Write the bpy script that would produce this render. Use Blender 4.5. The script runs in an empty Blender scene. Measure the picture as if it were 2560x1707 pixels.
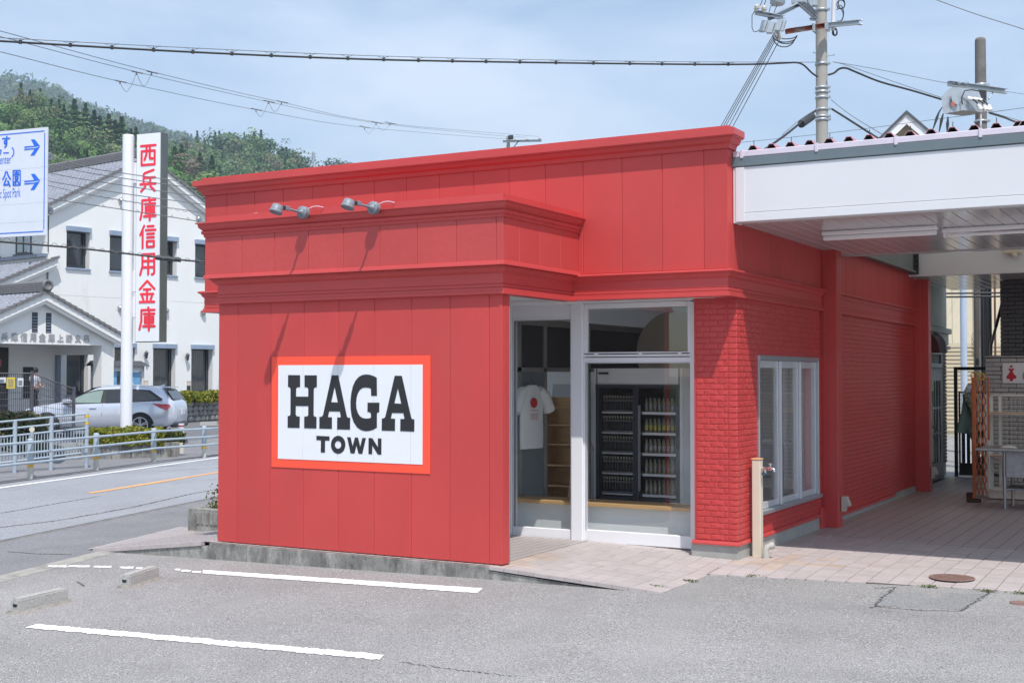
import bpy, bmesh, math, random
import numpy as np
from mathutils import Vector, Matrix
random.seed(7); RNG = np.random.default_rng(7)
SC = bpy.context.scene; COL = SC.collection
R = math.radians
# ------------------------------------------------------------------ camera, sky, sun, exposure
FPX = 3148.0; YAW = R(29.2); PIT = R(1.53); CH = 1.85
cam_d = bpy.data.cameras.new('camera'); cam = bpy.data.objects.new('camera', cam_d); COL.objects.link(cam)
cam_d.sensor_width = 36; cam_d.lens = FPX/2560*36; cam_d.clip_start = .1; cam_d.clip_end = 9000
cam.location = (0, 0, CH); cam.rotation_euler = (math.pi/2+PIT, 0, YAW); SC.camera = cam
SUN_D = Vector((-.38, .41, -1.0)).normalized()
sun_d = bpy.data.lights.new('sun', 'SUN'); sun = bpy.data.objects.new('sun', sun_d); COL.objects.link(sun)
sun_d.energy = 3.5; sun_d.angle = R(.53); sun_d.color = (1, .955, .90)
sun.rotation_euler = SUN_D.to_track_quat('-Z', 'Y').to_euler(); sun.location = (6, -6, 20)
W = bpy.data.worlds.new('World'); SC.world = W; W.use_nodes = True
wn = W.node_tree.nodes; wl = W.node_tree.links; wn.clear()
wo = wn.new('ShaderNodeOutputWorld'); wb = wn.new('ShaderNodeBackground'); wl.new(wb.outputs[0], wo.inputs[0])
sky = wn.new('ShaderNodeTexSky'); sky.sky_type = 'NISHITA'; sky.sun_disc = False
sky.sun_elevation = math.asin(-SUN_D.z); sky.sun_rotation = math.atan2(-SUN_D.x, -SUN_D.y)
sky.air_density = 1.0; sky.dust_density = .5; sky.ozone_density = 1.6
wb.inputs['Strength'].default_value = SKY_STRENGTH = .12
tc = wn.new('ShaderNodeTexCoord'); mp = wn.new('ShaderNodeMapping'); mp.inputs['Scale'].default_value = (1.0, 1.0, 3.6)
mp.inputs['Location'].default_value = (.35, .1, 0)
n1 = wn.new('ShaderNodeTexNoise'); n1.inputs['Scale'].default_value = 1.7; n1.inputs['Detail'].default_value = 7; n1.inputs['Roughness'].default_value = .56
n1.inputs['Distortion'].default_value = .35
cr = wn.new('ShaderNodeValToRGB'); cr.color_ramp.elements[0].position = .33; cr.color_ramp.elements[1].position = .66
cr.color_ramp.elements[0].color = (.04, .04, .04, 1); cr.color_ramp.elements[1].color = (.75, .75, .75, 1)
mx = wn.new('ShaderNodeMixRGB'); mx.inputs[2].default_value = (7.0, 7.6, 8.4, 1)
wl.new(tc.outputs['Generated'], mp.inputs[0]); wl.new(mp.outputs[0], n1.inputs[0]); wl.new(n1.outputs[0], cr.inputs[0])
wl.new(cr.outputs[0], mx.inputs[0]); hsv = wn.new('ShaderNodeHueSaturation'); hsv.inputs['Saturation'].default_value = 1.16; hsv.inputs['Value'].default_value = 1.04; wl.new(sky.outputs[0], hsv.inputs['Color']); wl.new(hsv.outputs[0], mx.inputs[1]); wl.new(mx.outputs[0], wb.inputs[0])
VS = SC.view_settings; VS.view_transform = 'Standard'; VS.look = 'None'; VS.gamma = 1; VS.exposure = .44; VS.use_curve_mapping = False
# ------------------------------------------------------------------ pixel <-> place helpers (photo pixels, 2560 wide)
FW = Vector((-math.sin(YAW)*math.cos(PIT), math.cos(YAW)*math.cos(PIT), math.sin(PIT)))
RT = Vector((math.cos(YAW), math.sin(YAW), 0)); UP = RT.cross(FW); CP = Vector((0, 0, CH))
def ray(px, py): return FW + RT*((px-1280)/FPX) - UP*((py-853.5)/FPX)
def at(px, py, D): return CP + ray(px, py)*D
def onp(px, py, P0, N): d = ray(px, py); return CP + d*((Vector(P0)-CP).dot(N)/d.dot(N))
KN = [(-1, -.03), (3.2, -.075), (8.0, -.152), (10.1, -.20), (13, -.22), (15.9, -.27), (16.0, -.25), (18.6, -.22), (19.4, .05), (24, .12), (48, .12), (70, .3)]
def gz(u): return float(np.interp(u, [k[0] for k in KN], [k[1] for k in KN]))
def uof(x, y): return -(x + .28*y)
def gzz(x, y): return gz(uof(x, y))
def gp(px, py, dz=0):
    z = -.1
    for _ in range(12):
        d = ray(px, py); p = CP + d*((z-CH)/d.z); z = gzz(p.x, p.y) + dz
    return Vector((p.x, p.y, z))
# ------------------------------------------------------------------ mesh builder
class MB:
    def __init__(s, T=None): s.v = []; s.f = []; s.m = []; s.T = T; s.mi = 0; s.sm = []
    def add(s, vs, fs, sm=False):
        b = len(s.v)
        for p in vs: s.v.append(tuple(s.T(*p)) if s.T else tuple(p))
        for f in fs: s.f.append(tuple(i+b for i in f)); s.m.append(s.mi); s.sm.append(sm)
        return s
    def box(s, x0, x1, y0, y1, z0, z1):
        return s.add([(x0,y0,z0),(x1,y0,z0),(x1,y1,z0),(x0,y1,z0),(x0,y0,z1),(x1,y0,z1),(x1,y1,z1),(x0,y1,z1)],
                     [(0,3,2,1),(4,5,6,7),(0,1,5,4),(1,2,6,5),(2,3,7,6),(3,0,4,7)])
    def bbox(s, x0, x1, y0, y1, z0, z1, b=.01):   # box with its edges cut at b (24 verts, chamfered)
        b = min(b, (x1-x0)/2.1, (y1-y0)/2.1, (z1-z0)/2.1); bm = bmesh.new()
        r = bmesh.ops.create_cube(bm, size=1)
        for v in bm.verts: v.co = Vector((x0+(v.co.x+.5)*(x1-x0), y0+(v.co.y+.5)*(y1-y0), z0+(v.co.z+.5)*(z1-z0)))
        bmesh.ops.bevel(bm, geom=bm.edges[:], offset=b, segments=1, affect='EDGES', clamp_overlap=True)
        bm.verts.index_update()
        s.add([v.co[:] for v in bm.verts], [[v.index for v in f.verts] for f in bm.faces]); bm.free(); return s
    def quad(s, a, b, c, d): return s.add([a, b, c, d], [(0,1,2,3)])
    def prism(s, pts, d):            # polygon extruded along vector d
        n = len(pts); p2 = [tuple(Vector(p)+Vector(d)) for p in pts]
        return s.add([tuple(p) for p in pts]+p2, [tuple(range(n-1,-1,-1)), tuple(range(n,2*n))]+[(i,(i+1)%n,(i+1)%n+n,i+n) for i in range(n)])
    def cyl(s, p0, p1, r0, r1=None, n=12, cap=True):
        r1 = r0 if r1 is None else r1; p0 = Vector(p0); p1 = Vector(p1); a = (p1-p0).normalized()
        x = a.orthogonal().normalized(); y = a.cross(x); vs = []
        for p, r in ((p0,r0),(p1,r1)):
            for i in range(n): t = 2*math.pi*i/n; vs.append(tuple(p + x*(r*math.cos(t)) + y*(r*math.sin(t))))
        s.add(vs, [(i,(i+1)%n,(i+1)%n+n,i+n) for i in range(n)], True)
        if cap: s.add(vs[:n], [tuple(range(n-1,-1,-1))]); s.add(vs[n:], [tuple(range(n))])
        return s
    def tube(s, pts, r, n=6):
        pts = [Vector(p) for p in pts]; vs = []; k = len(pts); X = None
        for i, p in enumerate(pts):
            a = (pts[min(i+1,k-1)]-pts[max(i-1,0)]).normalized()
            X = (a.orthogonal() if X is None else X - a*X.dot(a)).normalized(); Y = a.cross(X)
            rr = r[i] if isinstance(r, (list, tuple)) else r
            for j in range(n): t = 2*math.pi*j/n; vs.append(tuple(p + X*(rr*math.cos(t)) + Y*(rr*math.sin(t))))
        fs = [(i*n+j, i*n+(j+1)%n, (i+1)*n+(j+1)%n, (i+1)*n+j) for i in range(k-1) for j in range(n)]
        s.add(vs, fs, True); s.add(vs[:n], [tuple(range(n-1,-1,-1))]); s.add(vs[-n:], [tuple(range(n))]); return s
    def lathe(s, prof, c=(0,0,0), n=16, axis=None):   # prof: (radius, height)
        c = Vector(c); a = Vector(axis or (0,0,1)).normalized(); X = a.orthogonal().normalized(); Y = a.cross(X); vs = []
        for r, h in prof:
            for j in range(n): t = 2*math.pi*j/n; vs.append(tuple(c + a*h + X*(r*math.cos(t)) + Y*(r*math.sin(t))))
        k = len(prof)
        s.add(vs, [(i*n+j, i*n+(j+1)%n, (i+1)*n+(j+1)%n, (i+1)*n+j) for i in range(k-1) for j in range(n)], True)
        if prof[0][0] > 1e-4: s.add(vs[:n], [tuple(range(n-1,-1,-1))])
        if prof[-1][0] > 1e-4: s.add(vs[-n:], [tuple(range(n))])
        return s
    def mesh(s, name, mats):
        me = bpy.data.meshes.new(name); me.from_pydata(s.v, [], s.f)
        for m in (mats if isinstance(mats, (list, tuple)) else [mats]): me.materials.append(m)
        me.polygons.foreach_set('material_index', s.m); me.polygons.foreach_set('use_smooth', s.sm); me.update(); return me
def ob(name, src, mats=None, parent=None, local=False, loc=None, label=None, cat=None, group=None, kind=None, bevel=0):
    me = src.mesh(name, mats) if isinstance(src, MB) else src
    o = bpy.data.objects.new(name, me); COL.objects.link(o)
    if parent:
        o.parent = parent
        if not local and parent.parent is None: o.matrix_parent_inverse = Matrix.LocRotScale(parent.location, parent.rotation_euler, None).inverted()
    if loc is not None: o.location = loc
    if bevel: b = o.modifiers.new('bevel', 'BEVEL'); b.width = bevel; b.segments = 2; b.limit_method = 'ANGLE'
    tag(o, label, cat, group, kind); return o
def tag(o, label=None, cat=None, group=None, kind=None):
    for k, v in (('label',label),('category',cat),('group',group),('kind',kind)):
        if v: o[k] = v
    return o
def thing(name, label, cat, loc=(0,0,0), rz=0, group=None):
    o = bpy.data.objects.new(name, None); COL.objects.link(o); o.location = loc; o.rotation_euler = (0,0,rz); o.empty_display_size = .2
    return tag(o, label, cat, group)
def copy_tree(o, parent=None):
    c = o.copy(); COL.objects.link(c)
    if parent: c.parent = parent; c.matrix_parent_inverse = o.matrix_parent_inverse.copy()
    for ch in list(o.children): copy_tree(ch, c)
    return c
# ------------------------------------------------------------------ materials
def M(name, col, rough=.5, metal=0, var=.1, scale=2.0, bump=0, bscale=30, rnd=0, col2=None, c2=(.55,.7), s2=1.5, spec=.5, coat=0, trans=0, emit=0, stretch=None):
    m = bpy.data.materials.new(name); m.use_nodes = True; nt = m.node_tree; N = nt.nodes; L = nt.links; b = N['Principled BSDF']
    b.inputs['Roughness'].default_value = rough; b.inputs['Metallic'].default_value = metal; b.inputs['Specular IOR Level'].default_value = spec
    b.inputs['Coat Weight'].default_value = coat; b.inputs['Transmission Weight'].default_value = trans
    tc = N.new('ShaderNodeTexCoord'); src = tc.outputs['Object']
    if stretch:
        mp = N.new('ShaderNodeMapping'); mp.inputs['Scale'].default_value = stretch; L.new(src, mp.inputs[0]); src = mp.outputs[0]
    nz = N.new('ShaderNodeTexNoise'); nz.inputs['Scale'].default_value = scale; nz.inputs['Detail'].default_value = 6; nz.inputs['Roughness'].default_value = .6; L.new(src, nz.inputs[0])
    def mul(v): return tuple(max(0, min(1, c*v)) for c in col[:3])+(1,)
    mx = N.new('ShaderNodeMixRGB'); mx.inputs[1].default_value = mul(1-var); mx.inputs[2].default_value = mul(1+var)
    rp = N.new('ShaderNodeMapRange'); rp.inputs[1].default_value = .3; rp.inputs[2].default_value = .7; L.new(nz.outputs[0], rp.inputs[0]); L.new(rp.outputs[0], mx.inputs[0]); out = mx.outputs[0]
    if col2:
        n2 = N.new('ShaderNodeTexNoise'); n2.inputs['Scale'].default_value = s2; n2.inputs['Detail'].default_value = 8; n2.inputs['Roughness'].default_value = .7; L.new(src, n2.inputs[0])
        r2 = N.new('ShaderNodeMapRange'); r2.inputs[1].default_value = c2[0]; r2.inputs[2].default_value = c2[1]; L.new(n2.outputs[0], r2.inputs[0])
        m2 = N.new('ShaderNodeMixRGB'); m2.inputs[2].default_value = tuple(col2[:3])+(1,); L.new(r2.outputs[0], m2.inputs[0]); L.new(out, m2.inputs[1]); out = m2.outputs[0]
    if rnd:
        oi = N.new('ShaderNodeObjectInfo'); mr = N.new('ShaderNodeMapRange'); mr.inputs[3].default_value = 1-rnd; mr.inputs[4].default_value = 1+rnd; L.new(oi.outputs['Random'], mr.inputs[0])
        hs = N.new('ShaderNodeHueSaturation'); L.new(mr.outputs[0], hs.inputs['Value']); L.new(out, hs.inputs['Color']); out = hs.outputs[0]
    L.new(out, b.inputs['Base Color'])
    if bump:
        n3 = N.new('ShaderNodeTexNoise'); n3.inputs['Scale'].default_value = bscale; n3.inputs['Detail'].default_value = 4; L.new(src, n3.inputs[0])
        bp = N.new('ShaderNodeBump'); bp.inputs['Strength'].default_value = bump; bp.inputs['Distance'].default_value = .01; L.new(n3.outputs[0], bp.inputs['Height']); L.new(bp.outputs[0], b.inputs['Normal'])
    if emit: b.inputs['Emission Color'].default_value = tuple(col[:3])+(1,); b.inputs['Emission Strength'].default_value = emit
    return m
def asphalt(name, col, speck=.3, stain=.12, fine=110, patch=.5):
    m = M(name, col, .92, var=stain, scale=patch, spec=.25); nt = m.node_tree; N = nt.nodes; L = nt.links; b = N['Principled BSDF']
    tc = N.new('ShaderNodeTexCoord'); base = b.inputs['Base Color'].links[0].from_socket
    def lay(prev, sc, lo, hi, c, f):
        n = N.new('ShaderNodeTexNoise'); n.inputs['Scale'].default_value = sc; n.inputs['Detail'].default_value = 2; L.new(tc.outputs['Object'], n.inputs[0])
        r = N.new('ShaderNodeMapRange'); r.inputs[1].default_value = lo; r.inputs[2].default_value = hi; r.inputs[4].default_value = f; L.new(n.outputs[0], r.inputs[0])
        x = N.new('ShaderNodeMixRGB'); x.inputs[2].default_value = tuple(c)+(1,); L.new(r.outputs[0], x.inputs[0]); L.new(prev, x.inputs[1]); return x.outputs[0]
    o = lay(base, fine, .55, .68, [min(1, k*2.1) for k in col], speck*1.3)
    o = lay(o, fine*.8, .42, .3, [k*.35 for k in col], speck*1.6)
    o = lay(o, fine*.3, .62, .72, [min(1, k*1.5) for k in col], speck)
    n4 = N.new('ShaderNodeTexNoise'); n4.inputs['Scale'].default_value = 1.1; n4.inputs['Detail'].default_value = 9; n4.inputs['Roughness'].default_value = .75; L.new(tc.outputs['Object'], n4.inputs[0])
    r4 = N.new('ShaderNodeMapRange'); r4.inputs[1].default_value = .52; r4.inputs[2].default_value = .75; r4.inputs[4].default_value = .38; L.new(n4.outputs[0], r4.inputs[0])
    x4 = N.new('ShaderNodeMixRGB'); x4.inputs[2].default_value = tuple(k*.6 for k in col)+(1,); L.new(r4.outputs[0], x4.inputs[0]); L.new(o, x4.inputs[1]); o = x4.outputs[0]
    L.new(o, b.inputs['Base Color'])
    n3 = N.new('ShaderNodeTexNoise'); n3.inputs['Scale'].default_value = fine; L.new(tc.outputs['Object'], n3.inputs[0])
    bp = N.new('ShaderNodeBump'); bp.inputs['Strength'].default_value = .5; bp.inputs['Distance'].default_value = .006; L.new(n3.outputs[0], bp.inputs['Height']); L.new(bp.outputs[0], b.inputs['Normal'])
    return m
def glassmat(name, tint=(.97,.98,.98), refl=1.0):
    m = bpy.data.materials.new(name); m.use_nodes = True; nt = m.node_tree; N = nt.nodes; L = nt.links; N.clear()
    o = N.new('ShaderNodeOutputMaterial'); t = N.new('ShaderNodeBsdfTransparent'); t.inputs[0].default_value = tuple(tint)+(1,)
    g = N.new('ShaderNodeBsdfGlossy'); g.inputs['Roughness'].default_value = .0; g.inputs[0].default_value = (refl,)*3+(1,)
    f0 = N.new('ShaderNodeLayerWeight'); f = N.new('ShaderNodeMath'); f.operation = 'POWER'; f.inputs[1].default_value = 4.5; L.new(f0.outputs['Facing'], f.inputs[0]); f0.inputs[0].default_value = .5; a = N.new('ShaderNodeMath'); a.operation = 'MULTIPLY_ADD'; a.inputs[1].default_value = .9; a.inputs[2].default_value = .045; a.use_clamp = True
    s = N.new('ShaderNodeMixShader'); L.new(f.outputs[0], a.inputs[0]); L.new(a.outputs[0], s.inputs[0]); L.new(t.outputs[0], s.inputs[1]); L.new(g.outputs[0], s.inputs[2]); L.new(s.outputs[0], o.inputs[0]); return m
def leafmat(name, col, tr=.25):
    m = bpy.data.materials.new(name); m.use_nodes = True; nt = m.node_tree; N = nt.nodes; L = nt.links; b = N['Principled BSDF']; b.inputs['Roughness'].default_value = .6; b.inputs['Specular IOR Level'].default_value = .25
    at_ = N.new('ShaderNodeAttribute'); at_.attribute_name = 'Col'
    mx = N.new('ShaderNodeMixRGB'); mx.blend_type = 'MULTIPLY'; mx.inputs[0].default_value = 1; mx.inputs[2].default_value = tuple(col)+(1,); L.new(at_.outputs['Color'], mx.inputs[1]); L.new(mx.outputs[0], b.inputs['Base Color'])
    o = N['Material Output']; t = N.new('ShaderNodeBsdfTranslucent'); L.new(mx.outputs[0], t.inputs[0]); s = N.new('ShaderNodeMixShader'); s.inputs[0].default_value = tr
    L.new(b.outputs[0], s.inputs[1]); L.new(t.outputs[0], s.inputs[2]); L.new(s.outputs[0], o.inputs[0]); return m
RED = (.515, .058, .055)
m_red = M('red_paint', RED, .5, var=.07, scale=1.1, bump=.22, bscale=7, rnd=.045, stretch=(1.2,1.2,.5), col2=(.475,.068,.062), c2=(.5,.8), s2=1.3, spec=.35)
m_redbox = M('red_lumpy_paint', (.50, .060, .057), .42, var=.06, scale=1.5, bump=.35, bscale=16, rnd=.04)
m_redtrim = M('red_trim_paint', (.515, .058, .056), .38, var=.05, scale=1.5, bump=.2, bscale=14)
m_redbrick = M('red_painted_brick', (.50, .046, .044), .36, var=.07, scale=6, bump=.9, bscale=28, rnd=.05)
m_redjoint = M('red_joint', (.47, .045, .047), .6, var=.05)
m_white = M('white_aluminium', (.8, .8, .83), .35, var=.02, scale=1)
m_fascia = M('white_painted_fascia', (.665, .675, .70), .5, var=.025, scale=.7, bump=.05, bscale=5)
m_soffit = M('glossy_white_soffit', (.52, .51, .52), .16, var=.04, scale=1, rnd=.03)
m_greytrim = M('slate_grey_trim', (.13, .17, .19), .45, var=.08)
m_lilac = M('weathered_gutter_strip', (.62, .57, .66), .5, var=.06, scale=4)
m_pinkroof = M('faded_red_corrugated_metal', (.5, .22, .25), .5, var=.1, scale=3)
m_polyc = M('translucent_corrugated_sheet', (.62, .6, .57), .5, var=.08, trans=.0)
m_concrete = M('stained_concrete', (.30, .295, .275), .9, var=.3, scale=9, bump=.8, bscale=60, col2=(.095, .09, .085), c2=(.42, .66), s2=5, stretch=(1,1,.45))
m_conc_lt = M('light_concrete', (.34, .34, .32), .9, var=.12, scale=5, bump=.4, bscale=50, col2=(.2, .2, .2), c2=(.6, .8), s2=3)
m_stop = M('weathered_concrete_block', (.40, .40, .38), .95, var=.22, scale=70, bump=.6, bscale=120, col2=(.2, .2, .19), c2=(.5, .7), s2=55)
m_mortar = M('pale_mortar', (.27, .255, .23), .95, var=.2, scale=12, bump=.8, bscale=50)
m_tile = M('pink_paving_tile', (.43, .385, .375), .5, var=.07, scale=6, bump=.25, bscale=60, rnd=.06, col2=(.36, .24, .17), c2=(.60, .8), s2=.9)
m_tilerust = M('rust_stained_tile', (.42, .34, .29), .6, var=.12, scale=5, bump=.25, bscale=60, rnd=.08)
m_tilejoint = M('tile_joint', (.20, .17, .15), .95, var=.1)
m_alu = M('silver_aluminium', (.46, .48, .52), .3, metal=.6, var=.05)
m_aluw = M('light_aluminium', (.62, .64, .68), .35, metal=.3, var=.05)
m_glass = glassmat('window_glass')
m_dark = M('dark_metal', (.035, .037, .04), .45, var=.1)
m_black = M('black_rubber', (.012, .012, .013), .7, var=.1)
m_cream = M('cream_plastic', (.62, .56, .45), .5, var=.05)
m_chrome = M('chrome', (.75, .76, .78), .12, metal=1, var=.02)
m_lampgrey = M('grey_lamp_metal', (.20, .22, .25), .45, var=.06)
m_wood = M('pale_wood', (.62, .38, .17), .5, var=.15, scale=3, stretch=(1, 12, 12))
m_asph = asphalt('lot_asphalt', (.252, .247, .243), .8, .18, 95, .45)
m_asph2 = asphalt('footpath_asphalt', (.20, .20, .21), .6, .16, 100, .6)
m_road = asphalt('road_asphalt', (.27, .28, .30), .45, .10, 70, .35)
m_line = M('white_road_paint', (.82, .82, .82), .8, var=.06, scale=8, col2=(.4, .4, .4), c2=(.72, .8), s2=9)
m_orange = M('orange_road_paint', (.72, .36, .13), .85, var=.12, scale=8, col2=(.3, .28, .25), c2=(.6, .72), s2=7)

# ------------------------------------------------------------------ ground
def strip(name, u0, u1, y0, y1, mat, dz=0, ny=40, label=None, thick=0):
    us = [u0]+[k[0] for k in KN if u0 < k[0] < u1]+[u1]; mb = MB(); ys = np.linspace(y0, y1, ny+1); n = len(us)
    vs = [(-u-.28*y, y, gz(u)+dz) for y in ys for u in us]
    mb.add(vs, [(j*n+i+1, j*n+i, (j+1)*n+i, (j+1)*n+i+1) for j in range(ny) for i in range(n-1)])
    return ob(name, mb, mat, kind='structure', label=label)
m_ground = M('dry_grass_ground', (.09, .10, .045), .95, var=.3, scale=.05)
strip('ground', -1500, 1500, -1200, 4200, m_ground, dz=-.12, ny=60)
strip('parking_lot', -60, 7.98, -40, 90, m_asph, label='grey asphalt parking lot')
strip('kerb_strip', 7.98, 8.28, -40, 90, M('weathered_kerb_strip', (.33,.32,.285), .95, var=.15, scale=7, bump=.5, bscale=60, col2=(.17,.165,.155), c2=(.5,.7), s2=4), dz=.002)
strip('footpath', 8.28, 10.08, -40, 90, m_asph2)
strip('gutter', 10.08, 10.24, -40, 90, M('dark_gutter_concrete', (.17,.165,.16), .9, var=.3, scale=6), dz=-.004)
strip('road', 10.24, 15.95, -40, 140, m_road, ny=60)
strip('road_edge_joint', 15.95, 16.02, -40, 140, M('dark_joint', (.07,.07,.07), .9), dz=-.004)
strip('pavement', 16.02, 18.9, -40, 140, m_asph2)
strip('bank_car_park', 18.9, 70, -40, 140, asphalt('bank_lot_asphalt', (.15,.15,.16), .2, .12, 60, .4))
def painted(name, pts0, pts1, mat, n=40, jag=.006, dz=.005, label=None):
    # stripe between two pixel-defined edges laid on the ground, with slightly worn edges
    a0, a1, b0, b1 = gp(*pts0[0]), gp(*pts0[1]), gp(*pts1[0]), gp(*pts1[1]); vs = []; mb = MB()
    for i in range(n+1):
        t = i/n; p = a0.lerp(a1, t); q = b0.lerp(b1, t); d = (q-p).normalized()
        p = p + d*random.uniform(-jag, jag); q = q + d*random.uniform(-jag, jag)
        vs += [(p.x, p.y, gzz(p.x, p.y)+dz), (q.x, q.y, gzz(q.x, q.y)+dz)]
    mb.add(vs, [(2*i, 2*i+1, 2*i+3, 2*i+2) for i in range(n)]); return ob(name, mb, mat, kind='structure', label=label)
painted('bay_line', ((508,1425),(1207,1471)), ((506,1433.5),(1192,1483)), m_line, 130, .012, label='white bay line beside the kerb')
painted('bay_line', ((92,1560),(960,1637)), ((64,1569),(948,1650)), m_line, 160, .017, label='white bay line near the camera')
for (a, b, c) in [(122,168,1416),(172,226,1416),(236,280,1417),(302,335,1419),(342,372,1421),(440,452,1424),(455,478,1427),(482,504,1430)]:
    painted('worn_line', ((a,c-2.5),(b,c-2.0)), ((a-4,c+1.5),(b-3,c+2.5)), m_line, 10, .02)
def stripe_u(name, u, w, y0, y1, mat, dz=.006, jag=.01, n=120):
    mb = MB(); vs = []
    for i in range(n+1):
        y = y0+(y1-y0)*i/n
        for s in (-1, 1):
            uu = u+s*w/2+random.uniform(-jag, jag); vs.append((-uu-.28*y, y, gz(uu)+dz))
    mb.add(vs, [(2*i+1, 2*i, 2*i+2, 2*i+3) for i in range(n)]); return ob(name, mb, mat, kind='structure')
stripe_u('road_line', 15.45, .15, -40, 130, m_line)
stripe_u('road_line', 12.85, .15, 15.7, 130, m_orange, jag=.02)
def crack(pts, w=.012, mat=None, n=30, name='crack'):
    P = [gp(*p) for p in pts]; mb = MB(); vs = []; Q = []
    for a, b in zip(P, P[1:]):
        for i in range(n): Q.append(a.lerp(b, i/n))
    Q.append(P[-1])
    for i, p in enumerate(Q):
        d = (Q[min(i+1, len(Q)-1)]-Q[max(i-1, 0)]).normalized(); nn = Vector((-d.y, d.x, 0)); j = random.uniform(-.02, .02); ww = w*random.uniform(.3, 1.3)
        for s in (-1, 1): q = p+nn*(j+s*ww); vs.append((q.x, q.y, gzz(q.x, q.y)+.003))
    mb.add(vs, [(2*i, 2*i+1, 2*i+3, 2*i+2) for i in range(len(Q)-1)]); return ob(name, mb, mat or m_crack, kind='structure')
m_crack = M('dark_crack_grit', (.05, .05, .048), .95)  # dark gritty strips drawn along the cracks
crack([(20,1378),(90,1384),(180,1386)]); crack([(0,1318),(150,1300),(330,1268),(470,1236),(545,1222)], .02)
crack([(0,1283),(120,1262),(250,1240)], .015)
crack([(2185,1470),(2240,1468),(2200,1500),(2180,1520)], .008); crack([(2190,1515),(2300,1526),(2400,1527),(2430,1510),(2478,1478)], .008)
crack([(1000,1655),(1150,1675),(1290,1690)], .005)
# darker repaired patch next to the tiles
mb = MB(); P = [gp(*p) for p in [(2200,1480),(2476,1484),(2412,1524),(2186,1513)]]
mb.add([(p.x, p.y, p.z+.002) for p in P], [(0,1,2,3)]); ob('asphalt_patch', mb, asphalt('patch_asphalt', (.215,.22,.22), .7, .1, 105), kind='structure')
# small weeds at the tile edge
def leaves(mb, pts, size, cols, up=0.0, elong=1.6):
    for p in pts:
        s = size*random.uniform(.6, 1.3); a = Vector((random.gauss(0,1), random.gauss(0,1), random.gauss(0,1)+up)).normalized(); b = a.orthogonal().normalized()
        b.rotate(Matrix.Rotation(random.uniform(0, 6.28), 3, a)); c = a.cross(b); p = Vector(p)
        mb.add([p-b*s*.5, p+c*s*elong*.4, p+b*s*.5, p-c*s*elong*.4], [(0,1,2,3)]); cols.append(random.choice(mb.pal))
def leafobj(name, mb, cols, mat, parent=None, **k):
    o = ob(name, mb, mat, parent, **k); ca = o.data.color_attributes.new('Col', 'FLOAT_COLOR', 'CORNER')
    arr = np.repeat(np.array([tuple(c)+(1,) for c in cols], dtype=np.float32), 4, axis=0); ca.data.foreach_set('color', arr.ravel()); return o
m_leaf = leafmat('leaf_green', (1, 1, 1))
mb = MB(); mb.pal = [(.10,.16,.05),(.16,.2,.08),(.2,.2,.11)]; cols = []
for (px, py, r) in [(1885,1442,.06),(1722,1454,.04),(1638,1468,.05),(2322,1468,.04),(2466,1479,.04),(2555,1485,.05)]:
    c = gp(px, py); leaves(mb, [(c.x+random.gauss(0, r), c.y+random.gauss(0, r*.3), c.z+.004+random.random()*.018) for _ in range(60)], .013, cols, elong=2.4)
leafobj('weeds', mb, cols, m_leaf, kind='stuff', label='small green weeds along the edge between tiles and asphalt', cat='weeds')
# twig, pebbles
mb = MB(); a, b = gp(193,1455), gp(211,1466); mb.tube([a+Vector((0,0,.008)), (a+b)/2+Vector((0,0,.012)), b+Vector((0,0,.008))], .004, 5)
ob('twig', mb, M('dry_twig', (.09,.07,.06), .9), label='thin dark twig lying on the asphalt between the wheel stops', cat='twig')
mb = MB()
for _ in range(900):
    x = random.uniform(-12, 0); y = random.uniform(4.5, 10.3); r = random.uniform(.002, .006); z = gzz(x, y)
    mb.add([(x-r,y,z),(x,y-r,z),(x+r,y,z),(x,y+r,z),(x,y,z+r*1.2)], [(0,1,4),(1,2,4),(2,3,4),(3,0,4)])
ob('gravel', mb, M('pale_grit', (.45,.44,.42), .9, var=.3, scale=30), kind='stuff', label='loose pale grit scattered on the asphalt', cat='gravel')

# ------------------------------------------------------------------ tiled platform, ramp, kerb
def zB(x, y):   # the ramp that falls from the recess to the lot
    t = min(1, max(0, (x+6.0)/1.75)); zr = -.048 if y < 11.5 else -.048 + .048*min(1, (y-11.5)/.65)
    return .05*(1-t) + zr*t
def zC(x, y): return min(.006*(x+4.2), 0) if y > 12.15 else -.068+.068*min(1, max(0, (y-11.45-.11*(x+4.25)/1.0*1.0)/.65))
rampf = thing('tiled_ramp', 'pink tiled ramp falling from the shop door to the parking lot', 'ramp', (-5.1, 11.4, 0)); del rampf['category']; rampf['kind'] = 'structure'
floorf = thing('tiled_floor', 'pinkish square paving tiles under the white canopy', 'floor', (-2.6, 15, 0)); del floorf['category']; floorf['kind'] = 'structure'
mb = MB()
nx = 14; ny = 16; vs = []
for j in range(ny+1):
    for i in range(nx+1):
        x = -6.0+1.75*i/nx; y = 10.34+2.16*j/ny; vs.append((x, y, zB(x, y)-.006))
mb.add(vs, [(j*(nx+1)+i, j*(nx+1)+i+1, (j+1)*(nx+1)+i+1, (j+1)*(nx+1)+i) for j in range(ny) for i in range(nx)]); ob('joint_bed', mb, m_tilejoint, rampf)
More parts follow.
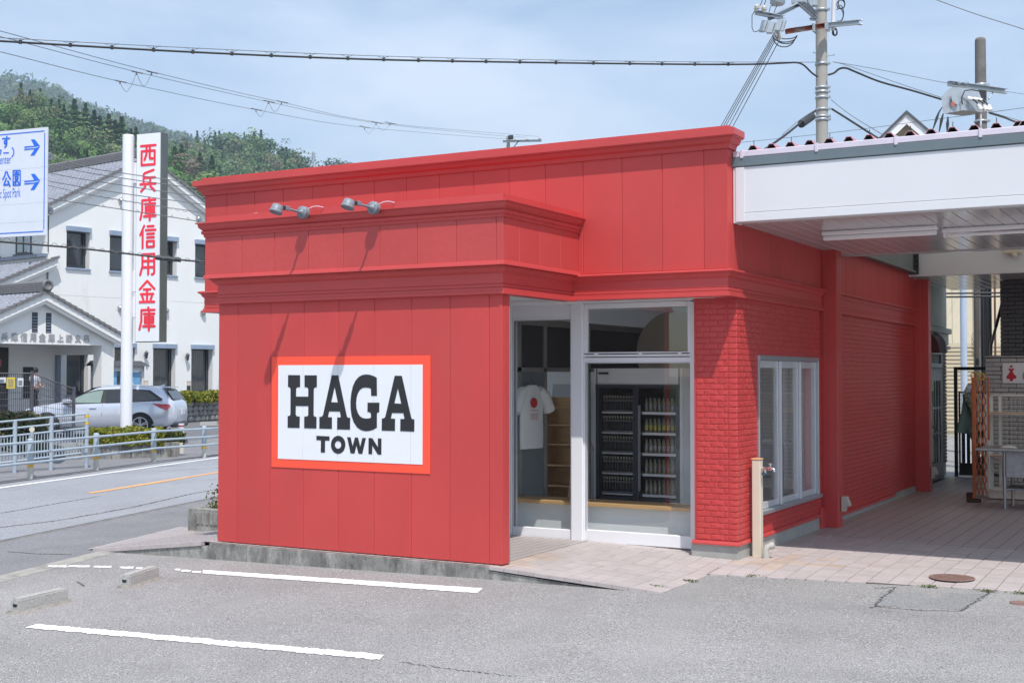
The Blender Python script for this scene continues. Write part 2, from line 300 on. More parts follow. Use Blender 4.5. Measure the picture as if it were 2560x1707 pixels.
def tilepiece(x0, x1, y0, y1, zf, parent, mat=None, j=.004, th=.02, name='tile'):
    x0 += j; x1 -= j; y0 += j; y1 -= j; e = random.uniform(-.0012, .0012); c = [(x0,y0),(x1,y0),(x1,y1),(x0,y1)]; b = .003
    m_ = MB(); m_.add([(x, y, zf(x, y)-th) for x, y in c]+[(x, y, zf(x, y)-b+e) for x, y in c]+[(x+(b if i in (0,3) else -b), y+(b if i < 2 else -b), zf(x, y)+e) for i, (x, y) in enumerate(c)],
       [(0,1,5,4),(1,2,6,5),(2,3,7,6),(3,0,4,7),(4,5,9,8),(5,6,10,9),(6,7,11,10),(7,4,8,11),(8,9,10,11)])
    return ob(name, m_, mat or m_tile, parent)
tw = 1.75/11
for i in range(11):
    for k in range(13):
        tilepiece(-6+tw*i, -6+tw*(i+1), 10.34+.1655*k, 10.34+.1655*(k+1), zB, rampf, m_tilerust if (i+.4*abs(k-2) < random.uniform(.6,2.4) and k < 6) else None)
# main floor under the canopy: nearest 300 tiles as pieces, the rest joined
E0 = lambda x: 11.44+.10*(x+4.25)      # front edge against the asphalt
def zF(x, y):
    e = E0(x); t = min(1, max(0, (y-e)/.7)); return (gzz(x, e)+.012)*(1-t) + 0*t
tp = .182; far = MB(); bed = MB(); cnt = 0
for k in range(70):
    for i in range(30):
        x0 = -4.25+tp*i; y0 = 11.44+tp*k
        if x0 > 1.2: continue
        f = lambda x, y: zF(x, y)
        if k == 0 or True:
            if y0+tp < E0(x0)+.05: continue
            ya = max(y0, E0(x0)+.0)
        if x0 < -.95 and k < 17 and cnt < 299: tilepiece(x0, x0+tp, ya, y0+tp, f, floorf, m_tilerust if math.hypot(x0+3.9, y0-12.25) < random.uniform(.1,.6) else None); cnt += 1
        else:
            j = .004; far.add([(x0+j, ya+j, f(x0, ya)), (x0+tp-j, ya+j, f(x0+tp, ya)), (x0+tp-j, y0+tp-j, f(x0+tp, y0+tp)), (x0+j, y0+tp-j, f(x0, y0+tp))], [(0,1,2,3)])
ob('tile_field', far, m_tile, floorf, kind='stuff')
vs = []
for j in range(80):
    for i in range(12):
        x = -4.27+5.5*i/11; y = E0(x)+.0+(24.5-11.4)*(j/79)**2; vs.append((x, y, zF(x, y)-.006))
bed.add(vs, [(j*12+i, j*12+i+1, (j+1)*12+i+1, (j+1)*12+i) for j in range(79) for i in range(11)]); ob('joint_bed', bed, m_tilejoint, floorf)
# recess floor and the left ramp wedge, small tiles far away: joined
lw = MB(); T_ = (-11.35, 10.05); zA = lambda x, y: .045 if x > -9.6 else .045-(.20)*min(1, (-9.6-x)/1.75)
bedl = MB(); bedl.add([(-6, 10.34, .044), (-9.6, 10.34, .044), (-9.6, 12.5, .044), (-6, 12.5, .044)], [(0,3,2,1)])
bedl.add([(-9.6, 10.34, .044), (-9.6, 12.5, .044), (-11.95, 12.5, -.224), (-11.36, 10.34, -.157)], [(0,1,2,3)])
ts = .105
for i in range(58):
    for k in range(20):
        x = -6-ts*(i+1); y = 10.34+ts*k
        if x < -9.6:
            xe = -11.35-.28*(y-10.2)
            if x+ts < xe: continue
        j = .004; q0, q1 = (max(x+j, -11.35-.28*(y-10.2)) if x < -9.6 else x+j), (max(x+j, -11.35-.28*(y+ts-10.2)) if x < -9.6 else x+j); lw.add([(q0, y+j, zA(q0, y)+.005), (x+ts-j, y+j, zA(x+ts, y)+.005), (x+ts-j, y+ts-j, zA(x+ts, y)+.005), (q1, y+ts-j, zA(q1, y)+.005)], [(0,1,2,3)])
tl = thing('tiled_landing', 'pink tiled landing behind the red screen wall', 'landing', (-9, 11.4, 0)); del tl['category']; tl['kind'] = 'structure'
ob('joint_bed', bedl, m_tilejoint, tl); ob('tile_field', lw, m_tile, tl, kind='stuff')
# kerb blocks under the screen wall
kb = thing('kerb', 'low stained concrete kerb under the red screen wall', 'kerb', (-8, 10.4, -.1)); del kb['category']; kb['kind'] = 'structure'
xs = [-11.1, -10.45, -9.5, -8.98, -8.4, -7.8, -7.2, -6.6, -6.0]
for a, b in zip(xs, xs[1:]):
    m_ = MB(); za, zb = min(.046, zA(a, 10.5)), min(.046, zA(b, 10.5))
    if b <= -9.5: za -= .03; zb -= .03
    m_.add([(a+.002,10.305,-.25),(b-.002,10.305,-.25),(b-.002,10.34 if b <= -9.5 else 10.6,-.25),(a+.002,10.34 if b <= -9.5 else 10.6,-.25),(a+.002,10.305,za),(b-.002,10.305,zb),(b-.002,10.34 if b <= -9.5 else 10.6,zb),(a+.002,10.34 if b <= -9.5 else 10.6,za)],
          [(0,3,2,1),(4,5,6,7),(0,1,5,4),(1,2,6,5),(2,3,7,6),(3,0,4,7)]); ob('kerb_block', m_, m_concrete, kb)
for i in range(11):   # edge tiles along the ramp fronts
    x0, x1 = -6+tw*i, -6+tw*(i+1); m_ = MB(); z0, z1 = zB(x0, 10.4), zB(x1, 10.4)
    m_.add([(x0+.002,10.29,z0-.03),(x1-.002,10.29,z1-.03),(x1-.002,10.35,z1-.03),(x0+.002,10.35,z0-.03),(x0+.002,10.29,z0+.003),(x1-.002,10.29,z1+.003),(x1-.002,10.35,z1+.003),(x0+.002,10.35,z0+.003)],
          [(0,3,2,1),(4,5,6,7),(0,1,5,4),(1,2,6,5),(2,3,7,6),(3,0,4,7)]); ob('edge_tile', m_, m_tile, kb)
m_ = MB(); m_.add([(-6,10.305,-.25),(-4.3,10.305,-.25),(-4.3,10.35,-.25),(-6,10.35,-.25),(-6,10.305,.008),(-4.3,10.305,-.1),(-4.3,10.35,-.1),(-6,10.35,.008)],[(0,3,2,1),(4,5,6,7),(0,1,5,4),(1,2,6,5),(2,3,7,6),(3,0,4,7)]); ob('kerb_block', m_, m_concrete, kb)
for i in range(11):
    x0, x1 = -11.25+.15*i, -11.25+.15*(i+1); m_ = MB(); z0, z1 = zA(x0, 10.4), zA(x1, 10.4)
    m_.add([(x0+.002,10.29,z0-.035),(x1-.002,10.29,z1-.035),(x1-.002,10.35,z1-.035),(x0+.002,10.35,z0-.035),(x0+.002,10.29,z0+.007),(x1-.002,10.29,z1+.007),(x1-.002,10.35,z1+.007),(x0+.002,10.35,z0+.007)],
          [(0,3,2,1),(4,5,6,7),(0,1,5,4),(1,2,6,5),(2,3,7,6),(3,0,4,7)]); ob('edge_tile', m_, m_tile, kb)
# manhole
mh = thing('manhole_cover', 'round rust-brown manhole cover set in the pink tiles', 'manhole', (-2.13, 12.05, 0)); m_rust = M('rusty_iron', (.22,.13,.11), .8, var=.25, scale=20, bump=.8, bscale=90)
mb = MB(); mb.lathe([(.2,.001),(.2,.008),(.178,.008),(.178,.003)], (-2.13,12.05,0), 36); ob('cover_rim', mb, m_rust, mh)
mb = MB(); mb.cyl((-2.13,12.05,0), (-2.13,12.05,.006), .174, n=36)
for i in range(-7, 8):
    for k in range(-7, 8):
        x, y = i*.022, k*.022
        if x*x+y*y < .16**2: mb.box(-2.13+x-.007, -2.13+x+.007, 12.05+y-.007, 12.05+y+.007, .006, .010)
ob('cover_plate', mb, m_rust, mh)
p = gp(2556,1508); mh2 = thing('manhole_cover', 'small round iron cover in the asphalt at the right edge of the photo', 'manhole', p)
mb = MB(); mb.lathe([(.1,0),(.1,.008),(.085,.009),(.085,.004),(0,.005)], p, 24); ob('cover_plate', mb, m_rust, mh2)
# wheel stops
ws = None
for (px0, py0, px1, py1, lb) in [(52,1533,182,1501,'grey concrete wheel stop nearest the camera at the left edge'),(326,1469,424,1436,'grey concrete wheel stop at the end of the worn white line')]:
    a, b = gp(px0, py0), gp(px1, py1); d = (b-a); d.z = 0; L_ = .58; ang = math.atan2(d.y, d.x)
    if ws is None:
        ws = thing('wheel_stop', lb, 'wheel stop', (0,0,0), 0, 'concrete wheel stops'); bm = bmesh.new(); bmesh.ops.create_cube(bm, size=1)
        for v in bm.verts: v.co = Vector(((v.co.x+.5)*L_, v.co.y*(.13 if v.co.z < 0 else .105)+.06, (v.co.z+.5)*.125-.005))
        bmesh.ops.bevel(bm, geom=bm.edges[:], offset=.012, segments=2, affect='EDGES'); bmesh.ops.triangulate(bm, faces=bm.faces[:]); bmesh.ops.subdivide_edges(bm, edges=[e for e in bm.edges if e.calc_length() > .05], cuts=3)
        for v in bm.verts: v.co += Vector((random.uniform(-.001,.001), random.uniform(-.001,.001), random.uniform(-.001,.001)))
        me = bpy.data.meshes.new('block'); bm.to_mesh(me); bm.free(); me.materials.append(m_stop); blk = ob('block', me, None, ws, local=True)
        mb = MB(); mb.add([(-.004,.035,.075),(-.004,.085,.075),(-.004,.075,.05),(-.004,.045,.05)], [(0,1,2,3)]); ob('reflector_socket', mb, m_black, ws, local=True)
        mb = MB(); n = 40; vs = []
        for i in range(n):
            t = 2*math.pi*i/n; ex = L_/2+.035+random.uniform(-.015,.02); ey = .07+random.uniform(0,.03); cx, cy = math.cos(t), math.sin(t); q = max(abs(cx), abs(cy)); vs.append((L_/2+cx/q*ex, .06+cy/q*ey, -.002))
        vs2 = [((v[0]-L_/2)*.93+L_/2, (v[1]-.06)*.75+.06, .022) for v in vs]; mb.add(vs+vs2, [(i,(i+1)%n,(i+1)%n+n,i+n) for i in range(n)]+[tuple(range(n, 2*n))]); ob('mortar_bed', mb, m_mortar, ws, local=True)
        w = ws
    else: w = copy_tree(ws); w['label'] = lb
    w.location = a; w.rotation_euler = (0, -math.atan2(gzz(b.x,b.y)-gzz(a.x,a.y), d.length), ang)
# planter at the left rear corner of the screen wall
pl = thing('planter', 'low ribbed concrete planter behind the left end of the red screen', 'planter', (-11.6, 12.4, -.15))
X0, Y0 = -11.62, 12.2
mb = MB(); mb.bbox(X0, -10.2, Y0, Y0+.12, -.2, .14, .008); mb.bbox(X0, X0+.12, Y0+.12, Y0+1.4, -.2, .14, .008); ob('planter_wall', mb, m_concrete, pl)
mb = MB()
for i in range(13): x = X0+.16+i*.075; mb.bbox(x, x+.055, Y0-.012, Y0, -.06, .10, .005)
ob('split_face_rib', mb, m_concrete, pl, kind='stuff')
mb = MB(); mb.add([(X0+.1,Y0+.1,.08),(-10.2,Y0+.1,.08),(-10.2,Y0+1.4,.08),(X0+.1,Y0+1.4,.08)],[(0,1,2,3)]); ob('soil', mb, M('soil',(.08,.06,.045),.95), pl)
pb = thing('planter_bush', 'small yellow-green bush growing in the concrete planter', 'bush', (-11.2, 12.7, .1))
mb = MB(); mb.pal = [(.10,.15,.03),(.17,.19,.05),(.2,.14,.07),(.07,.11,.03)]; cols = []
leaves(mb, [(-11.52+random.random()**.7*.7, 12.6+random.uniform(-.25,.25), .1+random.random()**1.3*(.14+.22*math.sin(3*k_*.01)**2)) for k_ in range(1700)], .03, cols); leafobj('foliage', mb, cols, m_leaf, pb)
mb = MB()
for i in range(6): mb.tube([(-11.45+i*.05,12.65,.06),(-11.45+i*.08,12.6+.02*i,.25)], .008, 5)
ob('stem', mb, M('bush_stem',(.12,.08,.05),.9), pb)

# ------------------------------------------------------------------ the red shop
shop = thing('shop_building', 'low red-painted shop with boxed parapet, screen wall and white-framed windows', 'building', (-7.6, 12.2, 0))
def prof_x(name, prof, x0, x1, yf, mat, parent, kind=None):   # moulding along x: prof = [(out, z)], out toward -y
    mb = MB(); n = len(prof); mb.add([(x0, yf-o, z) for o, z in prof]+[(x1, yf-o, z) for o, z in prof], [(i, i+1, n+i+1, n+i) for i in range(n-1)]+[tuple(range(n-1,-1,-1)), tuple(range(n, 2*n))]); return ob(name, mb, mat, parent)
def mould(name, prof, path, mat, parent, closed=False):   # moulding swept round a plan path (outward = left-hand normal reversed), mitred
    P = [Vector((a, b, 0)) for a, b in path]; mb = MB(); n = len(prof); vs = []
    for i, p in enumerate(P):
        d0 = (P[i]-P[i-1]).normalized() if i else None; d1 = (P[i+1]-P[i]).normalized() if i < len(P)-1 else None
        d0 = d0 or d1; d1 = d1 or d0; n0 = Vector((d0.y, -d0.x, 0)); n1 = Vector((d1.y, -d1.x, 0)); m_ = (n0+n1); m_ = m_/(m_.dot(n0)) if m_.length > 1e-6 else n0
        vs += [tuple(p+m_*o+Vector((0,0,z))) for o, z in prof]
    fs = [(k*n+i, k*n+n+i, k*n+n+i+1, k*n+i+1) for k in range(len(P)-1) for i in range(n-1)]+[tuple(range(n)), tuple(range(len(vs)-1, len(vs)-n-1, -1))]
    mb.add(vs, fs); return ob(name, mb, mat, parent)
def panels_x(parent, xs, yf, z0, z1, th=.03, mat=None, gap=.004, name='siding_panel'):
    for a, b in zip(xs, xs[1:]):
        mb = MB(); mb.bbox(a+gap/2, b-gap/2, yf, yf+th, z0+random.uniform(0,.001), z1, .004); ob(name, mb, mat or m_red, parent)
def panels_y(parent, ys, xf, z0, z1, th=.03, mat=None, gap=.004, name='siding_panel'):
    for a, b in zip(ys, ys[1:]):
        mb = MB(); mb.bbox(xf-th, xf, a+gap/2, b-gap/2, z0, z1, .004); ob(name, mb, mat or m_red, parent)
# upper parapet
XL, XR, YP = -11.03, -4.185, 11.85
xs = [XL]+[-10.67+.4455*i for i in range(15)]+[XR]
par = ob('parapet', MB().box(XL+.01, XR-.007, YP+.007, YP+.27, 2.9, 4.2), m_redjoint, shop)
panels_x(par, xs, YP, 2.9, 4.14); panels_y(par, [YP+.031, YP+.2], XR, 2.9, 4.14)
mould('parapet_cap', [(0,4.09),(.02,4.09),(.03,4.13),(.06,4.15),(.075,4.19),(.10,4.195),(.10,4.205),(.11,4.205),(.11,4.27),(.03,4.285),(.03,4.31),(-.3,4.315)], [(XL, YP+.6),(XL, YP),(XR, YP),(XR, YP+.2)], m_redtrim, shop)
prof_low = [(0,2.90),(.05,2.895),(.06,2.885),(.06,2.875),(.03,2.855),(.02,2.83),(0,2.81),(0,2.725),(-.006,2.722),(-.006,2.717),(.004,2.714),(.004,2.69),(-.002,2.688),(-.002,2.683),(.012,2.68),(.012,2.655),(.03,2.652),(.03,2.63),(-.1,2.628)]
mould('moulding', prof_low, [(XL, YP+.6),(XL, YP),(-9.5, YP)], m_redtrim, shop)
mould('moulding', prof_low, [(-5.95, YP),(XR, YP),(XR, 15.23)], m_redtrim, shop)
ob('roof', MB().box(XL+.1, XR-.1, YP+.25, 20.7, 3.5, 3.56), M('flat_roof', (.3,.3,.3), .8), shop)
ob('soffit', MB().box(XL, XR-.02, YP+.0, 12.46, 2.634, 2.66), M('white_soffit_paint',(.78,.78,.8),.5), shop)
# projecting box
BL, BR, BF = -9.53, -5.82, 10.25
box_ = ob('fascia_box', MB().box(BL+.007, BR-.007, BF+.007, YP+.02, 2.9, 3.5), m_redjoint, shop)
panels_x(box_, [BL]+[-9.02+.4465*i for i in range(7)]+[-5.9, BR], BF, 2.92, 3.40, mat=m_redbox)
panels_y(box_, [BF+.031, 10.56, 10.98, 11.43, YP], BR, 2.92, 3.40); panels_y(box_, [BF+.031, 10.9, YP], BL+.03, 2.92, 3.40)
mould('cornice', [(0,3.335),(.012,3.337),(.015,3.365),(.03,3.37),(.035,3.40),(.02,3.405),(.055,3.44),(.06,3.475),(.08,3.478),(.08,3.49),(.0,3.495),(-.01,3.497),(-.012,3.56),(-.06,3.562)], [(BL, YP+.0),(BL, BF),(BR, BF),(BR, YP-.0)], m_redtrim, shop)
mould('drip_edge', [(0,2.93),(.012,2.925),(.02,2.895),(.02,2.888),(-.25,2.886)], [(BL, YP),(BL, BF),(BR, BF),(BR, YP)], m_redtrim, shop)
ob('box_soffit', MB().box(BL+.02, BR-.02, BF+.03, YP, 2.875, 2.885), m_redtrim, shop)
# band under the box and screen wall
SL, SR, SF = -9.46, -5.912, 10.39
mould('moulding', [(.0,2.886),(.05,2.88),(.045,2.86),(.02,2.835),(0,2.82),(0,2.725),(-.006,2.722),(-.006,2.717),(.004,2.714),(.004,2.69),(-.002,2.688),(-.002,2.683),(.012,2.68),(.012,2.65),(.022,2.648),(.022,2.622),(-.1,2.62)], [(SL, YP),(SL, SF-.02),(SR+.02, SF-.02),(SR+.02, YP)], m_redtrim, shop)
scr = ob('screen_wall', MB().box(SL+.007, SR-.007, SF+.007, SF+.13, .075, 2.63), m_redjoint, shop)
panels_x(scr, [SL, -9.19]+[-8.737+.448*i for i in range(6)]+[-6.056, SR], SF, .058, 2.63, gap=.003); panels_y(scr, [SF+.031, SF+.14], SR, .058, 2.63)
panels_x(scr, [SL, -8.8, -7.9, -7.0, SR], SF+.131, .06, 2.63, mat=M('grey_back_board',(.24,.235,.24),.6,var=.05))
ob('base_shim', MB().box(SL+.06, SL+.12, SF+.02, SF+.12, .036, .06).box(-8.65,-8.6,SF+.02,SF+.12,.046,.075).box(-7.7,-7.65,SF+.02,SF+.12,.046,.075).box(-6.8,-6.75,SF+.02,SF+.12,.046,.075), M('grey_shim',(.25,.27,.3),.5), shop)
ob('recess_soffit', MB().box(BL+.05, SR, SF+.1, 12.46, 2.655, 2.68), M('white_soffit_board',(.8,.8,.8),.5), shop)
# concrete footing + sill
ob('footing', MB().bbox(-4.70, -4.20, 12.16, 12.6, -.12, .155, .006).bbox(-4.30, -4.20, 12.6, 15.3, -.1, .155, .006).bbox(-4.30, -4.20, 15.6, 20.7, -.1, .09, .006), m_conc_lt, shop)
mould('base_flashing', [(0,.18),(.012,.178),(.022,.155),(.022,.14),(-.02,.14)], [(-4.68,12.15),(-4.2,12.15),(-4.2,15.3)], m_redtrim, shop)
# brick walls: front return, side wall
bw = ob('brick_wall', MB().box(-4.66, -4.206, 12.157, 12.45, .17, 2.66), m_redjoint, shop)
bs = ob('brick_wall', MB().box(-4.45, -4.206, 12.45, 12.80, .17, 2.66).box(-4.45,-4.206,12.80,15.2,.17,.40).box(-4.45,-4.206,12.80,15.2,2.06,2.66).box(-4.45,-4.206,15.08,15.3,.4,2.06).box(-4.45,-4.222,15.3,20.72,.02,3.5), m_redjoint, shop)
CB = .0585; rows = int((2.62-.185)/CB)
def brickmesh(w, h, d):
    mb = MB(); mb.bbox(0, w, 0, d, 0, h, .005)
    m_ = mb.mesh('brick', m_redbrick)
    for v in m_.vertices: v.co.y += random.uniform(-.0018, .0018)
    return m_
bmv = [brickmesh(.147, CB-.0045, .03) for _ in range(6)]; bmc = [brickmesh(.084, CB-.0045, .03) for _ in range(4)]
for r in range(rows):
    z = .185+CB*r; o = (r % 2)*.075; x = -4.64
    xs_ = [-4.64, -4.64+.15-o*.9, -4.64+.30-o*.9, -4.30, -4.2]
    for a, b in zip(xs_[:4], xs_[1:]):
        if b-a < .02: continue
        q = ob('brick', random.choice(bmv if b-a > .11 else bmc), None, bw); q.scale = ((b-a-.005)/(.146 if b-a > .11 else .084), 1, 1); q.location = (a+.002, 12.152+random.uniform(-.001,.001), z)
rest = MB()
def side_brick(y0, y1, z, k):
    if k:
        q = ob('brick', random.choice(bmv if y1-y0 > .11 else bmc), None, bs); q.rotation_euler = (0,0,math.pi/2); q.scale = ((y1-y0-.005)/(.146 if y1-y0 > .11 else .084), 1, 1); q.location = (-4.2+random.uniform(-.001,.001), y0+.002, z)
    else: rest.bbox(-4.228, -4.2+random.uniform(-.001,.001), y0+.003, y1-.003, z, z+CB-.006, .003)
for r in range(rows):
    z = .185+CB*r; o = (r % 2)*.075; y = 12.155; first = True
    while y < 15.22:
        w = .08+o if first else .15; y1 = min(y+w, 15.23); first = False
        inwin = (z+CB > .39 and z < 2.07)
        if inwin and y < 12.80 and y1 > 12.80: y1 = 12.80
        if not (inwin and 12.79 < y < 15.10): side_brick(y, y1, z, y < 12.78 and r < 41)
        y = y1
ybr = 15.60
for r in range(int((2.62-.09)/CB)+1):
    z = .10+CB*r; y = 15.60
    while y < 20.70:
        w = .098; y1 = min(y+w, 19.16 if y < 19.15 else 20.72)
        off = .0 if y < 19.15 else .0
        rest.add([(-4.2 if y < 19.15 else -4.215, a, b) for a, b in ((y+.003,z+.003),(y1-.003,z+.003),(y1-.003,z+CB-.003),(y+.003,z+CB-.003))]+[(-4.206 if y < 19.15 else -4.221, a, b) for a, b in ((y,z),(y1,z),(y1,z+CB),(y,z+CB))], [(0,1,2,3),(4,5,1,0),(5,6,2,1),(6,7,3,2),(7,4,0,3)]); y = y1
ob('brick_field', rest, m_redbrick, bs, kind='stuff')
ob('base_flashing', MB().box(-4.23,-4.17,15.62,19.17,.06,.10), m_redtrim, shop)
# upper side wall panels under the canopy
sw = ob('upper_side_wall', MB().box(-4.4, -4.225, 12.07, 20.72, 2.62, 3.42), m_redjoint, shop)
panels_y(sw, [YP+.205, 12.30, 12.75, 13.2, 13.65, 14.1, 14.55, 15.0, 15.24], -4.195, 2.9, 3.385, gap=.005)
panels_y(sw, [15.5+.45*i for i in range(11)]+[20.72], -4.195, 2.9, 3.75, gap=.005)
mould('moulding', prof_low, [(-4.195, 15.5),(-4.195, 20.74)], m_redtrim, shop)
ob('upper_wall_core', MB().box(-4.4,-4.226,15.3,20.72,3.42,3.76), m_redjoint, shop)
# pillars
for (a, b, c, d, h) in [(-4.31,-4.02,15.30,15.52,3.38),(-4.225,-3.985,20.72,20.93,3.38)]:
    ob('pillar', MB().bbox(a, b, c, d, -.02, h, .006).bbox(a+.02, (a+b)/2-.002, c-.008, c, .0, h-.01, .002), m_redtrim, shop)
ob('pipe_cover', MB().bbox(-4.34,-4.17,15.12,15.295,-.02,.25,.01), m_redtrim, shop)
# ---- shopfront frames
YW = 12.45
def frame(name, x0, x1, z0, z1, w, parent, yf=YW, d=.07, mat=None, ws=None):
    l, r_, b_, t = ws or (w, w, w, w); mb = MB(); mb.bbox(x0,x0+l,yf,yf+d,z0,z1,.004); mb.bbox(x1-r_,x1,yf,yf+d,z0,z1,.004); mb.bbox(x0+l,x1-r_,yf+.002,yf+d-.002,z0,z0+b_,.004); mb.bbox(x0+l,x1-r_,yf+.002,yf+d-.002,z1-t,z1,.004)
    return ob(name, mb, mat or m_white, parent)
win = ob('shop_window', MB().bbox(-4.80,-4.745,YW-.05,YW+.1,-.04,2.62,.004).bbox(-6.20,-6.06,YW-.03,YW+.1,.03,2.66,.006), m_white, shop)
frame('window_frame', -6.06, -4.80, .035, 2.04, .03, win, ws=(.02,.012,.13,.055))
frame('window_frame', -6.06, -4.80, 2.05, 2.63, .05, win, ws=(.045,.045,.05,.055), d=.05)
ob('vent_slot', MB().box(-6.05,-4.82,YW-.002,YW+.001,2.075,2.085), m_black, win)
ob('vent_cover', MB().box(-5.93,-5.88,YW-.006,YW-.001,2.07,2.09).box(-5.4,-5.36,YW-.006,YW-.001,2.07,2.09).box(-4.95,-4.91,YW-.006,YW-.001,2.07,2.09), m_white, win)
ob('glass_pane', MB().box(-6.02,-4.84,YW+.03,YW+.036,2.11,2.57), m_glass, win)
ob('glass_pane', MB().box(-6.03,-4.815,YW+.03,YW+.036,.17,1.98), m_glass, win)
ob('glass_bead', MB().box(-6.035,-6.025,YW-.004,YW+.03,.165,1.985).box(-4.815,-4.808,YW-.004,YW+.03,.165,1.985).box(-6.025,-4.815,YW-.004,YW+.03,1.978,1.985), m_aluw, win)
sw2 = ob('side_window', MB().bbox(-7.02,-6.96,YW-.01,YW+.08,.03,2.72,.004).box(-6.96,-6.2,YW,YW+.06,2.50,2.70), m_white, shop)
frame('window_frame', -6.958, -6.202, .035, 2.50, .03, sw2, ws=(.03,.02,.115,.04))
ob('glass_pane', MB().box(-6.93,-6.22,YW+.03,YW+.036,.15,2.46), m_glass, sw2)
ob('glass_bead', MB().box(-6.928,-6.918,YW-.006,YW+.03,.15,2.46).box(-6.918,-6.222,YW-.006,YW+.03,2.452,2.46), m_lampgrey, sw2)
# doors behind the screen
for (a, b) in [(-8.0,-7.06),(-8.96,-8.02),(-9.92,-8.98),(-10.9,-9.94)]:
    d_ = frame('glass_door', a, b, .04, 2.50, .06, shop, ws=(.06,.06,.14,.06)); ob('glass_pane', MB().box(a+.06,b-.06,YW+.03,YW+.036,.18,2.44), m_glass, d_)
ob('left_wall', MB().box(-11.05,-10.95,12.46,20.7,2.7,3.5).box(-11.05,-10.95,12.46,20.7,-.1,.5), m_red, shop); ob('added_light_opening', MB().box(-11.02,-10.98,12.46,12.52,.5,2.7).box(-11.02,-10.98,15.1,15.16,.5,2.7).box(-11.02,-10.98,17.8,17.86,.5,2.7), m_white, shop)  # large unglazed opening added out of view to let sky light inside
ob('header', MB().box(-11.0,-7.03,YW,YW+.06,2.51,2.7), m_white, shop)
ob('rear_wall', MB().box(-11.0,-4.45,20.6,20.7,-.1,3.5), m_redjoint, shop)
# ---- interior
m_iw = M('interior_wall', (.86,.87,.86), .7, var=.03); m_if = M('interior_floor', (.62,.61,.58), .5, var=.06); m_id = M('interior_dark_panel', (.045,.045,.05), .5)
ob('interior_floor', MB().box(-10.95,-4.45,12.52,20.6,-.05,.02), m_if, shop); ob('interior_ceiling', MB().box(-10.95,-4.45,12.52,20.6,2.86,2.9), m_iw, shop)
ob('interior_wall', MB().box(-10.9,-4.5,16.6,16.7,.02,2.86).box(-4.5,-4.452,12.55,12.82,.02,2.86), m_iw, shop)
# partition frames seen through the left pane
prt = ob('partition', MB().box(-7.12,-7.08,12.85,16.6,1.89,1.94).box(-7.12,-7.08,12.85,16.6,2.44,2.52).box(-7.12,-7.08,12.85,12.90,.02,2.44).box(-7.12,-7.08,13.46,13.54,.02,2.44).box(-7.12,-7.08,14.7,14.76,.02,2.44).box(-7.12,-7.08,16.54,16.6,.02,2.44), M('bronze_frame',(.30,.29,.27),.45), shop)
ob('dark_glass', MB().box(-7.105,-7.095,12.9,13.46,1.94,2.44), m_id, prt); ob('dark_glass', MB().box(-7.105,-7.095,13.54,14.7,1.94,2.44), m_id, prt); ob('dark_glass', MB().box(-7.105,-7.095,14.76,16.54,1.94,2.44), m_id, prt); ob('lower_panel', MB().box(-7.105,-7.095,12.9,13.46,.02,1.89), M('grey_lower_panel',(.22,.24,.25),.25), prt)
disc = MB(); disc.cyl((-6.25,15.6,2.15),(-6.25,15.63,2.15),.55,n=48); ob('round_screen', disc, M('tan_round_panel',(.50,.44,.35),.6,var=.03), label='large tan round panel seen through the transom window', cat='panel')
# bench
bn = thing('window_bench', 'long bench with pale wooden top along the inside of the shop window', 'bench', (-5.8,12.85,0))
ob('seat', MB().bbox(-7.3,-4.55,12.64,13.05,.40,.44,.004), m_wood, bn); ob('bench_base', MB().box(-7.12,-4.6,12.72,13.02,.02,.40), M('bench_grey',(.75,.77,.78),.6,var=.04), bn)
# fridge
m_fr = M('fridge_white',(.86,.86,.86),.4,var=.03); m_fd = M('fridge_dark_interior',(.05,.055,.07),.4)
fr = thing('drinks_fridge', 'tall glass-door drinks fridge full of dark bottles behind the shop window', 'fridge', (-5.92,13.9,0))
fx0, fx1, fy = -6.48, -5.36, 13.6
ob('cabinet', MB().box(fx0,fx0+.045,fy,fy+.65,.08,1.93).box(fx1-.045,fx1,fy,fy+.65,.08,1.93).box(fx0+.03,fx1-.03,fy,fy+.65,1.74,1.93).box(fx0+.03,fx1-.03,fy,fy+.65,.08,.38).box(fx0+.03,fx1-.03,fy+.6,fy+.65,.38,1.74), m_fr, fr)
ob('inner_liner', MB().box(fx0+.031,fx0+.05,fy+.02,fy+.6,.38,1.74).box(fx1-.05,fx1-.031,fy+.02,fy+.6,.38,1.74).box(fx0+.05,fx1-.05,fy+.58,fy+.599,.38,1.74), m_fd, fr)
ob('vent_grille', MB().box(fx0+.08,fx0+.33,fy-.004,fy,.17,.20).box(fx0+.72,fx0+.77,fy-.004,fy,.17,.20).box(fx0+.84,fx0+.91,fy-.004,fy,.165,.205), m_dark, fr)
ob('name_badge', MB().box(fx0+.06,fx0+.19,fy-.004,fy,1.86,1.885), m_dark, fr)
dr = ob('door', MB().box(fx0+.03,fx0+.07,fy-.02,fy,.38,1.74).box(-5.97,-5.9,fy-.02,fy,.38,1.74).box(fx0+.07,-5.97,fy-.02,fy,1.70,1.74).box(fx0+.07,-5.97,fy-.02,fy,.38,.42).box(-5.9,fx1-.03,fy-.02,fy,1.70,1.74).box(-5.9,fx1-.03,fy-.02,fy,.38,.42).box(fx1-.07,fx1-.03,fy-.02,fy,.42,1.70), m_fd, fr)
ob('handle', MB().box(-5.89,-5.87,fy-.05,fy-.02,.5,1.5), m_alu, dr)
m_bot = M('dark_bottle_glass',(.012,.01,.015),.15); m_lab = M('bottle_label',(.45,.43,.33),.6,rnd=.3)
bt = MB(); lb = MB(); cb = MB()
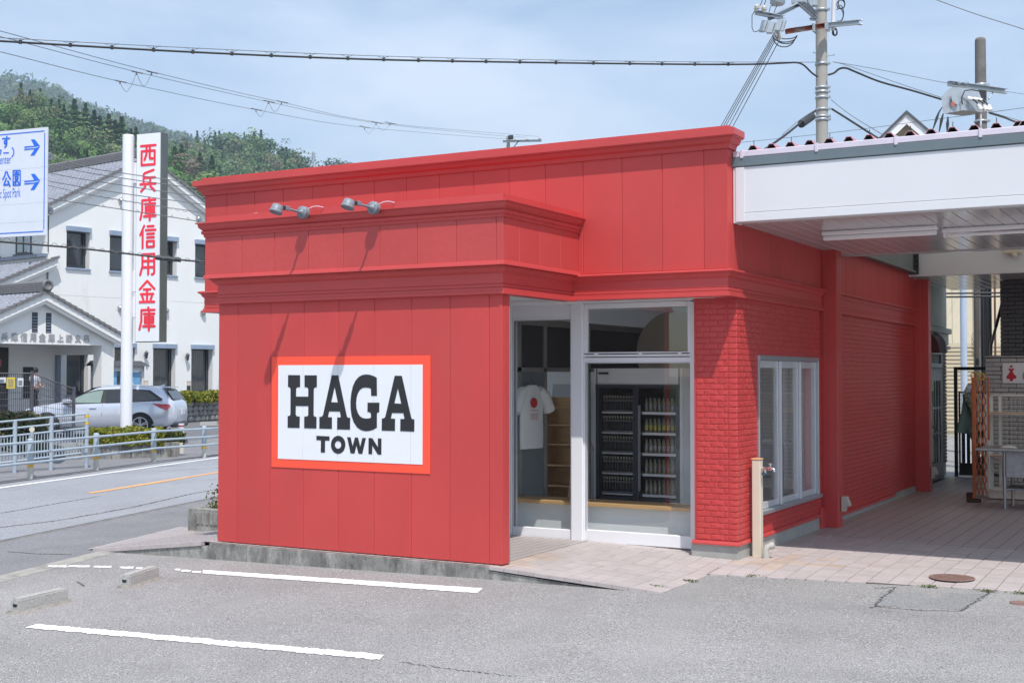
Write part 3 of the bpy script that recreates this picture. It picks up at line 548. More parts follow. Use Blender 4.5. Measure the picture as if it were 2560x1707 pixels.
for zi, z in enumerate([.46,.70,.94,1.18,1.42]):
    ob('shelf', MB().box(fx0+.06,fx1-.06,fy+.08,fy+.55,z-.015,z-.005).box(fx0+.07,-5.98,fy+.06,fy+.07,z+.005,z+.012), m_alu, fr)
    for i in range(12):
        x = fx0+.085+i*.0365
        for yy in (.10,.2): bt.lathe([(.016,0),(.016,.14),(.008,.17),(.008,.205),(.0,.205)], (x,fy+yy,z), 8)
        lb.lathe([(.0165,.12),(.0165,.135),(.011,.16),(.0095,.185),(0,.2)], (x,fy+.10,z), 6)
    for i in range(8):
        x = -5.855+i*.055; [cb.lathe([(.021,0),(.021,.1),(.009,.14),(.009,.16),(0,.16)], (x,fy+yy,z), 8) for yy in (.12,.22)]
    rowc = [(.4,.36,.3),(.35,.3,.28),(.45,.42,.4),(.55,.5,.12),(.3,.3,.3)][zi]; ob('bottle_band', [wb := MB(), [wb.lathe([(.0215,.03),(.0215,.085)], (-5.855+i*.055,fy+.12,z), 8) for i in range(8)]][0], M('bottle_band_print',rowc,.5,var=.4,scale=16), fr, kind='stuff'); ob('price_rail', MB().box(-5.88,fx1-.07,fy+.055,fy+.06,z-.03,z+.0).box(fx0+.08,-5.98,fy+.055,fy+.06,z-.022,z-.008), m_fr, fr)
ob('bottle', bt, m_bot, fr, kind='stuff'); ob('bottle_cap', lb, m_lab, fr, kind='stuff'); ob('clear_bottle', cb, M('pale_drink_bottle',(.34,.33,.22),.3,rnd=.4), fr, kind='stuff')
# T-shirt on a hanger
ts_ = thing('hanging_t_shirt', 'white T-shirt with a red oval print hanging behind the narrow window', 't-shirt', (-6.95,12.9,1.5))
fr_ = Matrix.Translation((-6.95,12.90,.40)) @ Matrix.Rotation(R(80),4,'Z')
Tl = lambda x, y, z: tuple(fr_ @ Vector((x, y, z)))
prof = [(.60,.21,.21),(.75,.215,.215),(.95,.21,.21),(1.05,.205,.205),(1.12,.205,.205),(1.2,.21,.21),(1.27,.2,.2),(1.315,.12,.12),(1.335,.075,.075)]
mb = MB(Tl); n = 20; vs = []
for z, w, _ in prof:
    for j in range(n):
        t = 2*math.pi*j/n; fold = .010*math.sin(5*t+z*3)*(1.4-z); vs.append((w*math.cos(t), (.045+fold)*math.sin(t)+.006*math.sin(9*t), z))
mb.add(vs, [(i*n+j, i*n+(j+1)%n, (i+1)*n+(j+1)%n, (i+1)*n+j) for i in range(len(prof)-1) for j in range(n)], True)
m_sh = M('white_cotton',(.78,.78,.77),.85,var=.04,scale=6,bump=.4,bscale=18)
sh_o = ob('shirt_body', mb, m_sh, ts_)
for s in (-1, 1):
    mb = MB(Tl); mb.tube([(s*.14,0,1.28),(s*.24,0,1.2),(s*.315,0,1.06),(s*.33,0,1.03)], [.055,.085,.078,.08], 10); ob('sleeve', mb, m_sh, ts_)
mb = MB(Tl); mb.cyl((-.03,-.066,1.13),(-.03,-.060,1.13),.058,n=24); 
for v in range(len(mb.v)): pass
m_rp = M('red_print',(.55,.03,.03),.7); ob('print', mb, m_rp, ts_)
ob('print_line', MB(Tl).box(-.09,.05,-.062,-.058,1.04,1.045).box(-.09,.06,-.062,-.058,1.0,1.004).box(-.09,.05,-.062,-.058,.98,.984).box(-.09,.04,-.062,-.058,.96,.964).box(-.09,.06,-.062,-.058,.94,.944), m_rp, ts_)
mb = MB(Tl); mb.tube([(-.17,0,1.28),(0,0,1.39),(.17,0,1.28)], .004, 5); mb.tube([(0,0,1.39),(0,0,1.43),(.015,0,1.46),(0,0,1.475),(-.012,0,1.46)], .003, 5); ob('hanger', mb, m_dark, ts_)
# wooden stepped shelf + leaning mirror board
sf = thing('wooden_shelf', 'stepped light-wood display shelf standing inside behind the narrow window', 'shelf', (-7.85,15.2,0))
mb = MB(); mb.add([(-8.02,15.0,.02),(-8.02,15.5,.02),(-8.02,15.5,1.55),(-8.02,15.38,1.55)],[(0,1,2,3)]); mb.add([(-8.00,15.0,.02),(-8.00,15.5,.02),(-8.00,15.5,1.55),(-8.00,15.38,1.55)],[(3,2,1,0)]); ob('side_panel', mb, m_wood, sf)
mb = MB(); mb.prism([(-7.56,15.0,.02),(-7.56,15.5,.02),(-7.56,15.5,1.55),(-7.56,15.38,1.55)], (.02,0,0)); ob('side_panel', mb, m_wood, sf)
for z in (.35,.62,.9,1.16,1.40): ob('shelf', MB().box(-8.00,-7.56,15.05+z*.23,15.5,z,z+.02), m_wood, sf)
ob('back_panel', MB().box(-8.00,-7.56,15.48,15.5,.02,1.55), m_wood, sf)
mb = MB(); mb.prism([(-8.4,15.9,.02),(-7.3,15.9,.02),(-8.1,16.25,1.72),(-8.4,16.25,1.72)], (0,.03,0)); ob('leaning_board', mb, M('pale_board',(.5,.53,.55),.25), label='tall pale board leaning on the wall behind the wooden shelf', cat='board')
# ---- sliding side window (x = -4.22 plane)
XW = -4.195
wside = ob('sliding_window', MB().bbox(XW-.08,XW+.012,12.80,12.835,.42,2.06,.004).bbox(XW-.08,XW+.012,15.06,15.1,.42,2.06,.004).bbox(XW-.08,XW+.012,12.835,15.06,2.01,2.06,.004).bbox(XW-.08,XW+.045,12.80,15.1,.385,.425,.004), m_alu, shop)
for k, (a, b) in enumerate([(12.84,13.58),(13.60,14.33),(14.36,15.055)]):
    xf = XW-.02-(k % 2)*.0; sash = ob('sash', MB().bbox(xf-.03,xf,a,a+.02,.43,2.005,.003).bbox(xf-.03,xf,b-.03,b,.43,2.005,.003).box(xf-.028,xf-.002,a+.02,b-.03,1.93,2.005).box(xf-.028,xf-.002,a+.02,b-.03,.43,.50), m_aluw, wside)
    ob('glass_pane', MB().box(xf-.018,xf-.013,a+.02,b-.03,.50,1.93), m_glass, sash)
for y in (13.58,14.33): ob('mullion', MB().bbox(XW-.018,XW+.012,y-.012,y+.018,.43,2.005,.003), m_aluw, wside)
ob('window_reveal', MB().box(-4.44,-4.23,15.045,15.075,.43,2.0).box(-4.44,-4.23,12.805,12.83,.43,2.0), m_white, wside)
mb = MB(); n = 60; vs = []
for i in range(n+1):
    y = 14.2+.85*i/n; x = -4.36+.02*math.sin(i*1.3); vs += [(x,y,.5),(x,y,1.95)]
mb.add(vs, [(2*i,2*i+2,2*i+3,2*i+1) for i in range(n)], True); ob('curtain', mb, M('grey_curtain',(.42,.40,.41),.8), wside)
# ------------------------------------------------------------------ HAGA TOWN sign
sg = thing('shop_sign', 'white sign reading HAGA TOWN with orange-red border on the red screen wall', 'sign', (-7.72,10.38,.88))
ob('sign_border', MB().box(-8.708,-6.719,10.382,10.387,.885,2.043), M('orange_red_film',(.95,.085,.042),.45,var=.01), sg)
strips = [-8.619,-8.289,-7.841,-7.393,-6.945,-6.808]
for a, b in zip(strips, strips[1:]): ob('sign_face_strip', MB().box(a+(.0015 if a > -8.6 else 0), b-(.0015 if b < -6.85 else 0), 10.3775, 10.382, .974, 1.954), M('white_film',(.74,.76,.80),.4,var=.01) if a == -8.619 else bpy.data.materials['white_film'], sg)
LET = {'H': [[(0.225, 0.982), (0.385, 0.98), (0.385, 0.854), (0.351, 0.854), (0.335, 0.844), (0.332, 0.833), (0.332, 0.755), (0.495, 0.756), (0.495, 0.834), (0.489, 0.847), (0.474, 0.853), (0.446, 0.855), (0.444, 0.979), (0.606, 0.979), (0.606, 0.855), (0.585, 0.853), (0.57, 0.844), (0.566, 0.83), (0.565, 0.566), (0.573, 0.552), (0.585, 0.547), (0.604, 0.545), (0.603, 0.425), (0.443, 0.425), (0.443, 0.546), (0.476, 0.549), (0.49, 0.555), (0.496, 0.566), (0.496, 0.657), (0.329, 0.657), (0.328, 0.567), (0.336, 0.554), (0.349, 0.547), (0.383, 0.546), (0.38, 0.426), (0.222, 0.426), (0.222, 0.548), (0.243, 0.551), (0.256, 0.559), (0.259, 0.571), (0.259, 0.832), (0.254, 0.848), (0.242, 0.854), (0.224, 0.856)]], 'A1': [[(0.8, 0.979), (0.883, 0.978), (0.992, 0.567), (0.999, 0.551), (1.011, 0.544), (1.037, 0.544), (1.035, 0.422), (0.871, 0.422), (0.873, 0.545), (0.906, 0.545), (0.92, 0.548), (0.907, 0.606), (0.768, 0.606), (0.753, 0.546), (0.804, 0.545), (0.804, 0.425), (0.642, 0.425), (0.642, 0.546), (0.666, 0.548), (0.681, 0.555), (0.69, 0.569)], [(0.838, 0.86), (0.881, 0.699), (0.794, 0.701)]], 'G': [[(1.368, 0.955), (1.371, 0.771), (1.3, 0.772), (1.298, 0.842), (1.268, 0.852), (1.232, 0.855), (1.194, 0.851), (1.159, 0.831), (1.133, 0.795), (1.117, 0.748), (1.111, 0.696), (1.116, 0.64), (1.134, 0.593), (1.16, 0.561), (1.195, 0.544), (1.233, 0.539), (1.27, 0.541), (1.299, 0.549), (1.299, 0.581), (1.295, 0.597), (1.281, 0.605), (1.255, 0.606), (1.256, 0.701), (1.401, 0.703), (1.4, 0.606), (1.383, 0.605), (1.374, 0.597), (1.371, 0.582), (1.371, 0.449), (1.321, 0.426), (1.276, 0.415), (1.233, 0.411), (1.178, 0.42), (1.126, 0.447), (1.083, 0.498), (1.056, 0.564), (1.043, 0.639), (1.041, 0.714), (1.05, 0.79), (1.07, 0.865), (1.101, 0.922), (1.142, 0.961), (1.188, 0.982), (1.234, 0.988), (1.279, 0.985), (1.325, 0.973)]], 'A2': [[(1.589, 0.975), (1.674, 0.974), (1.787, 0.561), (1.794, 0.548), (1.803, 0.542), (1.826, 0.541), (1.825, 0.419), (1.658, 0.421), (1.659, 0.542), (1.695, 0.542), (1.709, 0.545), (1.695, 0.601), (1.557, 0.601), (1.543, 0.544), (1.594, 0.543), (1.592, 0.421), (1.432, 0.421), (1.433, 0.542), (1.457, 0.545), (1.469, 0.552), (1.477, 0.566)], [(1.628, 0.851), (1.67, 0.695), (1.585, 0.697)]], 'T': [[(0.605, 0.35), (0.774, 0.347), (0.773, 0.303), (0.716, 0.303), (0.715, 0.178), (0.662, 0.179), (0.664, 0.304), (0.604, 0.305)]], 'W': [[(1.0, 0.345), (1.043, 0.344), (1.07, 0.252), (1.099, 0.344), (1.137, 0.343), (1.165, 0.249), (1.192, 0.342), (1.236, 0.341), (1.191, 0.179), (1.145, 0.18), (1.118, 0.264), (1.093, 0.18), (1.045, 0.181)]], 'N': [[(1.27, 0.343), (1.314, 0.342), (1.386, 0.251), (1.385, 0.342), (1.428, 0.341), (1.427, 0.178), (1.385, 0.179), (1.315, 0.27), (1.313, 0.179), (1.269, 0.18)]], 'O': [[(0.977, 0.266), (0.975, 0.246), (0.968, 0.226), (0.958, 0.208), (0.943, 0.193), (0.926, 0.182), (0.907, 0.174), (0.886, 0.171), (0.866, 0.173), (0.846, 0.179), (0.829, 0.19), (0.814, 0.204), (0.803, 0.221), (0.796, 0.241), (0.794, 0.261), (0.796, 0.282), (0.803, 0.302), (0.814, 0.32), (0.828, 0.335), (0.846, 0.346), (0.865, 0.354), (0.885, 0.357), (0.906, 0.355), (0.925, 0.348), (0.943, 0.338), (0.957, 0.323), (0.968, 0.306), (0.975, 0.287)], [(0.926, 0.264), (0.924, 0.254), (0.92, 0.244), (0.914, 0.236), (0.905, 0.229), (0.895, 0.225), (0.885, 0.223), (0.874, 0.224), (0.864, 0.228), (0.856, 0.234), (0.849, 0.242), (0.845, 0.251), (0.843, 0.262), (0.845, 0.272), (0.849, 0.282), (0.855, 0.29), (0.864, 0.297), (0.874, 0.301), (0.884, 0.303), (0.895, 0.301), (0.905, 0.298), (0.914, 0.292), (0.92, 0.284), (0.924, 0.274)]]}
m_blk = M('black_film',(.018,.019,.022),.4)
for ch in ('H','A1','G','A2','T','O','W','N'):
    cu = bpy.data.curves.new('letter', 'CURVE'); cu.dimensions = '2D'; cu.fill_mode = 'BOTH'; cu.extrude = .0015
    for pts in LET[ch]:
        sp = cu.splines.new('POLY'); sp.points.add(len(pts)-1); sp.use_cyclic_u = True
        for i, (x, z) in enumerate(pts): sp.points[i].co = (x, z, 0, 1)
    tmp = bpy.data.objects.new('tmp', cu); COL.objects.link(tmp); dg = bpy.context.evaluated_depsgraph_get(); me = bpy.data.meshes.new_from_object(tmp.evaluated_get(dg)); bpy.data.objects.remove(tmp)
    me.transform(Matrix.Translation((-8.708, 10.3755, .880)) @ Matrix.Scale(.9895, 4) @ Matrix.Rotation(math.pi/2, 4, 'X')); me.materials.clear(); me.materials.append(m_blk); me.name = 'letter_'+ch[0].lower(); ob('letter', me, None, sg)
# ------------------------------------------------------------------ two spot lamps on the box
sp = None
for i, (x, z, lb) in enumerate([(-8.11,3.507,'grey spotlight on a rod, left one on the red fascia box'),(-7.23,3.497,'grey spotlight on a rod, right one on the red fascia box')]):
    if sp is None:
        sp = s_ = thing('wall_spotlight', lb, 'spotlight', (0,0,0), 0, 'grey spotlights above the sign')
        mb = MB(); mb.lathe([(.064,0),(.064,.028),(.059,.034),(.064,.036),(.064,.05),(.059,.058),(.024,.06),(.024,.075),(.013,.08),(.013,.11)], (0,0,0), 24, (0,-1,0)); ob('base_plate', mb, m_lampgrey, s_, local=True)
        mb = MB()
        for k in range(3): a = k*2.09+.5; mb.cyl((.043*math.cos(a),-.058,.043*math.sin(a)),(.043*math.cos(a),-.062,.043*math.sin(a)),.006,n=8)
        ob('screw', mb, m_dark, s_, local=True)
        ob('arm', MB().cyl((0,-.1,0),(0,-.26,.008),.0125,n=10).bbox(-.022,.022,-.315,-.25,-.008,.034,.004), m_lampgrey, s_, local=True)
        ax = Vector((-.12,-.32,-.95)).normalized(); c = Vector((-.015,-.40,.035)); mb = MB(); mb.lathe([(0,-.002),(.042,0),(.052,.005),(.062,.06),(.062,.062),(.065,.063),(.066,.085),(.061,.088),(.057,.07),(0,.07)], c, 24, ax); ob('lamp_head', mb, m_lampgrey, s_, local=True)
        ob('knuckle', MB().bbox(-.03,.016,-.355,-.30,-.004,.032,.004), m_dark, s_, local=True)
        ob('cable', MB().tube([(.05,.0,.04),(.09,.02,.06),(.13,.05,.065),(.17,.09,.055)], .004, 6), m_lilac, s_, local=True)
    else: s_ = copy_tree(sp); s_['label'] = lb
    s_.location = (x, BF-.083, z)
# bits of old sealant on the box top
ob('sealant_strip', MB().box(-9.45,-9.28,BF+.1,BF+.3,3.562,3.572).box(-8.9,-8.85,BF+.05,BF+.1,3.56,3.57), M('old_sealant',(.6,.57,.45),.8), shop)
# standpipe tap
st = thing('standpipe', 'cream water standpipe with a chrome tap in front of the side window', 'standpipe', (-4.11,12.52,0))
ob('post', MB().bbox(-4.16,-4.07,12.47,12.56,-.01,.985,.006), m_cream, st); ob('post_cap', MB().bbox(-4.165,-4.065,12.465,12.565,.985,1.0,.003), m_wood, st)
mb = MB(); mb.cyl((-4.07,12.515,.90),(-4.0,12.50,.90),.014); mb.cyl((-4.0,12.5,.90),(-3.955,12.49,.90),.018); mb.tube([(-3.955,12.49,.9),(-3.93,12.485,.895),(-3.925,12.485,.87)], .014, 8); mb.cyl((-3.97,12.495,.90),(-3.97,12.495,.945),.009); mb.bbox(-3.99,-3.95,12.485,12.505,.945,.955,.003); mb.cyl((-4.03,12.507,.9),(-4.03,12.507,.85),.013); ob('tap', mb, m_chrome, st)
ob('drain_knob', MB().cyl((-4.045,12.49,.845),(-4.03,12.47,.845),.02), M('blue_black_knob',(.03,.05,.1),.4), st)
el = thing('drain_elbow', 'short grey plastic pipe elbow on the tiles beside the standpipe', 'pipe', (-4.0,12.45,0))
mb = MB(); mb.tube([(-4.0,12.42,0),(-4.0,12.42,.08),(-3.99,12.43,.11),(-3.96,12.45,.125)], .032, 12); mb.cyl((-4.0,12.42,.0),(-4.0,12.42,.05),.037,n=14); mb.cyl((-3.965,12.447,.12),(-3.93,12.465,.135),.037,n=14); ob('elbow', mb, M('grey_pvc',(.42,.41,.38),.4), el)
for (x, y, z, lb) in [(-4.01,15.53,.28,'beige weatherproof socket box low on the first red pillar'),(-3.975,20.9,.3,'beige weatherproof socket box low on the second red pillar')]:
    q = thing('socket_box', lb, 'socket', (x,y,z), 0, 'outdoor socket boxes'); mb = MB(); mb.prism([(x,y-.12,z-.09),(x+.04,y-.12,z-.09),(x+.045,y-.12,z-.03),(x+.1,y-.12,z-.02),(x+.06,y-.12,z+.09),(x,y-.12,z+.09)], (0,.1,0)); ob('socket_cover', mb, M('beige_plastic',(.5,.48,.42),.5), q)

# ------------------------------------------------------------------ canopy
cn = thing('canopy', 'white flat canopy with slatted soffit and corrugated roof joined to the red shop', 'canopy', (-1.5,14,0))
CX0, CX1 = -4.15, 2.2
ob('fascia', MB().bbox(CX0,CX1,12.0,12.12,3.46,3.915,.004), m_fascia, cn)
ob('fascia_lip', MB().bbox(CX0,CX1,11.992,12.13,3.37,3.455,.004).bbox(CX0-.003,CX0+.09,11.99,12.0,3.37,3.915,.003), m_fascia, cn)
ob('end_cap', MB().bbox(CX0-.03,CX0,12.0,12.2,3.36,3.915,.003), m_fascia, cn)
mb = MB()
for _ in range(60): x = random.uniform(-3.2,2); z = random.uniform(3.5,3.9); r = random.uniform(.002,.005); mb.add([(x-r,12,z),(x,12,z-r),(x+r,12,z),(x,12,z+r),(x,12-r*.6,z)], [(0,1,4),(1,2,4),(2,3,4),(3,0,4)])
ob('paint_blister', mb, m_fascia, cn, kind='stuff')
ob('gutter', MB().bbox(CX0-.05,CX1,11.985,12.1,3.92,4.01,.004), m_greytrim, cn)
ob('gutter_strip', MB().bbox(CX0-.03,CX1,11.988,12.06,4.015,4.075,.006), m_lilac, cn)
mb = MB()
for i in range(9): x = CX0+.05+i*.75; mb.bbox(x,x+.03,11.975,12.07,4.0,4.085,.003)
ob('gutter_clip', mb, m_lilac, cn)
m_under = M('shaded_sheet_underside',(.06,.05,.05),.8)  # dark colour put on the underside for the shade in the open corrugations
# corrugated sheet (trapezoid profile along x)
def corr(name, x0, x1, y0, y1, z0, z1, mat, parent, pitch=.19, h=.055):
    mb = MB(); x = x0; pts = []
    while x < x1: pts += [(x,0),(x+pitch*.40,0),(x+pitch*.58,h),(x+pitch*.80,h)]; x += pitch*1.0
    n = len(pts); vs = [(a, y0, z0+b) for a, b in pts]+[(a, y1, z1+b) for a, b in pts]+[(a, y0, z0+b-.006) for a, b in pts]+[(a, y1, z1+b-.006) for a, b in pts]
    mb.add(vs, [(i,i+1,n+i+1,n+i) for i in range(n-1)]+[(2*n+i+1,2*n+i,3*n+i,3*n+i+1) for i in range(n-1)]+[(2*n+i,2*n+i+1,i+1,i) for i in range(n-1)]); k_ = n-1; mb.m = [0]*k_+[1]*k_+[0]*k_; return ob(name, mb, [mat, mat if mat.name == 'milky_roof_sheet' else m_under], parent)
corr('corrugated_roof', -4.12, -1.6, 12.03, 16.3, 4.075, 4.11, m_pinkroof, cn); corr('corrugated_roof', -1.6, CX1, 12.03, 16.3, 4.075, 4.11, m_polyc, cn)
m_plc = bpy.data.materials.new('milky_roof_sheet'); m_plc.use_nodes = True; _n = m_plc.node_tree; _b = _n.nodes['Principled BSDF']; _b.inputs['Base Color'].default_value = (.7,.68,.62,1); _t = _n.nodes.new('ShaderNodeBsdfTranslucent'); _t.inputs[0].default_value = (.70,.68,.62,1); _m = _n.nodes.new('ShaderNodeMixShader'); _m.inputs[0].default_value = .68
_n.links.new(_b.outputs[0], _m.inputs[1]); _n.links.new(_t.outputs[0], _m.inputs[2]); _n.links.new(_m.outputs[0], _n.nodes['Material Output'].inputs[0])
corr('skylight_sheet', -4.4, CX1, 16.2, 20.4, 4.02, 4.02, m_plc, cn)
mb = MB()
for i in range(18):
    x = -4.12+.19*2*i*.5+.13
    if i % 2 == 0: mb.cyl((x,12.08,4.12),(x,12.08,4.185),.004,n=6)
ob('roof_bolt', mb, m_dark, cn)
# soffit slats running away from the camera
sl = .143; k = 0; x = CX0
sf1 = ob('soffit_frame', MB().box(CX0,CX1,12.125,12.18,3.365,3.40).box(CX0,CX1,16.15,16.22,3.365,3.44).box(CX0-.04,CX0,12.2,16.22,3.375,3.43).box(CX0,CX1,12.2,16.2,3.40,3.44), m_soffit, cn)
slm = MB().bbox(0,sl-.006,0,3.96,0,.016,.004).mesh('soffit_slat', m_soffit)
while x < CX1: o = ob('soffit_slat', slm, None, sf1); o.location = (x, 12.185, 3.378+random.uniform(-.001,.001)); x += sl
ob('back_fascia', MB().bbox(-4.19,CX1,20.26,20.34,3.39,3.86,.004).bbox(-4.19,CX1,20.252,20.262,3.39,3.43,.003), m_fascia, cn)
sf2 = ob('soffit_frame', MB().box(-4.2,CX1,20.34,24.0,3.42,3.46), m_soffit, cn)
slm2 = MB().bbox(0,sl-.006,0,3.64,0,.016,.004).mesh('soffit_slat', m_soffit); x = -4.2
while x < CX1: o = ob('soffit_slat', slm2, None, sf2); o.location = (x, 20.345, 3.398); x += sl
ob('roof_slab', MB().box(-4.2,CX1,20.34,24.0,3.9,3.95), m_greytrim, cn)
mb = MB(); mb.box(-4.16,-4.05,16.22,20.25,3.44,3.47).box(-4.12,-4.09,16.22,20.25,3.47,3.80).box(-4.16,-4.05,16.22,20.25,3.80,3.83); ob('steel_beam', mb, M('dark_green_steel',(.16,.18,.18),.5), cn)
ob('end_plate', MB().bbox(-4.17,-4.02,20.16,20.2,3.42,3.86,.004), m_dark, cn)
mb = MB()
for z in (3.5,3.58,3.66,3.74): mb.cyl((-4.06,20.10,z),(-4.06,20.2,z),.02,n=8)
ob('bolt', mb, m_dark, cn)
for (xa, xb, y, lb) in [(-3.64,-2.46,13.3,'white closed fluorescent batten fixed under the canopy, left one'),(-2.47,-1.2,13.62,'white fluorescent batten with bare tube under the canopy, right one')]:
    t = thing('ceiling_light', lb, 'light fitting', ((xa+xb)/2,y,3.3), 0, 'fluorescent battens under the canopy')
    ob('housing', MB().bbox(xa,xb,y-.05,y+.05,3.33,3.376,.01), m_white, t)
    mb = MB()
    if xa < -3: mb.bbox(xa+.01,xb-.01,y-.042,y+.042,3.28,3.328,.012)
    else: mb.cyl((xa+.05,y,3.30),(xb,y,3.30),.016); mb.bbox(xa+.01,xa+.04,y-.02,y+.02,3.28,3.33,.004)
    ob('tube_cover', mb, m_white, t)
fl = thing('sensor_lamp', 'small white sensor lamp fixed on the rear white beam', 'lamp', (-2.6,20.2,3.65)); P0 = Vector((0,20.25,0)); q = onp(2533,632,P0,Vector((0,-1,0)))
ob('lamp_body', MB().bbox(q.x-.13,q.x+.13,20.16,20.25,q.z-.02,q.z+.05,.015), m_cream, fl); mb = MB(); mb.lathe([(.05,0),(.05,.03),(.03,.06),(0,.07)], (q.x+.02,20.2,q.z-.02), 12, (0,-.3,-1)); ob('sensor_eye', mb, m_cream, fl)
# ------------------------------------------------------------------ rear annex wall, door, awning
ax_ = thing('rear_annex', 'pale green annex with glazed door and small brick tiles beyond the red wall', 'building', (-4.5,22.5,0))
m_annex = M('annex_green_cream', (.45,.45,.36), .6, var=.06); m_brn = M('brown_brick_tile',(.17,.115,.085),.7,var=.2,scale=8,rnd=.1); m_dgrey = M('grey_door_paint',(.33,.36,.36),.4)
XA = -4.34
ob('annex_wall', MB().box(-8,XA-.02,20.95,24.2,0,4.0), M('annex_joint',(.42,.38,.31),.8), ax_)
panels_y(ax_, [20.95+.22*i for i in range(15)]+[24.2], XA+.01, 2.72, 3.85, gap=.006, mat=m_annex)
ob('annex_cornice', MB().bbox(XA-.02,XA+.09,20.95,24.26,2.60,2.70,.01).bbox(XA-.02,XA+.04,20.95,24.22,2.40,2.60,.006).bbox(XA-.02,XA+.07,20.95,24.25,2.32,2.38,.006), m_annex, ax_)
mb = MB(); r = 0; z = .25
while z < 2.3:
    y = 23.72
    while y < 24.15: mb.bbox(XA-.02,XA,y+.006,y+.092,z+.006,z+.056,.003); y += .098
    z += .064
ob('small_brick', mb, m_brn, ax_, kind='stuff')
mb = MB(); mb.box(XA-.02,XA+.02,22.42,23.70,0,.03).box(XA-.02,XA+.02,22.42,22.5,0,2.3).box(XA-.02,XA+.02,23.62,23.7,0,2.3).box(XA-.02,XA+.02,22.5,23.62,1.98,2.06).box(XA-.02,XA+.02,22.5,23.62,2.22,2.3); ob('door_frame', mb, m_dgrey, ax_)
dd = ob('door', MB().box(XA-.01,XA+.02,22.52,22.62,.04,1.97).box(XA-.01,XA+.02,23.50,23.60,.04,1.97).box(XA-.01,XA+.02,22.62,23.5,.04,.3).box(XA-.01,XA+.02,22.62,23.5,1.75,1.97).box(XA,XA+.018,23.02,23.07,.3,1.75).box(XA,XA+.017,22.62,23.5,.8,.84).box(XA,XA+.017,22.62,23.5,1.25,1.29), m_dgrey, ax_)
ob('door_glass', MB().box(XA-.005,XA+.005,22.62,23.5,.3,1.75), M('grey_door_glass',(.16,.19,.19),.08), dd); ob('handle', MB().tube([(XA+.02,22.57,.95),(XA+.06,22.57,.95),(XA+.06,22.66,.95)],.012), m_dark, dd)
aw = thing('red_awning', 'small quarter-round dark red awning over the annex door', 'awning', (XA,22.6,2.3)); mb = MB(); vs = []
for y in (22.3, 22.9):
    vs += [(XA+.02, y, 2.24)]+[(XA+.02+.21*math.sin(t), y, 2.24+.33*math.cos(t)) for t in np.linspace(0, math.pi/2, 10)]
mb.add(vs, [(i, i+1, 12+i, 11+i) for i in range(1, 10)]+[tuple(range(11)), tuple(range(21, 10, -1))], False); ob('canvas', mb, M('dark_red_canvas',(.14,.025,.03),.7), aw)
ob('awning_frame', MB().tube([(XA+.02+.215*math.sin(t), 22.92, 2.24+.335*math.cos(t)) for t in np.linspace(0,math.pi/2,10)], .018, 6), m_alu, aw)
fl2 = thing('flood_lamp', 'small dark floodlight high on the annex wall with a hanging cable', 'lamp', (XA,21.3,3.15)); mb = MB(); mb.bbox(XA+.01,XA+.16,21.2,21.42,3.02,3.16,.02); ob('lamp_body', mb, m_dark, fl2)
mb = MB(); mb.lathe([(.06,0),(.07,.04),(0,.05)], (XA+.12,21.25,3.06), 12, (.6,-.6,-.5)); ob('reflector', mb, m_chrome, fl2); ob('cable', MB().tube([(XA+.1,21.4,3.0),(XA+.12,21.6,2.75),(XA+.1,21.65,2.45)], .008), m_black, fl2)
# ------------------------------------------------------------------ toilet block
tb = thing('toilet_block', 'toilet block with dark glazed tiles above and grey tiles below', 'building', (-2,22,0)); YT = 21.5
m_dkt = M('charcoal_glazed_tile',(.07,.07,.082),.28,var=.08,rnd=.12); m_ltt = M('grey_glazed_tile',(.44,.43,.42),.3,var=.06,rnd=.08); m_dj = M('dark_tile_joint',(.012,.012,.013),.9)
ob('block_core', MB().box(-3.05,2.5,YT+.32,24.4,0,3.39).box(-3.24,2.5,YT+.02,YT+.4,0,2.15), m_dj, tb)
bdt = [MB().bbox(0,.227,0,.02,0,.060,.003).mesh('dark_tile', m_dkt)]; bltt = [MB().bbox(0,.227,0,.02,0,.060,.003).mesh('grey_tile', m_ltt)]
for r in range(18):
    for c in range(9):
        x = -3.06+.235*c-(r % 2)*.117
        o = ob('dark_tile', bdt[0], None, tb); o.location = (max(x,-3.06), YT+.30+random.uniform(-.001,.001), 2.17+.068*r)
        if x < -3.06: o.scale = (.5,1,1)
for r in range(31):
    for c in range(9):
        x = -3.25+.235*c-(r % 2)*.117
        o = ob('grey_tile', bltt[0], None, tb); o.location = (max(x,-3.25), YT+random.uniform(-.001,.001), .02+.068*r)
        if x < -3.25: o.scale = (.5,1,1)
ob('ledge', MB().bbox(-3.26,2.5,YT-.01,YT+.34,2.135,2.16,.004), m_ltt, tb)
ts2 = thing('toilet_sign', 'white toilet sign with red woman and teal wheelchair symbols', 'sign', (-2.7,YT-.02,1.9))
N_ = Vector((0,-1,0)); PT = lambda px, py: onp(px, py, (0,YT-.02,0), N_)
a, b = PT(2506,907), PT(2560,958); ob('sign_board', MB().bbox(a.x,a.x+.75,YT-.022,YT-.004,b.z,a.z,.002), m_white, ts2)
m_red2 = M('pictogram_red',(.55,.02,.04),.5); m_teal = M('pictogram_teal',(.05,.42,.36),.5)
def flat(name, pts, mat, parent, y=YT-.0225, th=.002): mb = MB(); mb.prism([(x, y, z) for x, z in pts], (0,-th,0)); return ob(name, mb, mat, parent)
s_ = (a.z-b.z)/51; X0_ = a.x
def PP(px, py): return (X0_+(px-2506)*s_*1.12, a.z-(py-907)*s_)
hd = [PP(2524.5+3.1*math.cos(t), 916+3.1*math.sin(t)) for t in np.linspace(0,6.1,14)]; flat('woman_symbol', hd, m_red2, ts2)
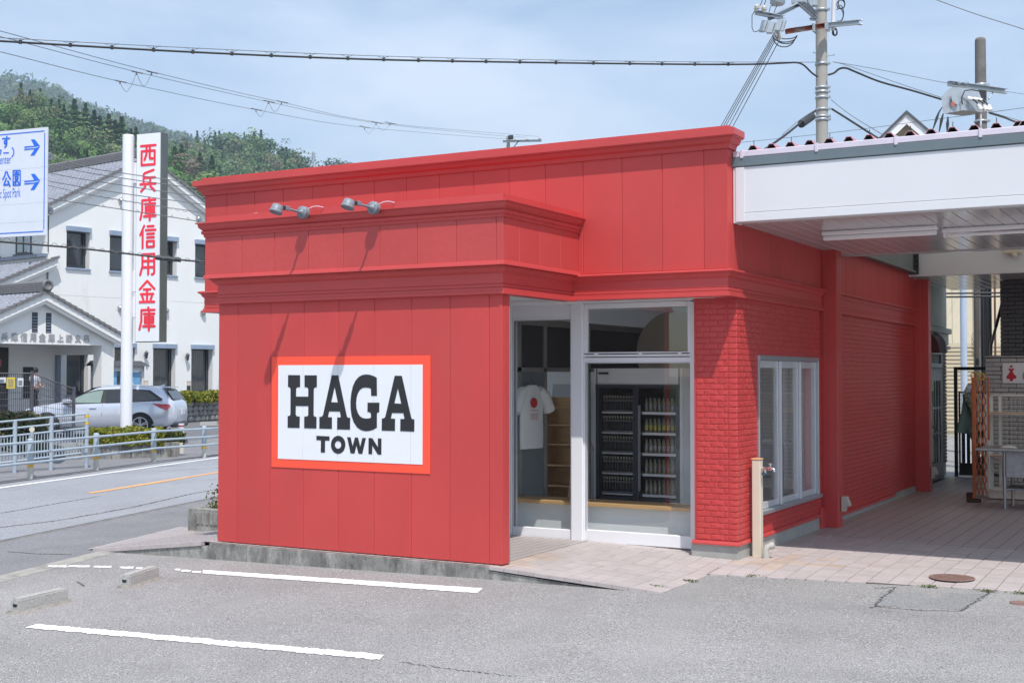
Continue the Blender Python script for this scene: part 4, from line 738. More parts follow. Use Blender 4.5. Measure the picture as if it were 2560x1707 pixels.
flat('woman_symbol', [PP(*p) for p in [(2519,920),(2524,922),(2530,920),(2530,925),(2527,928),(2531,936),(2536,941),(2533,947),(2529,947),(2526.5,953),(2522.5,953),(2520,947),(2515,947),(2514,941),(2518,936),(2522,928),(2519,925)]], m_red2, ts2)
cc = PP(2560,939); mb = MB(); mb.tube([(cc[0]+.075*math.cos(t), YT-.026, cc[1]+.085*math.sin(t)) for t in np.linspace(2.0,5.9,20)], .010, 6); ob('wheelchair_symbol', mb, m_teal, ts2)
hd = [PP(2559+3*math.cos(t), 915+3*math.sin(t)) for t in np.linspace(0,6.1,14)]; flat('wheelchair_symbol', hd, m_teal, ts2); flat('wheelchair_symbol', [PP(*p) for p in [(2556,919),(2562,919),(2562,928),(2571,930),(2571,934),(2574,946),(2570,947),(2567,936),(2557,935)]], m_teal, ts2)
# back passage
gt = thing('passage_gate', 'black steel gate frame standing at the end of the passage', 'gate', (-4,24.4,0)); YG = 24.1
G = lambda px, py: onp(px, py, (0,YG,0), N_)
a, b = G(2384,917), G(2475,1196); ob('gate_frame', MB().box(a.x,a.x+.06,YG,YG+.05,0,a.z).box(b.x-.02,b.x+.04,YG,YG+.05,0,a.z).box(a.x,b.x,YG+.001,YG+.049,a.z-.06,a.z), m_dark, gt)
lf = ob('gate_leaf', MB().box(a.x+.08,a.x+.11,YG-.01,YG+.02,.03,1.55).box(a.x+.11,b.x-.05,YG-.01,YG+.02,1.52,1.55).box(a.x+.11,b.x-.05,YG-.01,YG+.02,.22,.25).box(a.x+.11,b.x-.05,YG-.005,YG+.01,.03,.22), m_dark, gt)
for i in range(5): ob('slat', MB().box(a.x+.13+.085*i,a.x+.19+.085*i,YG,YG+.01,.25,1.0), M('weathered_grey_board',(.09,.09,.08),.9,var=.4,scale=9) if i == 0 else bpy.data.materials['weathered_grey_board'], lf)
def pipe(name, px, D, r, z0, z1, mat, label, n=10):
    p = at(px, 937, D); m_ = MB(); m_.cyl((p.x,p.y,z0),(p.x,p.y,z1),r,n=n); q = thing(name, label, 'pipe', (p.x,p.y,z0)); ob('pipe_body', m_, mat, q); return p, q
m_lb = M('pale_blue_pole',(.48,.56,.68),.4,var=.05); m_br = M('brown_pipe',(.10,.085,.07),.6); m_rb = M('red_brown_pipe',(.2,.06,.04),.6)
pipe('steel_pole', 2410, 27, .07, -.1, 6, m_lb, 'pale blue steel pole seen through the passage'); pipe('drain_pipe', 2442, 25, .045, -.1, 3.9, m_br, 'brown drain pipe right of the pale blue pole'); pipe('drain_pipe', 2489, 24.8, .02, 1, 3.9, m_rb, 'thin rust-red pipe beside the dark tiled corner')
p = at(2467, 937, 25); cbun = thing('cable_bundle', 'bundle of black cables and conduits climbing beside the toilet block', 'cables', (p.x,p.y,0)); mb = MB()
for i in range(6): mb.cyl((p.x-.09+.035*i,p.y+random.uniform(-.03,.03),.0),(p.x-.09+.035*i,p.y,4.0),random.uniform(.014,.024),n=8)
ob('conduit', mb, m_dark, cbun); mb = MB()
for k in range(5): mb.tube([(p.x-.22+.05*math.cos(t+k), p.y-.05, 2.6-.25*k*.4+.09*math.sin(t+k*.7)) for t in np.linspace(0,6.28,14)], .004, 4)
ob('cable_loop', mb, m_black, cbun)
a, b = at(2508,748,22.6), at(2478,862,22.9); c = at(2477,890,22.9); dp = thing('slanted_pipe', 'dark slanting pipe with pale lower end beside the dark tiles', 'pipe', a); ob('pipe_body', MB().tube([a+Vector((.03,.1,.01)),a,a.lerp(b,.6)], .028, 10), m_dark, dp); ob('pipe_end', MB().tube([a.lerp(b,.6),b,c], .026, 10), M('grey_pipe',(.4,.4,.38),.5), dp)
mb = MB()
for py in (734, 743): q0, q1 = at(2300,py+.0,24.3), at(2510,py-2,24.3); mb.cyl(q0, q1, .018)
ob('cross_bar', mb, m_dark, label='two thin dark horizontal rods crossing the top of the passage', cat='rods')
# cream house behind
ch = thing('cream_house', 'cream two-storey house with white bargeboards behind the canopy roof', 'house', tuple(at(2300,937,40))[:2]+(0,))
m_cr = M('cream_siding',(.68,.60,.44),.7,var=.04,rnd=.02); m_lap = M('beige_lap_siding',(.45,.38,.26),.7,var=.05,rnd=.04); m_bg = M('white_bargeboard',(.78,.78,.80),.5); m_rf = M('dark_slate_roof',(.08,.085,.095),.6)
HC = at(2272,937,40); HT = lambda s, o, z: (HC.x+RT.x*s-FW.x*-o*0+(-RT.y)*o*-1, HC.y+RT.y*s+RT.x*o, z)
_hx, _hy = math.cos(R(11.7)), math.sin(R(11.7))
def HT(s, o, z): return (HC.x+_hx*s-_hy*o, HC.y+_hy*s+_hx*o, z)
zc = lambda py: CH+(937-py)*40/FPX
ob('house_wall', MB(HT).box(-2.6,6.2,.02,7,-.1,7.3), m_cr, ch)
for i in range(9): ob('siding_board', MB(HT).bbox(-2.6+.98*i,-2.6+.98*(i+1)-.012,0,.02,2.82,7.3,.004), m_cr, ch)
for i in range(22): ob('lap_board', MB(HT).add([(-2.6,-.035,.1+.125*i),(6.2,-.035,.1+.125*i),(6.2,-.005,.1+.125*(i+1)),(-2.6,-.005,.1+.125*(i+1)),(-2.6,.02,.1+.125*i),(6.2,.02,.1+.125*i)],[(0,1,2,3),(4,5,1,0)]), m_lap, ch)
ob('downpipe', MB(HT).cyl((2.06,-.1,0),(2.06,-.1,7),.07), m_cr, ch)
def gable(parent, s0, zap, hw, slope, T_):
    zb = zap-hw*slope; o = ob('gable', MB(T_).prism([(s0-hw,.05,zb),(s0+hw,.05,zb),(s0,.05,zap-.02)],(0,1,0)) if False else MB().add([T_(s0-hw,.05,zb),T_(s0+hw,.05,zb),T_(s0,.05,zap-.1)],[(0,1,2)]), m_cr, parent)
    mb = MB(T_); 
    for sg_ in (-1,1): mb.add([(s0,-.4,zap-.06),(s0+sg_*hw*1.15,-.4,zap-.06-hw*1.15*slope),(s0+sg_*hw*1.15,-.4,zap-.36-hw*1.15*slope),(s0,-.4,zap-.40),(s0,-.34,zap-.06),(s0+sg_*hw*1.15,-.34,zap-.06-hw*1.15*slope),(s0+sg_*hw*1.15,-.34,zap-.36-hw*1.15*slope),(s0,-.34,zap-.40)],[(0,1,2,3),(4,7,6,5),(3,2,6,7),(0,4,5,1)])
    ob('bargeboard', mb, m_bg, parent); mb = MB(T_)
    for sg_ in (-1,1): mb.add([(s0,-.46,zap+.03),(s0+sg_*hw*1.2,-.46,zap+.03-hw*1.2*slope),(s0+sg_*hw*1.2,6,zap+.03-hw*1.2*slope),(s0,6,zap+.03),(s0,-.46,zap-.07),(s0+sg_*hw*1.2,-.46,zap-.07-hw*1.2*slope),(s0+sg_*hw*1.2,6,zap-.07-hw*1.2*slope),(s0,6,zap-.07)],[(0,1,2,3),(4,7,6,5),(0,4,5,1),(1,5,6,2)])
    ob('gable_roof', mb, m_rf, parent)
    for i in range(-2,3): ob('gable_board', MB(T_).bbox(s0+i*.55,s0+i*.55+.54,.02,.045,zb-.1,zap-.15-abs(i*.55+.27)*slope-.25*slope,.002), m_cr, parent)
gable(ch, 0, zc(281), 1.9, .97, HT); gable(ch, 4.35, zc(290), 1.9, .97, HT)
# ---- orange lattice, rack, table, hanging cloth
la = thing('orange_lattice_gate', 'folded orange concertina gate standing against the display rack', 'gate', (-3.05,19.4,0)); m_or = M('orange_lattice_paint',(.45,.13,.045),.6,var=.15,scale=8)
mb = MB(); mb.bbox(-3.12,-3.07,19.33,19.38,.02,1.82,.006); mb.bbox(-2.93,-2.90,19.50,19.53,.9,1.82,.005); ob('post', mb, m_or, la)
for i in range(9):
    z = .1+i*.19
    for sgn in (0, 1):
        for k in range(3):
            y0 = 19.38+.05*k; ob('lattice_strip', MB().tube([(-3.09+.045*k, y0, z+(.26 if sgn else 0)), (-3.04+.045*k, y0+.05, z+(0 if sgn else .26))], .010, 4), m_or, la)
ob('foot', MB().bbox(-3.2,-3.0,19.3,19.36,.0,.06,.01).bbox(-3.25,-3.12,19.6,19.66,.0,.12,.01), M('dark_rusty_foot',(.06,.035,.025),.8), la)
ob('strap_coil', MB().tube([(-3.08+.05*math.cos(t),19.36,1.84+.05*math.sin(t)) for t in np.linspace(0,6.28,16)], .008, 5).tube([(-3.0+.05*math.cos(t),19.40,1.83+.05*math.sin(t)) for t in np.linspace(0,6.28,16)], .012, 5), M('yellow_and_grey_strap',(.55,.40,.08),.5), la)
rk = thing('display_rack', 'empty white wire-backed shop rack with wood-edged shelves in front of the toilet wall', 'rack', (-2.2,20.2,0)); m_rk = M('rack_cream',(.7,.66,.6),.45)
ob('side_panel', MB().bbox(-3.03,-3.0,19.98,20.38,.1,1.5,.003), m_rk, rk); ob('upright', MB().bbox(-3.05,-2.97,19.93,19.99,.05,1.56,.004).bbox(-3.02,-2.98,20.38,20.42,.05,1.55,.004).box(-3.015,-2.985,20.0,20.38,1.50,1.53), m_rk, rk); ob('slotted_post', MB().bbox(-2.90,-2.86,20.38,20.42,.1,1.55,.003), m_rk, rk)
ob('base_shelf', MB().bbox(-3.0,-.9,19.9,20.4,.12,.16,.004).box(-2.98,-.9,19.92,19.94,.02,.12), m_rk, rk)
for z in (1.26, .62): ob('shelf', MB().bbox(-3.0,-.9 if z > 1 else -2.5,19.95,20.4,z,z+.03,.004), m_rk, rk); ob('wood_edge', MB().box(-3.0,-.9 if z > 1 else -2.5,19.94,19.95,z+.02,z+.035), m_wood, rk)
mb = MB()
for i in range(30): mb.box(-2.85+.065*i,-2.846+.065*i,20.40,20.404,.18,1.5)
for i in range(20): mb.box(-2.85,-.95,20.396,20.40,.2+.066*i,.204+.066*i)
ob('wire_back', mb, m_rk, rk, kind='stuff'); ob('top_rail', MB().bbox(-3.0,-.9,20.38,20.42,1.53,1.56,.004), m_rk, rk)
tbx = thing('steel_table', 'stainless steel work table with a marbled panel at the right edge', 'table', (-2.0,18.8,0)); m_ss = M('stainless_steel',(.34,.36,.39),.32,metal=.5,var=.05)
ob('tabletop', MB().bbox(-2.94,-.9,18.45,19.35,.80,.835,.01), m_ss, tbx)
for (x, y) in [(-2.58,18.62),(-2.55,19.2),(-1.0,18.62),(-1.0,19.2)]: ob('leg', MB().cyl((x,y,0),(x,y,.8),.022), m_ss, tbx)
ob('brace', MB().cyl((-2.58,18.62,.27),(-1.0,18.62,.27),.016).cyl((-2.55,19.2,.27),(-1,19.2,.27),.016).cyl((-2.58,18.62,.27),(-2.55,19.2,.27),.016), m_ss, tbx); ob('marbled_panel', MB().bbox(-2.55,-1.0,18.58,18.60,.44,.795,.003), M('grey_marbled_panel',(.42,.43,.46),.5,var=.2,scale=14), tbx)
ob('lower_shelf', MB().box(-2.55,-1.0,18.64,19.18,.285,.295), m_dark, tbx)
gl = MB(); gl.lathe([(.0,0),(.10,.0),(.08,.02),(.03,.035),(0,.03)], (-2.52,18.62,.836), 14); g_ = ob('work_glove', gl, M('white_glove',(.7,.68,.62),.9), label='crumpled white work glove lying on the steel table', cat='glove'); g_.scale = (1,1,1)
for v in g_.data.vertices: v.co.x += .12*(v.co.x+2.52)*1.5; v.co.y = 18.62+(v.co.y-18.62)*.5; v.co.z += random.uniform(0,.008)
bw_ = MB(); bw_.lathe([(.08,0),(.13,.08),(.14,.1),(.13,.1),(.08,.02)], (-2.25,18.95,.296), 18); ob('bowl', bw_, M('blue_grey_bowl',(.10,.13,.18),.4), label='dark blue-grey bowl on the lower shelf of the steel table', cat='bowl')
ob('broom', MB().tube([at(2436,1143,19.1),at(2447,1163,19.1)], .024, 8).tube([at(2447,1163,19.1),at(2470,1183,19.2),at(2510,1190,19.4)], .02, 8), M('dark_tool_handle',(.05,.045,.04),.7), label='dark broom handle leaning across the rack bottom', cat='broom')
cl = thing('hanging_apron', 'green-grey cloth apron hanging in the passage by the orange gate', 'apron', tuple(at(2425,1000,20.6)))
def cloth(name, rows, D, mat, parent, n=14, amp=.03):
    mb = MB(); vs = []
    for k, (py, xl, xr) in enumerate(rows):
        for i in range(n+1): t = i/n; p = at(xl+(xr-xl)*t, py, D+amp*math.sin(t*12+k*.8)*(.3+k*.15)); vs.append(tuple(p))
    mb.add(vs, [(k*(n+1)+i,(k+1)*(n+1)+i,(k+1)*(n+1)+i+1,k*(n+1)+i+1) for k in range(len(rows)-1) for i in range(n)], True); o = ob(name, mb, mat, parent); s = o.modifiers.new('thick','SOLIDIFY'); s.thickness = .012; return o
cloth('apron_cloth', [(984,2407,2440),(1000,2408,2442),(1030,2403,2444),(1060,2394,2444),(1080,2389,2446),(1084,2420,2446),(1112,2437,2446)], 20.6, M('grey_green_cloth',(.13,.20,.18),.9,var=.12,scale=5), cl)
cloth('floral_cloth', [(978,2412,2440),(1000,2413,2441),(1030,2428,2443),(1070,2440,2445)], 20.5, M('mottled_cloth',(.33,.32,.26),.9,var=.1,scale=10,col2=(.12,.13,.1),c2=(.5,.56),s2=14), cl); cloth('clear_bag', [(958,2422,2428),(966,2416,2440),(982,2408,2436)], 20.45, M('crumpled_plastic',(.55,.55,.55),.25,var=.3,scale=20), cl)
# ------------------------------------------------------------------ poles
m_pole = M('concrete_pole',(.36,.35,.32),.85,var=.08,scale=4,col2=(.24,.23,.2),c2=(.55,.75),s2=2,bump=.2); m_galv = M('galvanised_steel',(.42,.46,.50),.4,metal=.4,var=.08,scale=8); m_rustc = M('rusted_channel',(.33,.10,.06),.8,var=.2,scale=6,col2=(.42,.42,.42),c2=(.58,.66),s2=2)
m_cab = M('black_cable',(.03,.03,.03),.6); m_wire = M('grey_wire',(.14,.15,.16),.5); m_porc = M('porcelain',(.6,.55,.48),.3)
def band(mb, c, r, z, h=.05): mb.lathe([(r,0),(r+.012,0),(r+.012,h),(r,h)], (c.x,c.y,z), 20); mb.bbox(c.x+r,c.x+r+.06,c.y-.03,c.y+.03,z,z+h,.004)
D1 = 28; A1 = lambda px, py, d=0: at(px, py, D1+d)
b1 = at(2059,937,D1); p1 = thing('utility_pole', 'tall concrete utility pole with rusty crossarm rising behind the red shop', 'utility pole', (b1.x,b1.y,-.2))
ob('pole_shaft', MB().cyl((b1.x,b1.y,-.2),(b1.x,b1.y,12.5),.155,.115,24), m_pole, p1)
mb = MB()
for py in (18.5*1, 155, 215, 226, 240, 270, 288, 296): band(mb, b1, .135, CH+(937-py)*D1/FPX-.03, .05)
ob('steel_band', mb, m_galv, p1)
mb = MB()
for (px, py, q) in [(2034,132,-1),(2084,138,1),(2042,19,-1),(2080,345,1)]: a = A1(px, py); mb.cyl((b1.x,b1.y,a.z), a, .009, n=6); mb.cyl(a, a+(a-Vector((b1.x,b1.y,a.z))).normalized()*.02, .018, n=6)
ob('step_bolt', mb, m_galv, p1)
def chan(a, b, w, h, mat, name, parent):   # C-channel between two points
    d = (b-a).normalized(); s = d.cross(Vector((0,0,1))).normalized(); u = s.cross(d)
    if u.z < 0: u = -u
    mb = MB()
    def pl_(o0, o1, t): c = [a+s*o0[0]+u*o0[1], a+s*o1[0]+u*o1[1]]; n_ = (u if abs(o0[0]-o1[0]) > 1e-6 else s)*t; L_ = b-a; mb.prism([c[0], c[1], c[1]+n_, c[0]+n_], L_)
    pl_((-w/2,-h/2),(-w/2,h/2),.008); pl_((-w/2,-h/2),(w/2,-h/2),.008); pl_((-w/2,h/2-.008),(w/2,h/2-.008),.008)
    return ob(name, mb, mat, parent)
cl_, cm_, cr_ = A1(1965,79.5,-.35), A1(2064,64,-.15), A1(2150,56,.05)
chan(cl_, cm_, .1, .10, m_rustc, 'crossarm', p1); chan(cm_, cr_, .1, .10, m_galv, 'crossarm', p1)
mb = MB(); 
for px, py in ((2036,71),(2067,66)): a = A1(px, py, -.2); mb.bbox(a.x-.03,a.x+.03,a.y-.08,a.y+.16,a.z-.09,a.z+.09,.005)
for px, py in ((2146,51),(2146,62)): a = A1(px, py, .05); mb.cyl(a, a+Vector((.08,.03,0)), .02, n=8)
ob('clamp', mb, m_galv, p1)
def strut(px0, py0, d0, px1, py1, d1, w, name='strut', mat=None): return chan(A1(px0,py0,d0), A1(px1,py1,d1), w, w, mat or m_galv, name, p1)
strut(1924,46,-2.2, 1984,18,-1.0, .09, 'crossarm'); strut(1984,18,-1.0, 2042,-12,0, .09, 'crossarm'); strut(1890,32,-2.4, 1950,44,-2.0, .08, 'crossarm'); strut(1950,44,-2.0,1961,43,-1.9,.07,'crossarm')
strut(1997,8,-.9, 2040,46,-.1, .07); strut(2016,10,-.6, 2043,42,0,.07); strut(2027,48,-.4,2045,50,0,.06)
mb = MB()
for (px, py) in ((1892,22),(1910,25)): a = A1(px,py,-2.4); mb.lathe([(.02,-.06),(.03,-.02),(.065,0),(.03,.02),(.06,.035),(.03,.06),(.035,.08),(0,.08)], a, 14)
ob('pin_insulator', mb, m_porc, p1)
mb = MB(); a, b = A1(1941,72,-1.8), A1(1950,98,-1.8)
for i in range(9): q = a.lerp(b, i/8); d = (b-a).normalized(); mb.lathe([(.028,-.012),(.055,0),(.028,.012)], q, 14, d)
ob('string_insulator', mb, m_porc, p1)
for (px, py) in ((1910,68),(1929,72),(1949,66)):
    a = A1(px+3,py-12,-2.1); b = A1(px-5,py+14,-2.1); d = (b-a); s = RT; ar = ob('cutout_switch', MB().prism([a-s*.06, a+s*.05, b+s*.05, b-s*.06], (.04,-.14,0)).prism([a+s*.07, a+s*.12, b+s*.12, b+s*.07], (.02,-.1,0)), m_galv, p1)
mb = MB(); a = A1(1944,13,-1.2); 
mb.lathe([(0,0),(.13,.0),(.158,.03),(.158,.5),(0,.5)], a, 24); mb.cyl(A1(2020,18,-.3), A1(2020,-10,-.3), .12, n=16); mb.cyl(A1(2033,16,-.3),A1(2033,-10,-.3),.1,n=16); mb.bbox(*(lambda c: (c.x-.15,c.x+.15,c.y-.1,c.y+.1,c.z,c.z+.3))(A1(1998,11,-.6)),.01); ob('transformer', mb, m_galv, p1)
ob('riser_pipe', MB().cyl(A1(2085,-10),A1(2082,76),.045,n=10), m_fascia, p1)
def loop(mb, cx, cy, rx, ry, r, d=0, t0=0, t1=6.28, n=18, dr=0): mb.tube([A1(cx+rx*math.cos(t)+dr*t, cy+ry*math.sin(t), d+.03*t) for t in np.linspace(t0,t1,n)], r, 5)
mb = MB(); loop(mb,2102,12,10,11,.012); loop(mb,2104,10,8,12,.012); loop(mb,2098,38,10,16,.012,t0=-2.2,t1=2.0); loop(mb,2100,34,9,20,.01,t0=-2.4,t1=1.9); loop(mb,2087,82,6,8,.014); loop(mb,2088,80,4,9,.014); ob('cable_coil', mb, m_cab, p1)
mb = MB()
for k, (cx, cy, rx, ry) in enumerate([(1965,88,28,10),(1962,90,30,16),(1960,96,26,22),(1965,98,22,12)]): loop(mb,cx,cy,rx,ry,.012,-1.2,.1,3.3)
for pts in ([(1888,25),(1880,40),(1880,70),(1884,80),(1892,80),(1900,74)],[(1900,15),(1905,5),(1906,-8)],[(1909,17),(1913,6),(1918,-8)],[(1922,34),(1926,18),(1932,13)],[(1935,33),(1940,20),(1943,12)]): mb.tube([A1(px,py,-2.2) for px, py in pts], .008, 5)
ob('jumper_wire', mb, m_cab, p1)
# wire pole 2
D2 = 30; A2_ = lambda px, py, d=0: at(px, py, D2+d); b2_ = at(2459,937,D2)
p2 = thing('utility_pole', 'dark-topped concrete pole carrying a grey transformer at the right', 'utility pole', (b2_.x,b2_.y,-.2))
ob('pole_shaft', MB().cyl((b2_.x,b2_.y,-.2),(b2_.x,b2_.y,CH+(937-96)*D2/FPX),.17,.125,24).lathe([(.125,0),(.11,.05),(.06,.075),(0,.08)], (b2_.x,b2_.y,CH+(937-96)*D2/FPX), 24), M('dark_concrete_pole',(.17,.16,.15),.9,var=.12,scale=5,col2=(.10,.09,.09),c2=(.5,.7),s2=1.5), p2)
mb = MB(); band(mb, b2_, .14, CH+(937-212)*D2/FPX, .06); band(mb, b2_, .15, CH+(937-303)*D2/FPX, .05); ob('steel_band', mb, m_galv, p2)
chan(A2_(2372,209,-.5), A2_(2516,229,.3), .11, .11, m_galv, 'crossarm', p2); ob('brace', MB().cyl(A2_(2482,232,.1),A2_(2472,248,0),.02), m_galv, p2)
S = lambda px, py, d: A2_(px, py, d)
fr0 = [(2353,243),(2374,221),(2396,219),(2404,240),(2407,272),(2408,276),(2362,285),(2358,283)]
tr = MB(); front = [S(px,py,-.55) for px, py in fr0]; dv = S(2450,262,.0)-S(2404,272,-.55); dv = Vector((RT.x*.42+.0, RT.y*.42+.25, 0)); tr.prism(front, dv)
ob('transformer', tr, m_galv, p2); ob('switch_handle', MB().prism([S(2376,240,-.58),S(2388,238,-.58),S(2396,256,-.58),S(2392,264,-.58),S(2380,256,-.58)],(.02,-.05,0)), m_galv, p2)
ob('red_flag_plate', MB().prism([S(2380,254,-.66),S(2386,256,-.66),S(2388,262,-.66),S(2385,268,-.66),S(2377,262,-.66)],(0,-.012,0)), M('dull_red_plate',(.5,.12,.09),.6), p2)
tr = MB(); bs_ = [S(2362,285,-.55),S(2408,276,-.55),S(2408,276,-.55)+dv,S(2362,285,-.55)+dv]; tp_ = sum((Vector(q) for q in bs_), Vector())/4+Vector((0,0,-.07)); tr.add([tuple(q) for q in bs_]+[tuple(tp_)], [(0,1,4),(1,2,4),(2,3,4),(3,0,4)]); ob('transformer_base', tr, M('rusty_grey_steel',(.3,.27,.24),.6), p2)
mb = MB()
for (px, py, ex, ey) in [(2420,247,2432,249),(2434,249,2446,250),(2446,251,2456,252)]: mb.cyl(S(px,py,-.55), S(ex,ey,-.6), .06, .045, 12)
for (px, py, ex, ey) in [(2445,262,2453,275),(2459,262,2466,276),(2471,264,2476,277)]: mb.cyl(S(px,py,-.55), S(ex,ey,-.6), .05, .06, 12)
ob('bushing', mb, M('white_porcelain',(.75,.75,.74),.25), p2)
mb = MB()
for pts in ([(2431,248),(2438,252),(2444,260)],[(2444,249),(2452,254),(2458,260)],[(2455,251),(2464,256),(2470,262)],[(2406,262),(2404,245),(2412,227),(2430,225),(2456,230),(2462,238),(2461,252)]): mb.tube([S(px,py,-.62) for px, py in pts], .015, 6)
ob('jumper_wire', mb, m_cab, p2); mb = MB()
for pts in ([(2356,268),(2347,282),(2342,296),(2331,328)],[(2358,284),(2354,300),(2348,330)],[(2370,292),(2369,310),(2368,334)]): mb.tube([S(px,py,-.5) for px, py in pts], [.01,.022,.038,.01] if len(pts) == 4 else [.012,.04,.014], 6)
ob('sleeve_cable', mb, m_dark, p2); mb = MB()
for px in (2383, 2398, 2417): mb.cyl(S(px,203,-.4),S(px,222,-.4),.008); mb.bbox(*(lambda c:(c.x-.05,c.x+.05,c.y-.03,c.y+.03,c.z-.02,c.z+.02))(S(px,208,-.4)),.004)
ob('hanger_bolt', mb, m_galv, p2); ob('riser_pipe', MB().cyl(S(2452,270,-.3),S(2452,345,-.3),.022), m_fascia, p2)
# small far pole
D3 = 90; A3 = lambda px, py: at(px, py, D3); b3 = at(1270.5,937,D3); p3 = thing('utility_pole', 'distant concrete pole top peeping over the red parapet', 'utility pole', (b3.x,b3.y,0))
ob('pole_shaft', MB().cyl((b3.x,b3.y,-.2),(b3.x,b3.y,CH+(937-339)*D3/FPX),.17,.13,12), m_pole, p3); chan(A3(1257,354), A3(1354,352), .14, .14, m_galv, 'crossarm', p3)
mb = MB()
for px, py in ((1289,350),(1318,349),(1349,347)): mb.lathe([(.02,-.2),(.04,-.03),(.12,0),(.04,.05),(0,.08)], A3(px,py), 8)
ob('pin_insulator', mb, m_porc, p3); mb = MB(); mb.cyl(A3(1297,353),A3(1282,371),.03); mb.bbox(*(lambda c:(c.x-.15,c.x+.2,c.y-.1,c.y+.1,c.z-.15,c.z+.15))(A3(1276,344)),.02); ob('brace', mb, m_dark, p3)
# ------------------------------------------------------------------ wires
def wire(pts, r, label, mat=None, hooks=None, n=14, group=None, name='cable'):
    P = [at(*p) for p in pts]; Q = []
    for i in range(len(P)-1):
        p0 = P[max(i-1,0)]; p1_ = P[i]; p2_ = P[i+1]; p3_ = P[min(i+2,len(P)-1)]
        for k in range(n):
            t = k/n; Q.append(.5*((2*p1_)+(p2_-p0)*t+(2*p0-5*p1_+4*p2_-p3_)*t*t+(3*p1_-p0-3*p2_+p3_)*t**3))
    Q.append(P[-1]); return ob(name, MB().tube(Q, r, 5), mat or m_wire, label=label, cat='cable', group=group), Q
SW = 'overhead wires'
wc, Q = wire([(-160,92,21.3),(0,103,22),(450,129,23.6),(900,148,25),(1300,156,26.2),(1700,161,27.2),(1880,161,27.7),(1960,158,27.9),(1992,157,27.95),(2010,164,28),(2030,183,28),(2045,193,28)], .021, 'thick black cable crossing the sky to the tall concrete pole', m_cab)
wm, Qm = wire([(-160,86,21.3),(0,95,22),(450,119,23.6),(900,139,25),(1300,149,26.2),(1700,155,27.2),(2040,156,28)], .007, 'thin messenger wire running just above the thick black cable')
ct = thing('cable_hangers', 'row of small hooks tying the thick black cable to its messenger wire', 'cable hooks', Q[5]); mb = MB(); L_ = 0; nxt = .6
for i in range(1, len(Q)):
    if Q[i].x > -9 and False: break
    sgm = (Q[i]-Q[i-1]).length; L_ += sgm
    if L_ > nxt and at(1900,150,28).x > Q[i].x:
        c = Q[i]; q = min(Qm, key=lambda v: (v-c).length); mb.cyl(c-Vector((0,0,.03)), c+Vector((0,0,.035)), .03, n=6); mb.cyl(c, Vector((c.x,c.y,q.z)), .006, n=4); mb.cyl(c+Vector((0,0,.03)), Vector((c.x-.12,c.y-.05,q.z)), .004, n=4); mb.cyl(c+Vector((0,0,.03)), Vector((c.x+.12,c.y+.05,q.z)), .004, n=4); nxt = L_+.72
ob('hook', mb, m_cab, ct, kind='stuff')
hv = [[(-150,40,28),(0,78,30),(380,180,38),(700,255,52),(960,308,68),(1300,338,90),(1349,342,90)],[(-150,60,28),(0,92,30),(345,181,38),(670,255,52),(935,307,68),(1240,339,89),(1318,344,90)],[(-150,98,28),(0,130,30),(300,204,38),(640,275,52),(905,318,68),(1240,346,89),(1289,346,90)]]
for w_, lb in zip(hv, ('top one of three thin power lines sloping down from the top left','middle one of three thin power lines sloping down from the top left','lowest of three thin power lines sloping down from the top left')): wire(w_, .010, lb, group='thin power lines')
for (pa, pb, pc, D, lb) in [((300,204),(341,181),(379,181),38,'slack jumper loops between the power lines, leftmost'),((640,274),(671,254),(704,255),52,'slack jumper loops between the power lines, middle set'),((911,318),(940,307),(975,308),68,'slack jumper loops between the power lines, right set')]:
    t = thing('jumper_loop', lb, 'jumper wires', at(*pa, D), 0, 'jumper loops on the power lines'); mb = MB(); s_ = D/38*1.0; dx = (pb[0]-pa[0])
    mb.tube([at(pa[0]+dx*u, pa[1]+(pb[1]-pa[1])*u+math.sin(u*math.pi)*34*38/D*.95+4*(u<.5), D) for u in np.linspace(0,1,14)], .008, 4); mb.tube([at(pb[0]+(pc[0]-pb[0])*u, pb[1]+(pc[1]-pb[1])*u+math.sin(u*math.pi)*34*38/D, D) for u in np.linspace(0,1,14)], .008, 4)
    for q in (pa, pb, pc): mb.tube([at(q[0]-12,q[1]-3,D),at(q[0],q[1],D),at(q[0]+16,q[1]+3,D)], .022, 5); mb.cyl(at(q[0],q[1],D),at(q[0],q[1]+7,D),.02)
    ob('loop_wire', mb, m_wire, t)
for k, (x0, y0, x1, y1) in enumerate([(1934,86,1787,338),(1937,88,1793,338),(1940,90,1799,338),(1943,92,1808,338),(1950,98,1818,338)]):
    a = at(x0,y0,26.6); b = at(x1,y1,32); c = b+(b-a)*1.0
    ob('cable', MB().tube([a, a.lerp(c,.5)+Vector((0,0,-.05)), c], .010, 5), m_wire, label=['leftmost of five steep wires dropping from the crossarm behind the shop roof','second of five steep wires dropping from the crossarm','middle one of five steep wires dropping from the crossarm','fourth of five steep wires dropping from the crossarm','rightmost of five steep wires dropping from the crossarm'][k], cat='cable', group='steep wires behind the roof')
wire([(2070,188,28),(2085,183,28),(2098,173,28),(2115,171,28),(2140,181,28.2),(2200,205,28.8),(2280,227,29.4),(2353,249,29.6)], .024, 'black cable sagging from the tall pole to the transformer', m_cab)
wire([(2085,156,28),(2120,165,28),(2250,210,29),(2353,244,29.6)], .007, 'thin messenger wire above the cable to the transformer'); wire([(2082,155,28),(2200,175,30),(2372,209,33),(2520,230,36),(2600,242,38)], .007, 'faint thin wire running right past the transformer pole')
wire([(2474,283,30),(2510,294,31),(2545,307,32),(2640,335,34)], .024, 'black cable leaving the transformer pole at the far right', m_cab); wire([(2474,280,30),(2545,301,32),(2640,328,34)], .007, 'thin messenger wire above the far right cable')
